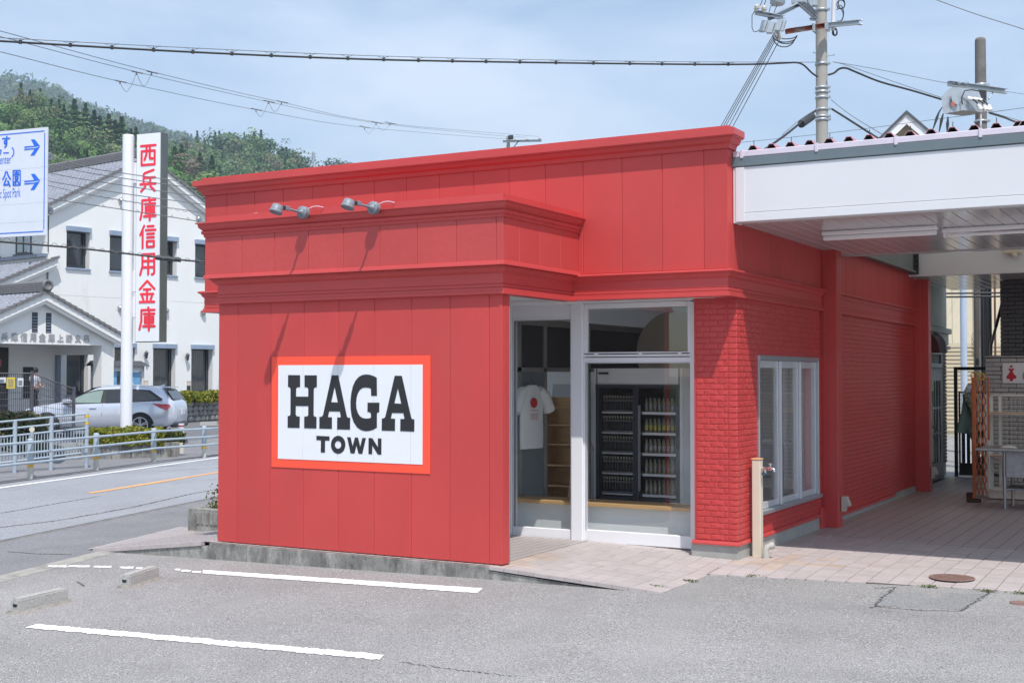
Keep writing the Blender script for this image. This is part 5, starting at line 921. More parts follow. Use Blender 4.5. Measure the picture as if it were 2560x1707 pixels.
wire([(2038,278,28),(2010,300,27.5),(1960,340,26.5),(1905,378,25.5)], .026, 'black cable sloping down left from the tall pole behind the canopy', m_cab); wire([(2040,274,28),(2000,300,27.5),(1955,338,26.5)], .008, 'thin wire above the left sloping cable'); ob('splice_case', MB().cyl(at(2003,311,27.4),at(2030,292,27.9),.085,n=10), m_dark, label='black splice case on the cable left of the tall pole', cat='splice case')
wire([(2080,273,28),(2120,298,27),(2170,330,26),(2220,362,25)], .024, 'black cable sloping down right from the tall pole behind the canopy', m_cab); wire([(2078,250,28),(2130,290,27),(2220,345,25)], .008, 'thin wire sloping down right from the tall pole')
wire([(1840,358,36),(2100,330,34),(2330,300,32),(2560,270,30),(2700,250,29)], .007, 'faint thin wire rising right behind the gabled house'); wire([(2340,0,20),(2440,36,20),(2560,74,20),(2700,120,20)], .007, 'thin wire crossing the top right corner of the sky')
# service wires in front of the bank
for k, (pts, r) in enumerate([([(20,352),(199,413),(300,432),(507,461),(620,474)],.011),([(20,372),(163,419.6),(300,444.7),(504,473),(620,486)],.011),([(20,398),(132,434),(300,462.6),(479,489),(620,506)],.011),([(20,428),(116.7,452),(300,482.7),(507,511),(620,526)],.011),([(20,440),(199,481.7),(300,500),(507,531.7),(620,546)],.008),([(20,472),(116.7,495),(300,523),(500.6,554),(620,572)],.011)]):
    w_, Q2 = wire([(a, b, 31.0 if a < 250 else 30) for a, b in pts], r, ['uppermost wire crossing the bank sign pylon','second wire from the top crossing the bank sign pylon','third wire from the top crossing the bank sign pylon','fourth wire from the top crossing the bank sign pylon','twisted thin wire with a spiral crossing the bank sign pylon','lowest thin wire with small rings crossing the bank sign pylon'][k], m_wire, group='service wires in front of the bank')
    if k == 4: ob('spiral_tie', MB().tube([at(180+i*2.2, 478+ (i*2.2)*.164+5*abs(math.sin(i*.38)), 30.4) for i in range(150)], .005, 4), m_wire, w_)
    if k == 5: 
        mb = MB()
        for px in (164,209,258,303,345,388,430,470): py = np.interp(px,[116.7,300,500],[495,523,554]); mb.tube([at(px+2.4*math.cos(t),py-2+3*math.sin(t),30.5) for t in np.linspace(0,6.28,10)], .006, 4)
        ob('ring', mb, m_wire, w_)
wg, Qg = wire([(-140,590,25),(0,604,25.6),(200,621,26.2),(393,643,26.8),(455,650,27),(560,658,27.3),(640,664,27.6)], .022, 'black cable crossing low in front of the bank windows', m_cab)
ob('splice_tube', MB().cyl(at(389,644,26.7),at(452,650,26.9),.05,.05,12), m_dark, wg)
ob('spiral_tie', MB().tube([at(i*1.7, 596+(i*1.7)*.1135+4*math.sin(i*.45), 26.1) for i in range(0,300)], .005, 4), m_wire, wg)

# ------------------------------------------------------------------ bank building across the road
GA = R(8.3); Gv = Vector((math.sin(GA), math.cos(GA), 0)); Nv = Vector((Gv.y, -Gv.x, 0)); B0 = Vector((-38.10, 32.55, 0))
def BT(s, o, z): return (B0.x+Gv.x*s+Nv.x*o, B0.y+Gv.y*s+Nv.y*o, z)
bank = thing('bank_building', 'white two-storey bank with grey tiled roofs and a gabled entrance porch', 'building', tuple(B0))
m_stucco = M('white_stucco',(.79,.79,.77),.8,var=.035,scale=.5,bump=.15,bscale=20,col2=(.52,.52,.49),c2=(.60,.85),s2=.8,stretch=(1,1,.25))
m_rt = M('grey_glazed_roof_tile',(.30,.315,.36),.32,var=.25,scale=7,rnd=.0); m_ridge = M('dark_ridge_tile',(.17,.165,.17),.6,var=.15,scale=9); m_hood = M('blue_grey_hood',(.27,.34,.44),.5); m_wf = M('dark_window_frame',(.04,.045,.055),.4)
m_cur = M('taupe_curtain',(.50,.45,.43),.8,var=.12,scale=14,stretch=(1,1,.05)); m_bgl = glassmat('bank_glass',(.7,.72,.74),.9); m_vg = M('grey_gutter_paint',(.19,.22,.28),.5)
# gable wall built with real openings: columns between windows
wins_u = [(.80,1.80,5.93,7.34),(2.70,3.70,5.93,7.34),(4.92,5.90,5.93,7.34),(6.83,7.80,5.93,7.34)]
wins_l = [(.85,1.78,1.1,2.95),(2.95,3.9,1.1,2.95),(4.77,5.87,1.1,2.95),(6.67,7.78,1.1,2.95)]
mb = MB(BT); WT = .32
def wallrow(z0, z1, wins, s0, s1):
    edges = [s0]
    for a, b, c, d in wins: edges += [a, b]
    edges.append(s1)
    for i in range(0, len(edges), 2): mb.box(edges[i], edges[i+1], -WT, 0, z0, z1)
    for a, b, c, d in wins:
        if c > z0: mb.box(a, b, -WT, 0, z0, c)
        if d < z1: mb.box(a, b, -WT, 0, d, z1)
wallrow(-.1, 4.86, wins_l, 0, 8.65); wallrow(4.875, 8.15, wins_u, 0, 8.65)
mb.prism([(0,0,8.15),(8.65,0,8.15),(4.32,0,10.45)],(0,-WT,0)); mb.box(.02,8.63,-WT+.01,-.012,4.86,4.875)
ob('wall', mb, m_stucco, bank)
ob('side_wall', MB(BT).box(0,.3,-14,-WT,-.1,8.15).box(8.35,8.65,-14,-WT,-.1,8.15), m_stucco, bank)
def bwin(a, b, c, d, T_=BT, parent=bank):
    w = ob('window', MB(T_).box(a,a+.07,-.34,-.27,c,d).box(b-.12,b,-.34,-.27,c,d).box(a+.07,b-.12,-.34,-.27,c,c+.12).box(a+.07,b-.12,-.34,-.27,d-.06,d), m_wf, parent)
    mb = MB(T_); n = 40; vs = []
    for i in range(n+1): s = a+.05+(b-a-.1)*i/n; o = -.46+.03*math.sin(i*1.5); vs += [(s,o,c+.05),(s,o,d)]
    mb.add(vs, [(2*i,2*i+2,2*i+3,2*i+1) for i in range(n)], True); ob('curtain', mb, m_cur, w); ob('pane', MB(T_).box(a+.07,b-.12,-.31,-.305,c+.12,d-.06), m_bgl, w)
    ob('hood', MB(T_).bbox(a-.03,b+.02,-.2,.12,d-.02,d+.17,.01), m_hood, parent); ob('sill', MB(T_).bbox(a-.04,b+.03,-.26,.07,c-.07,c,.008), m_hood, parent)
for w_ in wins_u+wins_l: bwin(*w_)
def tileroof(parent, s0, s1, o0, o1, z0, z1, T_, dirs='s', tw=.27, tl=.25, name='roof_tile'):
    # slope from (s0,z0) low to (s1,z1) high, running along o; tiles joined
    mb = MB(T_); L_ = math.hypot(s1-s0, z1-z0); rows = int(L_/tl); cols = int(abs(o1-o0)/tw); sg_ = 1 if s1 > s0 else -1
    us = (s1-s0)/rows; uz = (z1-z0)/rows; nrm = Vector((-(z1-z0), 0, abs(s1-s0))) if s1 > s0 else Vector((z1-z0, 0, abs(s1-s0))); nrm.normalize(); dd_ = (o1-o0)/cols
    for r in range(rows):
        for c in range(cols):
            sA, zA_ = s0+us*r, z0+uz*r; oA = o0+dd_*c; pr_ = [(0,.0),(.22,-.01),(.55,.005),(.78,.05),(1,.0)]; vs = []
            for (t, h) in pr_:
                vs.append((sA+nrm.x*(h+.035)-us*.08, oA+dd_*t, zA_+nrm.z*(h+.035)-uz*.08))
            for (t, h) in pr_: vs.append((sA+us+nrm.x*(h+.0), oA+dd_*t, zA_+uz+nrm.z*(h+.0)))
            for (t, h) in pr_: vs.append((sA+nrm.x*(h-.01)-us*.08, oA+dd_*t, zA_+nrm.z*(h-.01)-uz*.08))
            n = len(pr_); mb.add(vs, [(i,i+1,n+i+1,n+i) for i in range(n-1)]+[(2*n+i,2*n+i+1,i+1,i) for i in range(n-1)], True)
    return ob(name, mb, m_rt, parent, kind='stuff')
def slab(parent, s0, s1, o0, o1, z0, z1, T_, th=.1, mat=None, name='roof_deck'):
    return ob(name, MB(T_).add([(s0,o0,z0-th),(s1,o0,z1-th),(s1,o1,z1-th),(s0,o1,z0-th),(s0,o0,z0),(s1,o0,z1),(s1,o1,z1),(s0,o1,z0)],[(0,3,2,1),(4,5,6,7),(0,1,5,4),(1,2,6,5),(2,3,7,6),(3,0,4,7)]), mat or m_ridge, parent)
def verge(parent, s0, s1, o, z0, z1, T_):   # tile ends + white bargeboard along a rake
    n = max(3, int(math.hypot(s1-s0, z1-z0)/.25)); mb = MB(T_)
    for i in range(n):
        t = i/n; t1 = (i+1.12)/n; a, b = s0+(s1-s0)*t, s0+(s1-s0)*t1; za, zb = z0+(z1-z0)*t, z0+(z1-z0)*t1
        mb.add([(a,o-.16,za-.02),(b,o-.16,zb-.06),(b,o+.03,zb-.06),(a,o+.03,za-.02),(a,o-.16,za+.08),(b,o-.16,zb+.04),(b,o+.03,zb+.04),(a,o+.03,za+.08)],[(0,3,2,1),(4,5,6,7),(0,1,5,4),(1,2,6,5),(2,3,7,6),(3,0,4,7)])
    ob('verge_tile', mb, m_ridge, parent, kind='stuff')
    slab(parent, s0, s1, o-.12, o-.04, z0-.03, z1-.03, T_, .26, m_stucco, 'bargeboard')
    slab(parent, s0, s1, o-.22, o-.12, z0-.03, z1-.03, T_, .38, m_stucco, 'bargeboard')
sl_ = (10.53-8.23)/4.32
tileroof(bank, -.75, 4.32, .3, -13.5, 8.23-.75*sl_, 10.6, BT); slab(bank, -.75, 4.32, .25, -13.5, 8.22-.75*sl_, 10.58, BT, .12); slab(bank, 9.4, 4.32, .25, -13.5, 8.22-.75*sl_, 10.58, BT, .12)
verge(bank, -.75, 4.32, .3, 8.23-.75*sl_+.02, 10.60, BT); verge(bank, 9.4, 4.32, .3, 8.23-.75*sl_+.02, 10.60, BT)
def ridge(parent, s, z, o0, o1, T_, w=.16, h=.34):
    mb = MB(T_)
    for i, hh in enumerate((0,.07,.14,.21)): mb.box(s-w+.02*i, s+w-.02*i, o1, o0, z+hh, z+hh+.055)
    mb.cyl((s,o0,z+.30),(s,o1,z+.30), .085, n=10); ob('ridge', mb, m_ridge, parent)
    mb = MB(T_); mb.lathe([(.2,0),(.2,.06),(.12,.08),(.12,.04),(0,.05)], (s,o0,z+.2), 16, (0,1,0)); ob('ridge_end_tile', mb, m_ridge, parent)
ridge(bank, 4.32, 10.62, .3, -13.5, BT)
# vents and lanterns
m_vent = M('steel_vent',(.5,.5,.5),.25,metal=.8)
for (s, z) in [(3.19,8.72),(6.97,8.38),(3.19,4.49),(5.36,4.48),(7.23,4.46),(5.2,8.6)]:
    mb = MB(BT); mb.lathe([(.13,0),(.13,.06),(.10,.12),(.04,.16),(0,.165)], (s,0,z), 14, (0,1,-.25)); ob('vent_hood', mb, m_vent, bank)
for (s, z) in [(4.33,2.66),(6.36,2.60)]:
    mb = MB(BT); mb.lathe([(0,-.16),(.05,-.13),(.075,.06),(.1,.07),(.03,.16),(0,.2)], (s,.16,z), 8); mb.box(s-.02,s+.02,0,.16,z-.02,z+.02); ob('wall_lantern', mb, M('lantern_grey',(.16,.17,.17),.5), bank)
ob('corner_conduit', MB(BT).cyl((.01,.03,6.45),(.01,.03,8.1),.018,n=6).cyl((.01,.03,4.95),(.01,.03,5.85),.018,n=6), m_wf, bank)
ob('downpipe', MB(BT).cyl((-.62,-.25,6.4),(-.62,-.25,7.9),.06,n=8), m_vg, bank)
# left wing wall (faces the camera's left): plane o direction
ob('wing_wall', MB(BT).box(-.0,.28,-.33,-.3,0,8).box(-.05,.0,-14,-.0,4.5,8.15), m_stucco, bank)
for (o0, o1) in [(-2.02,-.98),(-4.3,-3.2)]:
    w = ob('window', MB(BT).box(-.09,-.05,o0,o0+.07,6.46,7.2).box(-.09,-.05,o1-.14,o1,6.46,7.2).box(-.09,-.05,o0+.07,o1-.14,6.46,6.53).box(-.09,-.05,(o0+o1)/2-.03,(o0+o1)/2+.03,6.53,7.2), m_wf, bank); ob('pane', MB(BT).box(-.07,-.06,o0+.07,o1-.14,6.53,7.2), M('pale_window_glass',(.36,.42,.43),.1), w)
    ob('sill', MB(BT).box(-.14,-.05,o0-.1,o1+.1,6.40,6.46), m_wf, bank)
# lean-to roof
LZ = lambda s: 6.12+(s+.05)*.46
tileroof(bank, -3.2, -.1, .35, -13, LZ(-3.2), LZ(-.1), BT); slab(bank, -3.2, -.1, .3, -13, LZ(-3.2)-.01, LZ(-.1)-.01, BT, .1); verge(bank, -3.2, .25, .35, LZ(-3.2)+.03, LZ(.25)+.0, BT)
ob('wall', MB(BT).prism([(-3.0,.0,-.1),(-.0,.0,-.1),(-.0,.0,5.85),(-3.0,.0,4.5)],(0,-.3,0)), m_stucco, bank); ob('gutter', MB(BT).box(-.25,-.05,-13,.1,6.26,6.38), m_vg, bank)
# entrance porch
PO = 3.2
PTn = BT
ptop = lambda s: 4.62-abs(s+2.23)*.44
mb = MB(BT); mb.prism([(-6,PO,2.91),(.69,PO,2.91),(.69,PO,ptop(.69)-.05),(-2.23,PO,4.60),(-6,PO,ptop(-6)-.05)],(0,-.35,0)); mb.box(.18,.69,PO-.5,PO,.0,2.91); mb.box(-6,-5.6,PO-.5,PO,0,2.91); mb.box(.34,.69,.0,PO-.5,2.6,3.3)
ob('porch_wall', mb, m_stucco, bank)
ob('porch_ceiling', MB(BT).box(-6,.34,.0,PO-.35,2.93,2.98), m_stucco, bank)
for (a, b) in [(-2.58,-2.36),(-2.05,-1.84)]:
    v = ob('louvre', MB(BT).box(a,b,PO-.02,PO+.004,3.30,4.0), m_wf, bank)
    ob('louvre_slat', MB(BT).box(a+.02,b-.02,PO+.004,PO+.02,3.33,3.35).box(a+.02,b-.02,PO+.004,PO+.02,3.43,3.45).box(a+.02,b-.02,PO+.004,PO+.02,3.53,3.55).box(a+.02,b-.02,PO+.004,PO+.02,3.63,3.65).box(a+.02,b-.02,PO+.004,PO+.02,3.73,3.75).box(a+.02,b-.02,PO+.004,PO+.02,3.83,3.85), m_hood, v)
tileroof(bank, -6.2, -2.23, PO+.35, .02, ptop(-6.2), ptop(-2.23)+.06, BT); slab(bank, -6.2, -2.23, PO+.3, .02, ptop(-6.2)-.01, ptop(-2.23)+.05, BT, .1); slab(bank, 1.0, -2.23, PO+.3, .02, ptop(1.0)-.01, ptop(-2.23)+.05, BT, .1)
verge(bank, -6.2, -2.23, PO+.35, ptop(-6.2)+.02, ptop(-2.23)+.08, BT); verge(bank, 1.0, -2.23, PO+.35, ptop(1.0)+.02, ptop(-2.23)+.08, BT); ridge(bank, -2.23, ptop(-2.23)+.1, PO+.35, .02, BT, .15)
# entry wall, doors, notice case
ob('entry_wall', MB(BT).box(-5.6,.0,-.05,-.001,0,2.93), m_stucco, bank)
dw = ob('entrance_door', MB(BT).box(-4.4,-1.55,.001,.04,.3,2.85), M('near_black_door',(.012,.012,.014),.25), bank)
mb = MB(BT)
for i in range(22): mb.box(-3.9,-2.45,.04,.05,1.0+.07*i,1.02+.07*i)
ob('blind_slat', mb, M('blind_grey',(.2,.2,.2),.5), dw)
ob('heart_sticker', MB(BT).box(-2.05,-1.82,.04,.048,2.15,2.42), M('muted_red_sticker',(.35,.08,.09),.5), dw); ob('green_sticker', MB(BT).box(-2.1,-1.92,.04,.048,.95,1.75), M('green_sticker',(.03,.28,.14),.5), dw)
ob('notice_panel', MB(BT).box(-.95,-.55,.001,.03,1.0,2.15), M('black_notice_panel',(.02,.02,.02),.5), bank)
ob('downpipe', MB(BT).box(.36,.52,.01,.14,.2,2.93), m_vg, bank)
nb = thing('notice_case', 'roofed notice case with two bright blue posters beside the bank entrance', 'notice case', BT(2.5,1.2,.3))
ob('case_frame', MB(BT).box(1.15,3.4,1.1,1.3,1.05,1.15).box(1.15,1.22,1.1,1.3,.2,2.2).box(3.3,3.4,1.1,1.3,.2,2.2).box(1.15,3.4,1.1,1.3,2.0,2.2), m_fascia, nb); ob('case_roof', MB(BT).add([(1.0,.95,2.2),(3.55,.95,2.2),(3.55,1.5,2.2),(1.0,1.5,2.2),(1.15,1.1,2.4),(3.4,1.1,2.4)],[(0,1,5,4),(3,4,5,2),(0,4,3),(1,2,5),(0,3,2,1)]), m_wf, nb)
m_po = M('poster_blue',(.16,.38,.62),.4,var=.25,scale=3); m_pg = M('poster_green',(.06,.34,.12),.4); m_pw = M('poster_cloud_white',(.7,.76,.82),.4)
for (a, b) in [(1.3,2.15),(2.3,3.2)]:
    q = ob('poster', MB(BT).box(a,b,1.3,1.31,1.2,1.98), m_po, nb); ob('poster_strip', MB(BT).box(a,b,1.312,1.316,1.2,1.28).box(a+.1,a+.16,1.312,1.316,1.28,1.36).box(a+.4,a+.46,1.312,1.316,1.28,1.4), m_pg, q); ob('poster_patch', MB(BT).box(a+.08,b-.3,1.312,1.316,1.42,1.55), m_pw, q)
    mb = MB(BT)
    for i in range(16): t = random.uniform(0,6.28); r = random.uniform(.05,.2); s_ = a+.3+r*math.cos(t); z_ = 1.72+r*math.sin(t)*.8; mb.box(s_-.018,s_+.018,1.316,1.319,z_-.018,z_+.018)
    ob('poster_dots', mb, M('poster_red',(.6,.08,.08),.5), q)
# strokes: rounded lettering
STK = {
'西': [[(.5,9.3),(9.5,9.3)],[(1,6.9),(9,6.9),(9,.7),(1,.7),(1,6.9)],[(4,9.3),(4,6),(3.7,4.8),(2.8,3)],[(6,9.3),(6,4),(6.3,3.4),(7.8,3.4)]],
'兵': [[(8.4,9.7),(3,8.5),(2.3,7.9),(2.3,3.6)],[(2.3,6.4),(9.2,6.4)],[(6.4,6.4),(6.4,3.6)],[(.4,3.6),(9.7,3.6)],[(3.4,2.4),(.9,.4)],[(6.6,2.4),(9.2,.4)]],
'庫': [[(5.8,10),(5.8,8.9)],[(1.6,8.9),(9.6,8.9)],[(1.6,8.9),(1.6,4),(.5,.3)],[(3.2,7.2),(9.5,7.2)],[(3.8,5.8),(8.9,5.8),(8.9,3.2),(3.8,3.2),(3.8,5.8)],[(3.8,4.5),(8.9,4.5)],[(2.8,1.7),(9.8,1.7)],[(6.3,8.9),(6.3,-.1)]],
'信': [[(2.9,10),(.5,5.9)],[(2,7.6),(2,0)],[(5,9.7),(8.6,9.7)],[(4,8),(9.8,8)],[(4.8,6.3),(8.9,6.3)],[(4.8,4.7),(8.9,4.7)],[(4.7,3),(8.9,3),(8.9,.5),(4.7,.5),(4.7,3)]],
'用': [[(2,9.4),(9.2,9.4),(9.2,.9),(8.6,.4),(7.8,.4)],[(2,9.4),(2,4),(.7,.3)],[(2,6.4),(9.2,6.4)],[(2,3.6),(9.2,3.6)],[(5.6,9.4),(5.6,.5)]],
'金': [[(5,9.9),(.5,6.2)],[(5,9.9),(9.5,6.2)],[(3,6.1),(7,6.1)],[(1.2,4),(8.8,4)],[(5,6.1),(5,.5)],[(2,3),(2.8,1.5)],[(8,3),(7.2,1.5)],[(.6,.5),(9.4,.5)]],
'上': [[(4.6,9.6),(4.6,.7)],[(4.6,5.8),(8.7,5.8)],[(.5,.7),(9.5,.7)]],
'野': [[(.8,9),(4.6,9),(4.6,5.2),(.8,5.2),(.8,9)],[(.8,7.1),(4.6,7.1)],[(2.7,9),(2.7,1)],[(.6,3.3),(4.8,3.3)],[(.3,.9),(5,1.3)],[(5.8,9),(9.2,9),(7.4,7.2)],[(5.5,6),(9.6,6),(9,4.6)],[(7.5,6),(7.5,.8),(6.4,.6)]],
'支': [[(.8,7.8),(9.2,7.8)],[(5,9.8),(5,5.5)],[(1.8,5.4),(7.8,5.4),(5.6,2.4),(1,.4)],[(3,4.6),(5.6,2),(9.2,.4)]],
'店': [[(5,10),(5,8.8)],[(1.4,8.8),(9.4,8.8)],[(1.4,8.8),(1.4,4),(.5,.6)],[(5.4,8),(5.4,4.4)],[(5.4,6.4),(8.8,6.4)],[(3.2,4.4),(8.4,4.4),(8.4,.8),(3.2,.8),(3.2,4.4)]],
'す': [[(.6,8),(9.4,8)],[(5.8,9.9),(5.8,3.2),(5.2,1.4),(3.4,0)],[(5.8,5.4),(4.6,6.1),(3.2,5.6),(2.7,4.6),(3.3,3.5),(4.6,3.2),(5.8,4)]],
'ワ': [[(1,5.8),(1,8.6),(9,8.6),(8.6,5),(6.6,2.2),(3.2,.5)]], 'ー': [[(.5,5),(9.5,5)]], ')': [[(3,10),(5.4,7.8),(6,5),(5.4,2.2),(3,0)]],
'公': [[(3.9,9.3),(3.0,7),(.6,4.6)],[(5.6,9.3),(6.8,7),(9.4,4.6)],[(4.7,5.2),(2,1),(8.2,1.3)],[(6.6,3.4),(8.9,.2)]],
'園': [[(.6,9.6),(9.4,9.6),(9.4,.3),(.6,.3),(.6,9.6)],[(2.6,8.2),(7.4,8.2)],[(5,9.2),(5,7)],[(2,7),(8,7)],[(3.3,5.8),(6.7,5.8),(6.7,4.4),(3.3,4.4),(3.3,5.8)],[(5,4.4),(2.2,1.8)],[(4,3.2),(4,1.3)],[(5,4),(8,1.4)]],
'青': [[(-2,9),(8,9)],[(-2,7.4),(7,7.4)],[(-2,5.8),(9,5.8)],[(7.4,4.4),(7.4,1),(6.4,.6)],[(-2,4.4),(7.4,4.4)],[(-2,3.2),(7.4,3.2)],[(-2,2),(7.4,2)]],
}
def glyph(ch, O, ex, ez, w, nrm, mat, parent, name='character', th=.012):   # O origin (lower left), ex/ez = full-width vectors for 10 units
    mb = MB(); k = 0; u = ex.normalized(); vv = ez.normalized()
    for st in STK[ch]:
        pts = [O+ex*(x/10)+ez*(y/10) for x, y in st]
        for a, b in zip(pts, pts[1:]):
            d = (b-a).normalized(); s = nrm.cross(d).normalized(); out = []; k += 1
            for c, sg_ in ((b,1),(a,-1)):
                for i in range(7): t = -math.pi/2+math.pi*i/6; out.append(c+d*(sg_*math.cos(t)*w/2)+s*(sg_*math.sin(t)*w/2)*1)
            mb.prism([p+nrm*.001 for p in out], nrm*(th+k*.0006))
    return ob(name, mb, mat, parent)
m_let = M('grey_metal_letter',(.34,.34,.35),.5)
for i, ch in enumerate('西兵庫信用金庫上野支店'):
    s = -4.05+i*.348
    glyph(ch, Vector(BT(s, PO+.01, 3.02)), Gv*.24, Vector((0,0,.25)), .034, Nv, m_let, bank, 'metal_character', .012)
# ------------------------------------------------------------------ pylon sign
pyD = 34.0; pb_ = at(316.5,937,pyD); pg = gzz(pb_.x, pb_.y)
py_ = thing('bank_pylon_sign', 'tall white bank sign with seven red characters on a thick white pole', 'sign', (pb_.x,pb_.y,pg))
m_pw2 = M('white_pole_paint',(.80,.81,.84),.4,var=.03,scale=1); m_pf = M('white_sign_acrylic',(.80,.82,.86),.25,var=.02); m_ps = M('sign_steel_edge',(.15,.155,.14),.3,metal=.5,var=.15,scale=1); m_pr = M('sign_red',(.85,.03,.06),.4)
ztop = CH+(937-337)*pyD/FPX
ob('pole', MB().cyl((pb_.x,pb_.y,-.3),(pb_.x,pb_.y,ztop),.155,.155,28).lathe([(.155,0),(.12,.03),(0,.04)], (pb_.x,pb_.y,ztop), 28), m_pw2, py_)
FA = R(96.6); eL = Vector((-math.sin(FA), math.cos(FA), 0)); eR = -eL; eN = Vector((eR.y,-eR.x,0))   # eR: to the right along the face; eN toward camera
if eN.dot(CP-pb_) < 0: eN = -eN
c0_ = at(338.5,700,pyD); c0_.z = 0; z0_, z1_ = CH+(937-855)*pyD/FPX, CH+(937-333)*pyD/FPX; wS = .82
def PS(a, b, z): p = c0_+eR*a+eN*b; return (p.x, p.y, z)
ob('sign_cabinet', MB(PS).bbox(0,wS,-.30,0,z0_,z1_,.01), m_ps, py_); ob('sign_face', MB(PS).box(.02,wS-.02,.001,.006,z0_+.02,z1_-.02), m_pf, py_)
for z in (z1_-1.05, z1_-4.0+1.35*0-.0, z0_+.95): ob('bracket', MB(PS).bbox(-.16,.0,-.22,-.04,z-.28,z+.28,.01), m_pw2, py_)
for i, ch in enumerate('西兵庫信用金庫'):
    py = [387,451,521,591,659,728,795][i]+2; zc_ = CH+(937-py)*pyD/FPX
    glyph(ch, Vector(PS(.13, .007, zc_-.30)), eR*.54, Vector((0,0,.60)), .068, eN, m_pr, py_, 'red_character', .004)
# ------------------------------------------------------------------ blue and white road sign
sD = 27.0; SA = R(97.5); sR = -Vector((-math.sin(SA), math.cos(SA), 0)); sN = Vector((sR.y,-sR.x,0)); S0 = at(118,450,sD)
if sN.dot(CP-S0) < 0: sN = -sN
def SP(px, py): return onp(px, py, S0, sN)
rs = thing('road_sign', 'white overhead direction sign with blue border and two blue arrows', 'road sign', tuple(S0))
m_sw = M('sign_white_sheeting',(.66,.70,.78),.4,var=.03,scale=2); m_sb = M('sign_blue',(.015,.14,.72),.4); m_sbk = M('sign_back_aluminium',(.3,.32,.34),.4,metal=.4)
TR = SP(118.8,318); BR = SP(115,587.5); Wd = 3.2
zt, zb = TR.z, BR.z; org = Vector((TR.x,TR.y,0))
def SS(a, b, z): p = org+sR*a+sN*b; return (p.x,p.y,z)
ob('sign_panel', MB(SS).box(-Wd,0,-.03,0,zb,zt), m_sw, rs); ob('panel_back', MB(SS).box(-Wd+.02,-.02,-.06,-.031,zb+.2,zb+.3).box(-Wd+.02,-.02,-.06,-.031,zt-.3,zt-.2), m_sbk, rs)
bw2 = .022
ob('blue_border', MB(SS).box(-Wd+.06,-.06-.02,.001,.004,zt-.09,zt-.09+bw2).box(-Wd+.06,-.08,.001,.004,zb+.07,zb+.07+bw2).box(-.06-bw2,-.06,.001,.004,zb+.12,zt-.12), m_sb, rs)
ob('panel_seam', MB(SS).box(-Wd,0,.0005,.001,zt-.86,zt-.857).box(-Wd,0,.0005,.001,zt-1.12,zt-1.117).box(-Wd,0,.0005,.001,zb+.3,zb+.303).box(-Wd,0,.0005,.001,zb+.7,zb+.703), m_sbk, rs)
for y0 in (0, 86):
    P_ = lambda x, y: SP(x/5.227, 300+(y+y0*5.227)/5.227)+sN*.001
    ob('arrow', MB().prism([P_(*p) for p in [(405,258),(455,255),(526,345),(455,350)]], sN*.003).prism([P_(*p) for p in [(320,348),(460,338),(524,343),(460,352),(320,368)]], sN*.0036).prism([P_(*p) for p in [(320,378),(450,370),(522,352),(450,466),(398,468),(452,385),(320,398)]], sN*.004), m_sb, rs)
ex = lambda x0, x1, y: (SP(x1,y)-SP(x0,y)); 
def sgl(ch, x0, x1, y0, y1, w): O = SP(x0, y1)+sN*.001; glyph(ch, O, SP(x1,y1-(x1-x0)*.05)-SP(x0,y1), SP(x0,y0)-SP(x0,y1), w, sN, m_sb, rs, 'blue_character', .003)
sgl('す',6,25.5,342,369,.036); sgl('ワ',-9,4.5,374,391,.026); sgl('ー',9,22,376,390,.026); sgl(')',26,41,370,392,.026)
sgl('青',-22,1.5,432,470,.036); sgl('公',6,27.5,428,467,.038); sgl('園',32,52,426,465,.030)
def text3d(s, O, wdt, hgt, mat, parent, e, n):
    cu = bpy.data.curves.new('text','FONT'); cu.body = s; cu.size = 1; cu.extrude = .0; t = bpy.data.objects.new('tmp', cu); COL.objects.link(t); dg = bpy.context.evaluated_depsgraph_get(); me = bpy.data.meshes.new_from_object(t.evaluated_get(dg)); bpy.data.objects.remove(t)
    xs_ = [v.co.x for v in me.vertices]; ys_ = [v.co.y for v in me.vertices]; x0 = min(xs_); W_ = max(xs_)-x0
    for v in me.vertices: p = O+e*((v.co.x-x0)/W_*wdt)+Vector((0,0,1))*(v.co.y/.72*hgt)+n*.003; v.co = p
    me.materials.clear(); me.materials.append(mat); me.name = 'lettering'; return ob('lettering', me, None, parent)
a = SP(0,411); b = SP(28,409); text3d('enter', a, (b-a).length, .20, m_sb, rs, sR, sN); a = SP(0,496); b = SP(51.5,493); text3d('c Spot Park', a, (b-a).length, .21, m_sb, rs, sR, sN)
ob('support_post', MB(SS).cyl((-3.5,-.3,-.3),(-3.5,-.3,zt+.2),.11,n=14).cyl((-3.5,-.15,zb+.25),(-.15,-.10,zb+.25),.04).cyl((-3.5,-.15,zt-.25),(-.15,-.10,zt-.25),.04), m_sbk, rs)
spk = thing('loudspeaker_mast', 'slim mast with two round grey loudspeakers beside the road sign', 'loudspeaker', tuple(at(117,937,30))[:2]+(0,))
ob('mast', MB().cyl(at(117,380,29.9),at(117,560,29.9),.015,n=8).cyl(at(117,400,29.9),at(104,400,27.2),.012,n=6).cyl(at(117,540,29.9),at(104,540,27.2),.012,n=6), m_dark, spk)
for py in (392, 526): q = at(125,py,30); mb = MB(); mb.lathe([(.02,-.2),(.05,-.12),(.085,-.02),(.10,0),(.08,.01),(.02,-.03),(0,-.02)], q, 18, RT-FW*.6); ob('horn', mb, m_lampgrey, spk)
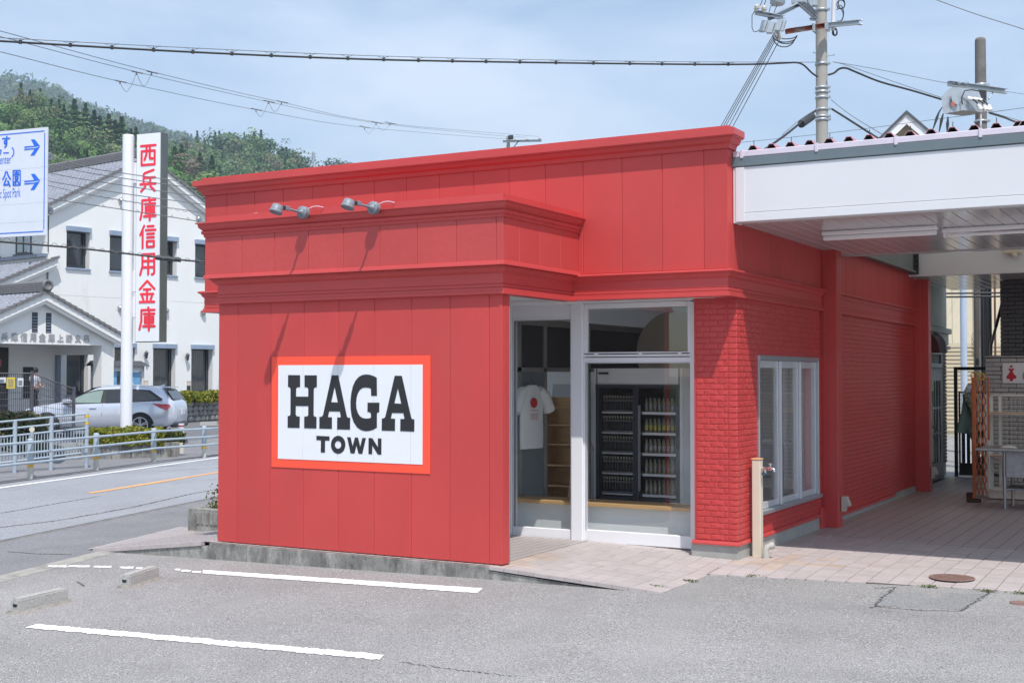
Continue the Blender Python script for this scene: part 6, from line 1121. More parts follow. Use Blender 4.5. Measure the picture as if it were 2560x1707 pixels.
# ------------------------------------------------------------------ car
cD = 36.6; cc_ = at(262,937,cD); cz = .12
car = thing('silver_estate_car', 'silver estate car parked facing left in front of the bank', 'car', (cc_.x,cc_.y,cz))
fwd = -RT; sd = Vector((-FW.x,-FW.y,0)).normalized()  # side facing the camera
def CT(x, y, z): p = Vector((cc_.x,cc_.y,cz))+fwd*x+sd*y; return (p.x,p.y,p.z+z)
m_car = M('silver_car_paint',(.60,.64,.72),.2,metal=.35,var=.01,coat=.6); m_cg = M('dark_car_glass',(.02,.025,.028),.06,spec=.8); m_tyre = m_black; m_rim = M('alloy_rim',(.62,.63,.66),.3,metal=.6)
# stations x (front +2.25 .. rear -2.25): sill z, shoulder z, top z (roof or bonnet), half width body, half width top
st_ = [(2.25,.42,.58,.62,.45,.30),(2.18,.28,.66,.72,.66,.50),(2.0,.22,.72,.80,.80,.62),(1.75,.2,.77,.86,.86,.68),(1.3,.2,.82,.93,.885,.72),(.98,.2,.86,.985,.89,.74),(.80,.2,.88,1.04,.89,.74),(.45,.19,.90,1.22,.89,.66),(.1,.19,.91,1.36,.89,.60),(-.2,.19,.92,1.43,.89,.575),(-.7,.19,.93,1.46,.89,.57),(-1.2,.2,.95,1.44,.885,.56),(-1.6,.22,.97,1.405,.87,.545),(-1.85,.25,.985,1.36,.84,.53),(-2.0,.28,.99,1.16,.80,.60),(-2.14,.32,.98,1.02,.74,.62),(-2.23,.36,.9,.95,.66,.55),(-2.26,.42,.7,.8,.6,.5)]
mb = MB(CT); rings = []
for (x, zs, zb_, zt_, w, wt) in st_:
    h = [(0,zs),(w*.86,zs),(w*.97,zs+.08),(w,zs+(zb_-zs)*.45),(w*.985,zs+(zb_-zs)*.78),(w*.955,zb_),(wt+(w*.955-wt)*.12 if zt_-zb_ > .2 else wt*1.08, zb_+(zt_-zb_)*(.86 if zt_-zb_ > .2 else .55)),(wt*.82,zt_-.012),(wt*.4,zt_),(0,zt_)]
    rings.append([(x,y,z) for y, z in h]+[(x,-y,z) for y, z in reversed(h[1:-1])])
n = len(rings[0]); mb.add([v for r_ in rings for v in r_], [(i*n+j, (i+1)*n+j, (i+1)*n+(j+1)%n, i*n+(j+1)%n) for i in range(len(rings)-1) for j in range(n)]+[tuple(range(n)), tuple(range(len(rings)*n-1, len(rings)*n-n-1, -1))], True)
body = ob('body', mb, m_car, car)
bm = bmesh.new(); bm.from_mesh(body.data); bmesh.ops.recalc_face_normals(bm, faces=bm.faces[:]); bm.to_mesh(body.data); bm.free()
def side_y(x, z):   # body half width at x, z (camera side)
    xs_ = [s[0] for s in st_][::-1]; g = lambda k: float(np.interp(x, xs_, [s[k] for s in st_][::-1])); zs, zb_, zt_, w, wt = g(1), g(2), g(3), g(4), g(5)
    if z <= zb_: return float(np.interp(z, [zs, zs+.08, zs+(zb_-zs)*.45, zs+(zb_-zs)*.78, zb_], [w*.86, w*.97, w, w*.985, w*.955]))
    t = (z-zb_)/max(.01, (zt_-zb_)*.86); return w*.955+((wt+(w*.955-wt)*.12)-w*.955)*min(1, t)
def sidepoly(name, pts, mat, off=.006, sub=1, both=True):
    mb = MB(CT)
    for s in ((1,-1) if both else (1,)):
        c = (sum(p[0] for p in pts)/len(pts), sum(p[1] for p in pts)/len(pts)); P_ = []
        for a, b in zip(pts, pts[1:]+pts[:1]):
            for k in range(4): P_.append((a[0]+(b[0]-a[0])*k/4, a[1]+(b[1]-a[1])*k/4))
        vs = [(x, s*(side_y(x, z)+off), z) for x, z in P_]+[(c[0], s*(side_y(*c)+off), c[1])]; m_ = len(P_); mb.add(vs, [(i,(i+1)%m_,m_) for i in range(m_)])
    return ob(name, mb, mat, car)
sidepoly('window_trim', [(.98,.90),(.34,1.235),(-.02,1.315),(-.8,1.345),(-1.5,1.305),(-1.90,1.05),(-1.86,1.0),(.2,.925)], M('black_window_trim',(.02,.02,.02),.4), .014)
m_cg2 = M('reflecting_car_glass',(.20,.27,.24),.08,spec=.8); sidepoly('side_glass', [(.84,.945),(.32,1.205),(.02,1.275),(-.18,1.295),(-.16,.945)], m_cg2, .024); sidepoly('side_glass', [(-.30,.945),(-.28,1.30),(-.85,1.305),(-1.02,.965)], m_cg, .024); sidepoly('side_glass', [(-1.10,.97),(-.95,1.30),(-1.45,1.265),(-1.80,1.03)], m_cg, .024)
mb = MB(CT)
for s in (1,-1): mb.add([(.80,0,1.055),(.80,s*.70,1.03),(.14,s*.56,1.37),(.14,0,1.395)], [(0,1,2,3)])
ob('windscreen', mb, m_cg, car); mb = MB(CT); mb.add([(-1.94,-.50,1.335),(-1.94,.50,1.335),(-2.16,.62,1.05),(-2.16,-.62,1.05)], [(0,1,2,3)]); ob('rear_glass', mb, m_cg, car)
ob('spoiler', MB(CT).bbox(-2.02,-1.80,-.52,.52,1.375,1.40,.01), m_car, car); ob('roof_rail', MB(CT).tube([(-.1,.57,1.44),(-1.6,.54,1.42)],.012,6), m_car, car); ob('antenna_fin', MB(CT).prism([(-1.55,-.01,1.41),(-1.75,-.01,1.40),(-1.75,-.01,1.47)],(0,.02,0)), m_car, car)
for x in (1.35,-1.30):
  for s in (1,-1):
    mb = MB(CT); pts = [(x+.375*math.cos(t), .31+.375*math.sin(t)) for t in np.linspace(-.25, math.pi+.25, 18)]; mb.add([(a, s*(side_y(a, max(b,.25))+.004), b) for a, b in pts]+[(x, s*.89, .25)], [(i,i+1,18) for i in range(17)])
    ob('wheel_arch', mb, m_black, car)
    w_ = ob('wheel', MB(CT).lathe([(.20,-.11),(.30,-.11),(.318,-.08),(.318,.08),(.30,.105),(.225,.105)], (x,s*.80,.318), 32, (0,s,0)), m_tyre, car)
    mb = MB(CT); mb.lathe([(.228,.09),(.228,.108),(.205,.108),(.20,.07)], (x,s*.81,.318), 32, (0,s,0)); mb.lathe([(.055,.06),(.05,.10),(0,.10)], (x,s*.81,.318), 16, (0,s,0))
    for k in range(5):
        for dt in (-.13,.13): t = k*2*math.pi/5+.3; mb.prism([(x+.03*math.cos(t+dt*3)-.014*math.sin(t), s*.90, .318+.03*math.sin(t+dt*3)+.014*math.cos(t)), (x+.03*math.cos(t+dt*3)+.014*math.sin(t), s*.90, .318+.03*math.sin(t+dt*3)-.014*math.cos(t)), (x+.21*math.cos(t+dt)+.012*math.sin(t), s*.905, .318+.21*math.sin(t+dt)-.012*math.cos(t)), (x+.21*math.cos(t+dt)-.012*math.sin(t), s*.905, .318+.21*math.sin(t+dt)+.012*math.cos(t))], (0,s*.012,0))
    ob('rim', mb, m_rim, w_)
ob('wheel_disc', MB(CT).lathe([(0,.06),(.2,.06)], (1.35,.80,.318), 24, (0,1,0)).lathe([(0,.06),(.2,.06)], (-1.3,.80,.318), 24, (0,1,0)), M('brake_dark',(.05,.05,.055),.5), car)
sidepoly('taillight', [(-1.62,.93),(-2.10,.90),(-2.12,.84),(-2.02,.73),(-1.84,.80)], M('tail_red',(.45,.02,.03),.15,coat=.8), .012); sidepoly('headlight', [(1.78,.80),(2.1,.66),(2.0,.62),(1.72,.72)], M('headlight',(.12,.13,.15),.1), .010)
ob('door_mirror', MB(CT).bbox(.62,.86,.92,1.10,.93,1.05,.035), m_car, car); ob('mirror_foot', MB(CT).bbox(.70,.82,.88,1.04,.89,.935,.01), m_dark, car)
for x in (.05,-.95): ob('door_handle', MB(CT).bbox(x-.10,x+.10,side_y(x,.80)+.0,side_y(x,.80)+.035,.785,.815,.01), m_car, car)
mb = MB(CT)
for pts in ([(.92,.85),(.95,.6),(.93,.28)],[(-.22,.92),(-.20,.6),(-.20,.26)],[(-1.02,.93),(-1.03,.66),(-.93,.38),(-.86,.27)],[(.92,.26),(-.86,.26)]):
    mb.tube([(x, side_y(x,z)+.001, z) for x, z in pts], .005, 4)
ob('panel_gap', mb, m_dark, car); ob('number_plate', MB(CT).bbox(-2.30,-2.27,-.17,.17,.60,.76,.003), m_fascia, car); ob('rear_bumper', MB(CT).bbox(-2.29,-2.05,-.62,.62,.24,.40,.05), m_dark, car); ob('side_skirt', MB(CT).bbox(-.85,.92,.82,.875,.17,.235,.01), m_dark, car)
# ------------------------------------------------------------------ guard rails along the far edge of the road
gr = thing('guard_rail', 'pale blue three-rail pipe guard rail along the far side of the road', 'guard rail', tuple(gp(240,1174))); m_gr = M('pale_blue_rail_paint',(.37,.44,.50),.45,var=.06,scale=6,col2=(.3,.2,.15),c2=(.7,.75),s2=10); m_ybd = M('yellow_reflector_band',(.72,.42,.03),.5); m_prc = M('post_sleeve_pale',(.5,.5,.45),.7)
ppx = [(75,1196),(240,1174),(384,1154),(510,1141.6)]; PP_ = [gp(*p) for p in ppx]; d = (PP_[3]-PP_[0])/3; PP_ = [PP_[0]-d*3,PP_[0]-d*2,PP_[0]-d]+PP_+[PP_[3]+d,PP_[3]+d*2,PP_[3]+d*3]
for p in PP_:
    z = gzz(p.x,p.y); q = ob('post', MB().cyl((p.x,p.y,z+.30),(p.x,p.y,z+.79),.062,n=14).lathe([(.062,0),(.05,.02),(0,.03)], (p.x,p.y,z+.79), 14), m_gr, gr); ob('post_sleeve', MB().cyl((p.x,p.y,z-.02),(p.x,p.y,z+.30),.058,n=14), m_prc, q); ob('yellow_band', MB().cyl((p.x,p.y,z+.235),(p.x,p.y,z+.285),.064,n=14), m_ybd, q)
off_ = Vector((.09,.03,0))
for h in (.33,.53,.74): ob('rail', MB().tube([p+off_+Vector((0,0,h+0*(gzz(p.x,p.y)-p.z))) for p in PP_], .027, 8), m_gr, gr)
dl = thing('delineator', 'cream round reflector on a post behind the first visible guard rail post', 'reflector post', tuple(gp(80,1194))); p = PP_[3]
c = at(80,1073,25.8); ob('post', MB().cyl((c.x,c.y,-.25),(c.x,c.y,c.z-.05),.04,n=10), m_galv, dl); ob('reflector_disc', MB().cyl(c, c+Vector((.02,-.02,0)), .052, n=18), m_cream, dl)
# pedestrian fence with pickets (second one, behind)
pf = thing('picket_fence', 'pale blue pedestrian fence with vertical bars behind the guard rail', 'fence', tuple(gp(130,1160)))
f1 = at(216,1150,28.5); f0 = at(-60,1196,26.2); zt1, zt0 = CH+(937-1036)*28.5/FPX, CH+(937-1062)*26.2/FPX; zg = -.25
f1.z = f0.z = 0; fm = f0.lerp(f1, .66)
def fz(t): return zt0+(zt1-zt0)*t
for t in (0,.33,.66,1.0): p = f0.lerp(f1,t); ob('post', MB().cyl((p.x,p.y,zg),(p.x,p.y,fz(t)+.03),.045,n=12), m_gr, pf)
for dz in (.02,-.14,-.30,-.85): ob('rail', MB().cyl((f0.x,f0.y,fz(0)+dz),(f1.x,f1.y,fz(1)+dz),.022,n=8), m_gr, pf)
for i in range(36): t = (i+.5)/36; p = f0.lerp(f1,t); ob('bar', MB().cyl((p.x,p.y,fz(t)-.85),(p.x,p.y,fz(t)-.30),.011,n=6), m_gr, pf)
ob('yellow_band', MB().cyl((f1.x,f1.y,zt1-.06),(f1.x,f1.y,zt1+.0),.048,n=12).cyl((f1.x,f1.y,zt1-.22),(f1.x,f1.y,zt1-.16),.048,n=12), m_ybd, pf)
# dark mesh fence
mf = thing('mesh_fence', 'dark grey welded mesh fence stepping down beside the bank car park', 'fence', tuple(at(130,1040,33.5))); m_mf = M('dark_grey_mesh_paint',(.10,.10,.12),.5)
mD = 33.5; Q0, Q1, Q2_ = at(-70,933,mD-.6), at(80,933,mD), at(185,972,mD+.4); zb_ = .1
for q in (Q0,Q1,Q2_): ob('post', MB().bbox(q.x-.03,q.x+.03,q.y-.03,q.y+.03,-.3,q.z+.06,.004), m_mf, mf)
def meshp(a, b, ga):
    mb = MB(); n = int((b-a).length*FPX/mD/4.6)
    for i in range(n+1): t = i/n; p = a.lerp(b,t); mb.box(p.x-.004,p.x+.004,p.y-.004,p.y+.004,zb_-.3,p.z)
    for k in range(9):
        h = k*.17; A = a-Vector((0,0,h)); B = b-Vector((0,0,h*ga)); mb.cyl(A,B,.007 if k else .02,n=4)
    return ob('mesh_panel', mb, m_mf, mf)
meshp(Q0,Q1,1); meshp(Q1,Q2_,.7)
for (x0, x1, y0, y1, mt, lb) in [(-16,15,943,957,m_fascia,'pale notice with small print tied to the mesh fence, leftmost'),(16.5,37,943,971,M('yellow_notice',(.66,.50,.06),.6),'yellow notice tied to the mesh fence'),(44,58,945,966,m_fascia,'narrow white notice tied to the mesh fence right of the yellow one')]:
    a, b = at(x0,y0,mD-.35), at(x1,y1,mD-.35); nt_ = ob('notice', MB().add([tuple(a),(b.x,b.y,a.z),tuple(b),(a.x,a.y,b.z)],[(0,3,2,1)]).add([tuple(a-FW*-.01),(b.x-FW.x*-.01,b.y-FW.y*-.01,a.z),tuple(b-FW*-.01),(a.x-FW.x*-.01,a.y-FW.y*-.01,b.z)],[(0,1,2,3)]), mt, label=lb, cat='notice'); mb = MB()
    for k in range(5):
        z = a.z-.06-(a.z-b.z-.08)*k/5; mb.add([(a.x+(b.x-a.x)*u-FW.x*.006, a.y+(b.y-a.y)*u-FW.y*.006, z+dz) for u, dz in ((.15,0),(.85,0),(.85,-.018),(.15,-.018))], [(0,3,2,1)])
    ob('print_line', mb, m_lampgrey, nt_)
# hedges
def hedge(name, label, a, b, w, z0, z1, n, pal, size, cat='hedge', bump=.06):
    t_ = thing(name, label, cat, tuple((a+b)/2)[:2]+(z0,)); mb = MB(); mb.pal = pal; cols = []; d = (b-a); L_ = math.hypot(d.x,d.y); u = Vector((d.x/L_,d.y/L_,0)); s = Vector((-u.y,u.x,0)); pts = []
    for _ in range(n):
        t = random.random(); q = random.choice('tttffbe') ; h = (z1-z0)
        if q == 't': y, z = random.uniform(-w/2,w/2), z1
        elif q == 'f': y, z = -w/2*1, z0+random.random()*h
        elif q == 'b': y, z = w/2, z0+random.random()*h
        else: y, z = random.uniform(-w/2,w/2), z0+random.random()*h; t = random.choice((0,1))
        nz = bump*math.sin(t*L_*2.1+y*5)*math.cos(t*L_*5.3+z*7); p = a+u*(t*L_)+s*(y*(1+random.uniform(-.14,.06)))+Vector((0,0,z-a.z+nz+random.gauss(0,.02))); pts.append(p)
    leaves(mb, pts, size, cols, up=.5); leafobj('foliage', mb, cols, m_leaf, t_); core = MB(); A = a+u*.08; B = b-u*.08
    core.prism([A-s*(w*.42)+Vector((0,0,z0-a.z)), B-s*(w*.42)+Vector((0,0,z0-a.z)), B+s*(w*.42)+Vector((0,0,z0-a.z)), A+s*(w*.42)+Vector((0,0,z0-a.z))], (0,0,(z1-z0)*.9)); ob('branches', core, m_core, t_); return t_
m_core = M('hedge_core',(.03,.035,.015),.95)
YG_ = [(.30,.30,.03),(.36,.34,.05),(.20,.24,.03),(.12,.17,.03),(.26,.24,.05)]; DG = [(.09,.14,.04),(.14,.17,.06),(.24,.2,.14),(.30,.24,.2),(.07,.10,.03),(.18,.17,.1)]
h0, h1 = at(222,1108,31.5), at(395,1108,32.4); h0.z = h1.z = 0; hedge('clipped_hedge', 'low clipped yellow-green hedge on a concrete edge in front of the pylon pole', h0, h1, 1.0, .12, .45, 9000, YG_, .05)
h2, h3 = at(385,1112,32.4), at(440,1112,33); h2.z = h3.z = 0; hedge('clipped_hedge', 'small dark end of the clipped hedge near the white bollard', h2, h3, .7, .10, .34, 2500, [(.10,.13,.03),(.18,.18,.05),(.08,.09,.03)], .05)
h4, h5 = at(-80,1100,30), at(88,1080,31.2); h4.z = h5.z = 0; hedge('flowering_bush', 'round pinkish-green flowering bush behind the pedestrian fence', h4, h5, 1.5, -.2, .82, 12000, DG, .055, 'bush', .14)
h6, h7 = at(436,990,46), at(575,990,50); h6.z = h7.z = 0; hedge('clipped_hedge', 'yellow-green hedge on top of the stone wall by the bank', h6, h7, 1.0, .85, 1.18, 5000, YG_, .07)
ke = thing('planting_kerb', 'stained concrete edging below the hedge and the pylon sign', 'kerb', tuple(at(330,1120,31))); k0, k1 = at(150,1130,30.7), at(450,1130,32.3); dK = (k1-k0); dK.z = 0
for i in range(12): A = k0+dK*(i/12)+dK*.001; B = k0+dK*((i+1)/12-.002); s = Vector((-dK.y,dK.x,0)).normalized()*1.3; ob('kerb_block', MB().prism([(A.x,A.y,-.3),(B.x,B.y,-.3),(B.x+s.x,B.y+s.y,-.3),(A.x+s.x,A.y+s.y,-.3)],(0,0,.43)), m_concrete, ke)
bo = thing('white_bollard', 'white bollard with blue, red and white bands behind the guard rail', 'bollard', tuple(gp(453,1133))); c = gp(453,1133)
ob('post', MB().cyl((c.x,c.y,c.z),(c.x,c.y,c.z+.62),.075,n=16), M('bollard_cream_white',(.66,.60,.52),.5), bo)
for i, (mt, z) in enumerate([(M('band_blue',(.10,.22,.42),.5),.62),(m_fascia,.66),(M('band_red',(.36,.05,.05),.5),.71),(m_fascia,.75)]): ob('band', MB().cyl((c.x,c.y,c.z+z),(c.x,c.y,c.z+z+.045),.079,n=16), mt, bo)
# stone wall
sw3 = thing('stone_wall', 'low grey rubble stone wall behind the car at the bank', 'wall', tuple(at(500,1040,46))); W0, W1 = at(425,1040,45.2), at(580,1040,49.2); W0.z = W1.z = 0; u = (W1-W0).normalized(); LW = (W1-W0).length; s = Vector((u.y,-u.x,0)); s = s if s.dot(-FW) > 0 else -s
def WS(a, b, z): p = W0+u*a+s*b; return (p.x,p.y,z)
ob('wall_core', MB(WS).box(0,LW,-.9,-.06,.1,.88), M('stone_joint',(.09,.09,.085),.95), sw3); m_st = M('grey_field_stone',(.25,.245,.235),.9,var=.25,scale=3,bump=.6,bscale=12,rnd=.2)
for r in range(4):
    x = 0
    while x < LW:
        w = random.uniform(.22,.5); h = .2; mb = MB(WS); b_ = bmesh.new(); bmesh.ops.create_icosphere(b_, subdivisions=1, radius=1)
        mb.add([(x+w/2+v.co.x*w*.6*random.uniform(.85,1), -.05+v.co.y*.055, .13+r*.19+h/2+v.co.z*h*.64*random.uniform(.85,1)) for v in b_.verts], [[v.index for v in f.verts] for f in b_.faces]); b_.free(); ob('stone', mb, m_st, sw3); x += w
ft = at(500,1044,43.5); wsf = copy_tree(ws); wsf['label'] = 'far concrete wheel stop in front of the stone wall'; wsf['group'] = 'concrete wheel stops'; wsf.location = (ft.x,ft.y,.12); wsf.rotation_euler = (0,0,YAW); wsf.scale = (1.0,1,1)
for (px, py, D, lb) in [(365,951,45.5,'short garden bollard light above the car roof'),(472,952,49,'dark garden bollard light standing in the hedge by the bank window')]:
    c = at(px,py,D); t_ = thing('bollard_light', lb, 'bollard light', (c.x,c.y,.8), 0, 'garden bollard lights'); ob('post', MB().cyl((c.x,c.y,.3),(c.x,c.y,c.z-.18),.075,n=12), m_dark, t_); ob('lamp_shade', MB().cyl((c.x,c.y,c.z-.18),(c.x,c.y,c.z-.02),.07,n=12).cyl((c.x,c.y,c.z-.02),(c.x,c.y,c.z),.085,n=12), m_cream, t_)
# ------------------------------------------------------------------ person at the entrance
pD = 43.5; pc = at(84,937,pD); zf = CH+(937-922)*pD/FPX-1.62
person = thing('person', 'person with short black hair in a white shirt bending over by the bank entrance', 'person', (pc.x,pc.y,zf))
def PB(x, y, z): p = Vector((pc.x,pc.y,zf))+RT*x+sd*y; return (p.x,p.y,p.z+z)
def skin(name, nodes, edges, mat, parent, root=0, lev=2):
    me = bpy.data.meshes.new(name); me.from_pydata([PB(*n[:3]) for n in nodes], edges, []); me.materials.append(mat); o = ob(name, me, None, parent); m_ = o.modifiers.new('skin','SKIN'); 
    for i, n_ in enumerate(nodes): sv = me.skin_vertices[0].data[i]; sv.radius = (n_[3], n_[4] if len(n_) > 4 else n_[3]); sv.use_root = (i == root)
    s_ = o.modifiers.new('sub','SUBSURF'); s_.levels = lev; s_.render_levels = lev
    dg = bpy.context.evaluated_depsgraph_get(); m2 = bpy.data.meshes.new_from_object(o.evaluated_get(dg)); o.modifiers.clear(); o.data = m2; m2.polygons.foreach_set('use_smooth', [True]*len(m2.polygons)); return o
m_skin = M('skin',(.45,.27,.19),.6); m_shirt = M('white_shirt',(.6,.62,.68),.8); m_pants = M('dark_trousers',(.025,.025,.035),.8); m_hair = M('black_hair',(.01,.01,.01),.6)
skin('body', [(0,0,.92,.13,.11),(.01,0,1.10,.12,.10),(.03,0,1.28,.15,.11),(.05,0,1.40,.06),(.07,0,1.47,.05),(.08,0,1.55,.085,.075),(-.02,.17,1.33,.055),(.02,.2,1.08,.045),(.16,.17,.98,.035),(.24,.14,1.0,.03),(.08,-.17,1.33,.055),(.14,-.2,1.08,.045),(.26,-.12,1.0,.035),(.33,-.08,1.01,.03),(0,.09,.88,.09),(.0,.10,.48,.065),(.0,.10,.08,.045),(.1,.10,.03,.035),(0,-.09,.88,.09),(.06,-.10,.48,.065),(.03,-.10,.08,.045),(.13,-.10,.03,.035)],
     [(0,1),(1,2),(2,3),(3,4),(4,5),(2,6),(6,7),(7,8),(8,9),(2,10),(10,11),(11,12),(12,13),(0,14),(14,15),(15,16),(16,17),(0,18),(18,19),(19,20),(20,21)], m_skin, person)
skin('shirt', [(0,0,.95,.145,.125),(.01,0,1.10,.135,.115),(.03,0,1.28,.165,.125),(.05,0,1.38,.075),(-.02,.18,1.33,.07),(.0,.2,1.16,.062),(.08,-.18,1.33,.07),(.12,-.2,1.16,.062)], [(0,1),(1,2),(2,3),(2,4),(4,5),(2,6),(6,7)], m_shirt, person)
skin('trousers', [(0,0,.92,.15,.13),(0,.09,.85,.105),(.0,.10,.48,.085),(.0,.10,.10,.07),(0,-.09,.85,.105),(.06,-.10,.48,.085),(.03,-.10,.10,.07)], [(0,1),(1,2),(2,3),(0,4),(4,5),(5,6)], m_pants, person)
mb = MB(PB); mb.lathe([(0,.11),(.06,.095),(.098,.04),(.10,-.02),(.085,-.06)], (.055,0,1.57), 16, (-.15,0,1)); ob('hair', mb, m_hair, person)
bikeh = at(108,1000,43.3); sc_ = thing('umbrella_stand', 'small dark stand with a curved handle by the bank entrance', 'stand', (bikeh.x,bikeh.y,.3)); ob('stand_frame', MB().tube([bikeh+RT*-.1+Vector((0,0,-.9)), bikeh+RT*-.1+Vector((0,0,.45)), bikeh+Vector((0,0,.58)), bikeh+RT*.06+Vector((0,0,.45))], .02, 6).cyl(bikeh+RT*-.2+Vector((0,0,0)), bikeh+RT*.35+Vector((0,0,.02)), .02, n=6), m_lampgrey, sc_)

# ------------------------------------------------------------------ hills and forest
def hill(name, ridge_px, D, foot, mat, nrow=14, back=.5):
    # ridge given as photo pixels at depth D(px); surface falls towards the camera to the valley floor at depth D*foot
    xs_ = np.array([p[0] for p in ridge_px]); ys_ = np.array([p[1] for p in ridge_px]); cols = np.arange(xs_[0], xs_[-1]+1, 24); G_ = []
    for px in cols:
        py = float(np.interp(px, xs_, ys_)); d = D(px) if callable(D) else D; top = at(px, py, d); q = CP+(top-CP)*foot; row = []
        for k in range(nrow+1):
            t = k/nrow; w = 6*math.sin(px*.021+k*.9)*math.sin(t*3.14)*(d/500); row.append((q.x+(top.x-q.x)*t, q.y+(top.y-q.y)*t, -2+(top.z+2)*(t**.85)+w*.5))
        b = top+(top-CP)*back; row.append((b.x, b.y, top.z*.5)); G_.append(row)
    n = nrow+2; mb = MB(); mb.add([v for r_ in G_ for v in r_], [(i*n+k,(i+1)*n+k,(i+1)*n+k+1,i*n+k+1) for i in range(len(G_)-1) for k in range(n-1)], True)
    ob(name, mb, mat, kind='structure'); return np.array(G_)[:, :nrow+1]
def treemesh(kind, n, rng):   # leaf quads in unit tree: returns centres, normals, sizes, tint
    if kind == 'conifer':
        h = rng.random(n)**.75; r = (1-h)*.24*(.65+.35*np.cos(h*40))*np.sqrt(rng.random(n)*.5+.5); a = rng.random(n)*6.283; P = np.stack([r*np.cos(a), r*np.sin(a), .06+h*.94], 1)
    else:
        nb = 9; c = np.stack([rng.normal(0,.2,nb), rng.normal(0,.2,nb), .55+rng.normal(0,.16,nb)], 1); R_ = rng.uniform(.16,.28,nb); k = rng.integers(0, nb, n); v = rng.normal(0,1,(n,3)); v /= np.linalg.norm(v, axis=1)[:,None]; P = c[k]+v*R_[k][:,None]*(.8+.25*rng.random((n,1))); P[:,2] = np.clip(P[:,2], .08, 1.1)
    return P
def forest(name, label, pts, kinds, heights, cols, nleaf, leaf, mat, seed=1):
    rng = np.random.default_rng(seed); V = []; Cc = []
    protos = {k: [treemesh(k, nleaf, rng) for _ in range(6)] for k in sorted(set(kinds))}
    for p, k, h, c in zip(pts, kinds, heights, cols):
        P = protos[k][rng.integers(0,6)]; a = rng.random()*6.28; R_ = np.array([[math.cos(a),-math.sin(a),0],[math.sin(a),math.cos(a),0],[0,0,1]]); wd = rng.uniform(.85,1.2)*(1.0 if k == 'conifer' else 1.15); P = (P*np.array([wd,wd,1]))@R_.T*h+np.array(p)
        m = len(P); ctr = np.array(p)+np.array([0,0,h*.5 if k != 'conifer' else h*.3]); nn = (P-ctr)/h; nn += rng.normal(0,.16,(m,3)); nn /= np.linalg.norm(nn,axis=1)[:,None]; u = rng.normal(0,1,(m,3)); u -= (u*nn).sum(1)[:,None]*nn; u /= np.linalg.norm(u,axis=1)[:,None]; w = np.cross(nn, u); s = leaf*h*rng.uniform(.7,1.3,(m,1))
        V.append(np.stack([P-u*s-w*s*.6, P+u*s-w*s*.6, P+u*s+w*s*.6, P-u*s+w*s*.6], 1)); Cc.append(np.clip(np.array(c)*np.array([1.45,1.65,1.55])*rng.uniform(.82,1.18,(m,1)), 0, 1))
    V = np.concatenate(V).reshape(-1,3); Cc = np.concatenate(Cc); m = len(V)//4
    me = bpy.data.meshes.new(name); me.vertices.add(len(V)); me.vertices.foreach_set('co', V.astype(np.float32).ravel()); me.loops.add(len(V)); me.loops.foreach_set('vertex_index', np.arange(len(V), dtype=np.int32)); me.polygons.add(m); me.polygons.foreach_set('loop_start', np.arange(0,len(V),4,dtype=np.int32)); me.polygons.foreach_set('loop_total', np.full(m,4,dtype=np.int32)); me.update(calc_edges=True); me.materials.append(mat)
    ca = me.color_attributes.new('Col','FLOAT_COLOR','CORNER'); ca.data.foreach_set('color', np.repeat(np.concatenate([Cc, np.ones((m,1))],1),4,axis=0).astype(np.float32).ravel())
    return me
def scatter(G_, n, rng, t0=0, t1=1):
    out = []; nc, nr = G_.shape[:2]
    for _ in range(n):
        i = rng.uniform(0,nc-1.001); k = (nr-1.001)*(t0+(t1-t0)*rng.random()**.7); a, b = int(i), int(k); fi, fk = i-a, k-b; p = (G_[a,b]*(1-fi)+G_[a+1,b]*fi)*(1-fk)+(G_[a,b+1]*(1-fi)+G_[a+1,b+1]*fi)*fk; out.append(tuple(p))
    return out
m_hill = M('hill_undergrowth',(.045,.07,.025),.95,var=.3,scale=.03); m_tree = leafmat('tree_foliage',(1,1,1),.2)
rg = np.random.default_rng(3)
GRN = [(.065,.105,.035),(.085,.13,.04),(.11,.15,.05),(.055,.09,.04),(.10,.125,.055),(.13,.135,.07)]
# far mountain
far_r = [(-700,330),(-400,250),(-150,205),(0,196),(45,200),(90,212),(140,224),(200,262),(265,278),(330,302),(400,326),(480,346),(560,392),(650,450),(760,520),(900,640)]
far_r = [(x, y+4) for x, y in far_r]
GF = hill('far_mountain', far_r, 1500, .5, m_hill)
ptsF = scatter(GF, 6500, rg, .35); kF = ['conifer' if rg.random() < .4 else 'round' for _ in ptsF]
ob('far_forest', forest('far_forest','',ptsF,kF,[rg.uniform(6,10) if rg.random() > .03 else 14 for _ in ptsF],[GRN[rg.integers(0,6)] for _ in ptsF],32,.11,m_tree,5), None, label='hazy blue-green forest covering the far mountain', cat='forest', kind='stuff')
# middle hill on the right
mid_r = [(300,520),(380,420),(420,372),(470,352),(520,350),(560,345),(590,341),(640,346),(675,358),(700,374),(740,392),(762,415),(785,460),(820,470),(860,466),(885,470),(960,500),(1100,560),(1300,700)]
mid_r = [(x, y+26) for x, y in mid_r]
GM = hill('middle_hill', mid_r, 620, .62, m_hill)
ptsM = scatter(GM, 1200, rg, .0); kM = ['conifer' if rg.random() < .3 else 'round' for _ in ptsM]
ob('hill_forest', forest('hill_forest','',ptsM,kM,[rg.uniform(6,11) for _ in ptsM],[GRN[rg.integers(0,6)] if rg.random() > .05 else (.16,.12,.09) for _ in ptsM],200,.045,m_tree,6), None, label='mixed green forest on the middle hill above the red parapet', cat='forest', kind='stuff')
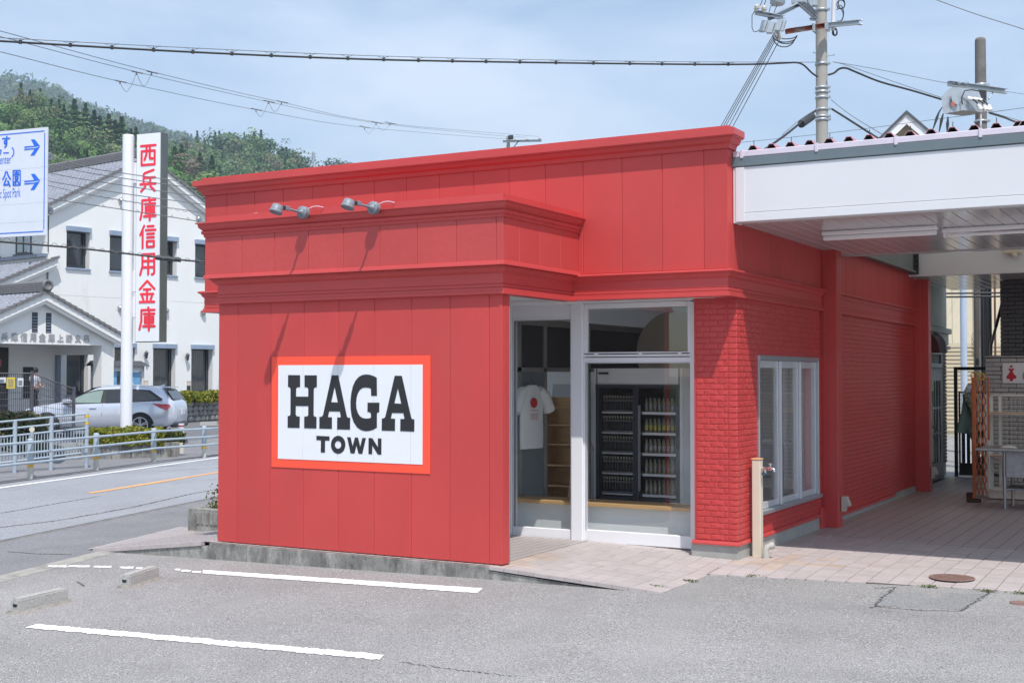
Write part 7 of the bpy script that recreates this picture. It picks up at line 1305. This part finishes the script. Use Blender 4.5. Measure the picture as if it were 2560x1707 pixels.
# near hill on the left
near_r = [(-900,330),(-500,262),(-200,246),(0,246),(60,240),(100,238),(130,252),(180,268),(230,300),(300,340),(360,385),(420,430),(480,500),(540,560),(640,640)]
near_r = [(x, y+44) for x, y in near_r]
GN = hill('near_hill', near_r, 430, .6, m_hill)
ptsN = scatter(GN, 1050, rg, .15); kN = ['conifer' if (rg.random() < .35) else 'round' for _ in ptsN]
GB = [(.06,.11,.03),(.08,.14,.035),(.10,.16,.04),(.05,.085,.035),(.12,.15,.05),(.12,.12,.06)]
ob('hill_forest', forest('hill_forest','',ptsN,kN,[rg.uniform(6,11) for _ in ptsN],[GB[rg.integers(0,6)] for _ in ptsN],400,.034,m_tree,7), None, label='dense mixed forest on the near hill behind the bank', cat='forest', kind='stuff')
m_trunk = M('tree_bark',(.10,.075,.05),.9,var=.2,scale=4)
def tree(px, py_top, hpx, D, kind, col, label, nl=520, leaf=.034, group=None, cat='tree', name=None, wide=1.7):
    top = at(px, py_top, D); h = hpx*D/FPX; base = Vector((top.x, top.y, top.z-h)); t = thing(name or ('conifer_tree' if kind == 'conifer' else 'broadleaf_tree'), label, cat, base, 0, group)
    me = forest('crown','',[(0,0,0)],[kind],[h],[col],nl,leaf,m_tree,int(px*7+py_top)); me.transform(Matrix.Diagonal((wide,wide,1,1))); o = ob('crown', me, None, t, local=True)
    mb = MB(); mb.cyl((0,0,-h*.1),(0,0,h*(.9 if kind == 'conifer' else .6)),h*.022,h*.006,7)
    if kind != 'conifer':
        for i in range(5): a = i*1.26; mb.cyl((0,0,h*(.25+.05*i)),(h*.2*math.cos(a)*wide,h*.2*math.sin(a)*wide,h*(.5+.05*i)),h*.01,h*.003,5)
    ob('trunk', mb, m_trunk, t, local=True); return t
CG = (.06,.115,.035)
con = [(212,292,150,'tall dark conifer rising highest left of the pylon top'),(186,248,95,'narrow conifer breaking the near ridge left of the tall one'),(214,258,80,'slim dark conifer on the near ridge'),(236,275,90,'dark conifer on the near ridge with a second one beside it'),(250,290,85,'conifer just right of the paired ridge conifers'),(272,285,95,'broad dark conifer on the falling ridge'),(288,300,80,'conifer half way between ridge and pylon'),(304,292,100,'isolated tall conifer beside the pylon pole'),(340,318,70,'conifer crown peeping directly behind the pylon top'),(328,322,60,'short conifer touching the pylon pole'),(204,322,110,'bright green conifer low on the near slope'),(150,300,90,'mid green conifer above the road sign'),(22,302,70,'pale green conifer above the road sign at the left edge'),(160,262,60,'small dark conifer left on the near ridge'),(437,366,80,'bright conifer behind the right side of the pylon cabinet'),(500,382,75,'tall light-green conifer beside the reddish dead tree'),(530,388,80,'light-green pointed conifer just left of the red parapet'),(455,362,70,'small conifer on the middle slope')]
for i, (px, py, hp, lb) in enumerate(con): tree(px, py, hp, 400 if px < 345 else 380, 'conifer', (.085+.025*(i%3),.125+.03*(i%3),.055+.012*(i%2)), lb, 900, .022, 'conifers that stand out on the hills')
tree(483, 396, 62, 340, 'round', (.17,.11,.09), 'reddish-brown dead broadleaf tree in front of the conifers', 500, .028, name='dead_tree')
tree(418, 402, 110, 330, 'round', (.07,.13,.035), 'rounded green tree just right of the pylon cabinet', 800, .03, wide=1.2); tree(455, 430, 100, 320, 'round', (.10,.15,.045), 'pale green tree behind the bank gable', 800, .03, wide=1.3); tree(505, 440, 110, 320, 'round', (.12,.16,.05), 'yellowish green tree touching the corner of the red parapet', 800, .03, wide=1.3); tree(545, 425, 90, 330, 'round', (.09,.14,.045), 'green tree directly above the left end of the red parapet', 700, .03, wide=1.3)
for px, py, hp, lb in [(592,338,40,'round-crowned pine on the skyline of the middle hill'),(640,348,45,'flat-crowned pine on the skyline right of the round one'),(672,348,42,'leaning pine with open crown on the skyline'),(705,366,45,'pine on the falling skyline of the middle hill'),(742,380,40,'last pine at the right end of the middle skyline'),(556,342,36,'pine at the left of the middle skyline'),(764,402,30,'small pine just above the parapet where the hill ends')]: tree(px, py, hp, 610, 'round', (.05,.085,.035), lb, 260, .045, 'pines on the middle skyline')
for px, py, hp, lb in [(829,398,30,'dark pine standing alone above the parapet right of the lattice tower'),(856,402,26,'second lone pine above the parapet right of the lattice tower')]: tree(px, py, hp, 600, 'round', (.05,.075,.04), lb, 260, .045)
# lattice tower on the skyline
twD = 900; c = at(783,452,twD); H_ = 72*twD/FPX; tw_ = thing('lattice_tower', 'tiny lattice power tower on the skyline above the red parapet', 'pylon', c); mb = MB()
for sx, sy in ((1,1),(1,-1),(-1,1),(-1,-1)): mb.cyl((c.x+sx*2.2,c.y+sy*2.2,c.z),(c.x+sx*.35,c.y+sy*.35,c.z+H_),.42,.3,4)
for k in range(7):
    z0_, z1_ = c.z+H_*k/7, c.z+H_*(k+1)/7; r0, r1 = 2.2-1.85*k/7, 2.2-1.85*(k+1)/7
    mb.cyl((c.x-r0,c.y-r0,z0_),(c.x+r1,c.y+r1,z1_),.22,n=3); mb.cyl((c.x+r0,c.y-r0,z0_),(c.x-r1,c.y+r1,z1_),.22,n=3)
for k in (.72,.84,.95): mb.cyl(Vector((c.x,c.y,c.z+H_*k))-RT*2.6, Vector((c.x,c.y,c.z+H_*k))+RT*2.6, .3, n=4)
ob('tower_frame', mb, m_galv, tw_)
# ------------------------------------------------------------------ air
hz = MB().box(-1900, 900, -60, 2300, -3.0, 400)
hm = bpy.data.materials.new('pale_haze'); hm.use_nodes = True; nt = hm.node_tree; nt.nodes.clear(); o_ = nt.nodes.new('ShaderNodeOutputMaterial'); pv = nt.nodes.new('ShaderNodeVolumePrincipled'); pv.inputs['Density'].default_value = .00034; pv.inputs['Color'].default_value = (.66,.82,1,1); pv.inputs['Anisotropy'].default_value = .2; nt.links.new(pv.outputs[0], o_.inputs['Volume'])
ob('haze', hz, hm, kind='stuff')

# ------------------------------------------------------------------ split joined pieces of a part into parts of their own
def explode(o, maxn=40):
    me = o.data; nv = len(me.vertices)
    if nv > 60000 or nv == 0: return
    par_ = list(range(nv))
    def find(a):
        while par_[a] != a: par_[a] = par_[par_[a]]; a = par_[a]
        return a
    for p in me.polygons:
        v = p.vertices; r = find(v[0])
        for w in v[1:]: par_[find(w)] = r
    comp = {}
    for i in range(nv): comp.setdefault(find(i), []).append(i)
    if len(comp) < 2 or len(comp) > 400: return
    co = np.empty(nv*3); me.vertices.foreach_get('co', co); co = co.reshape(-1,3)
    boxes = [[co[c].min(0)-.012, co[c].max(0)+.012, set([k])] for k, c in comp.items()]
    ch = True
    while ch:
        ch = False; out = []
        for b in boxes:
            for q in out:
                if (b[0] <= q[1]).all() and (q[0] <= b[1]).all(): q[0] = np.minimum(q[0], b[0]); q[1] = np.maximum(q[1], b[1]); q[2] |= b[2]; ch = True; break
            else: out.append(b)
        boxes = out
    if not 2 <= len(boxes) <= maxn: return
    lab = [find(i) for i in range(nv)]; grp = {k: gi for gi, b in enumerate(boxes) for k in b[2]}
    keep = None
    for gi in range(len(boxes)):
        polys = [p for p in me.polygons if grp[lab[p.vertices[0]]] == gi]; idx = {}; vs = []
        for p in polys:
            for v in p.vertices:
                if v not in idx: idx[v] = len(vs); vs.append(tuple(me.vertices[v].co))
        m2 = bpy.data.meshes.new(me.name); m2.from_pydata(vs, [], [tuple(idx[v] for v in p.vertices) for p in polys])
        for m_ in me.materials: m2.materials.append(m_)
        m2.polygons.foreach_set('use_smooth', [p.use_smooth for p in polys]); m2.polygons.foreach_set('material_index', [p.material_index for p in polys]); m2.update()
        if gi == 0: keep = m2
        else: n = o.copy(); n.data = m2; COL.objects.link(n)
    o.data = keep
SKIP = ('foliage','character','letter','panel_gap','poster_dots','mesh_panel','crown','print','glove','blue','red_ch','metal_ch','small','wheel_arch','trunk','hill','arrow','symbol','screw','rim','pane','canvas','foot','socket')
for o in list(bpy.data.objects):
    if o.type == 'MESH' and o.parent and o.get('kind') is None and o.data.users == 1 and not any(o.name.startswith(s) for s in SKIP) and not o.children and not o.modifiers: explode(o)
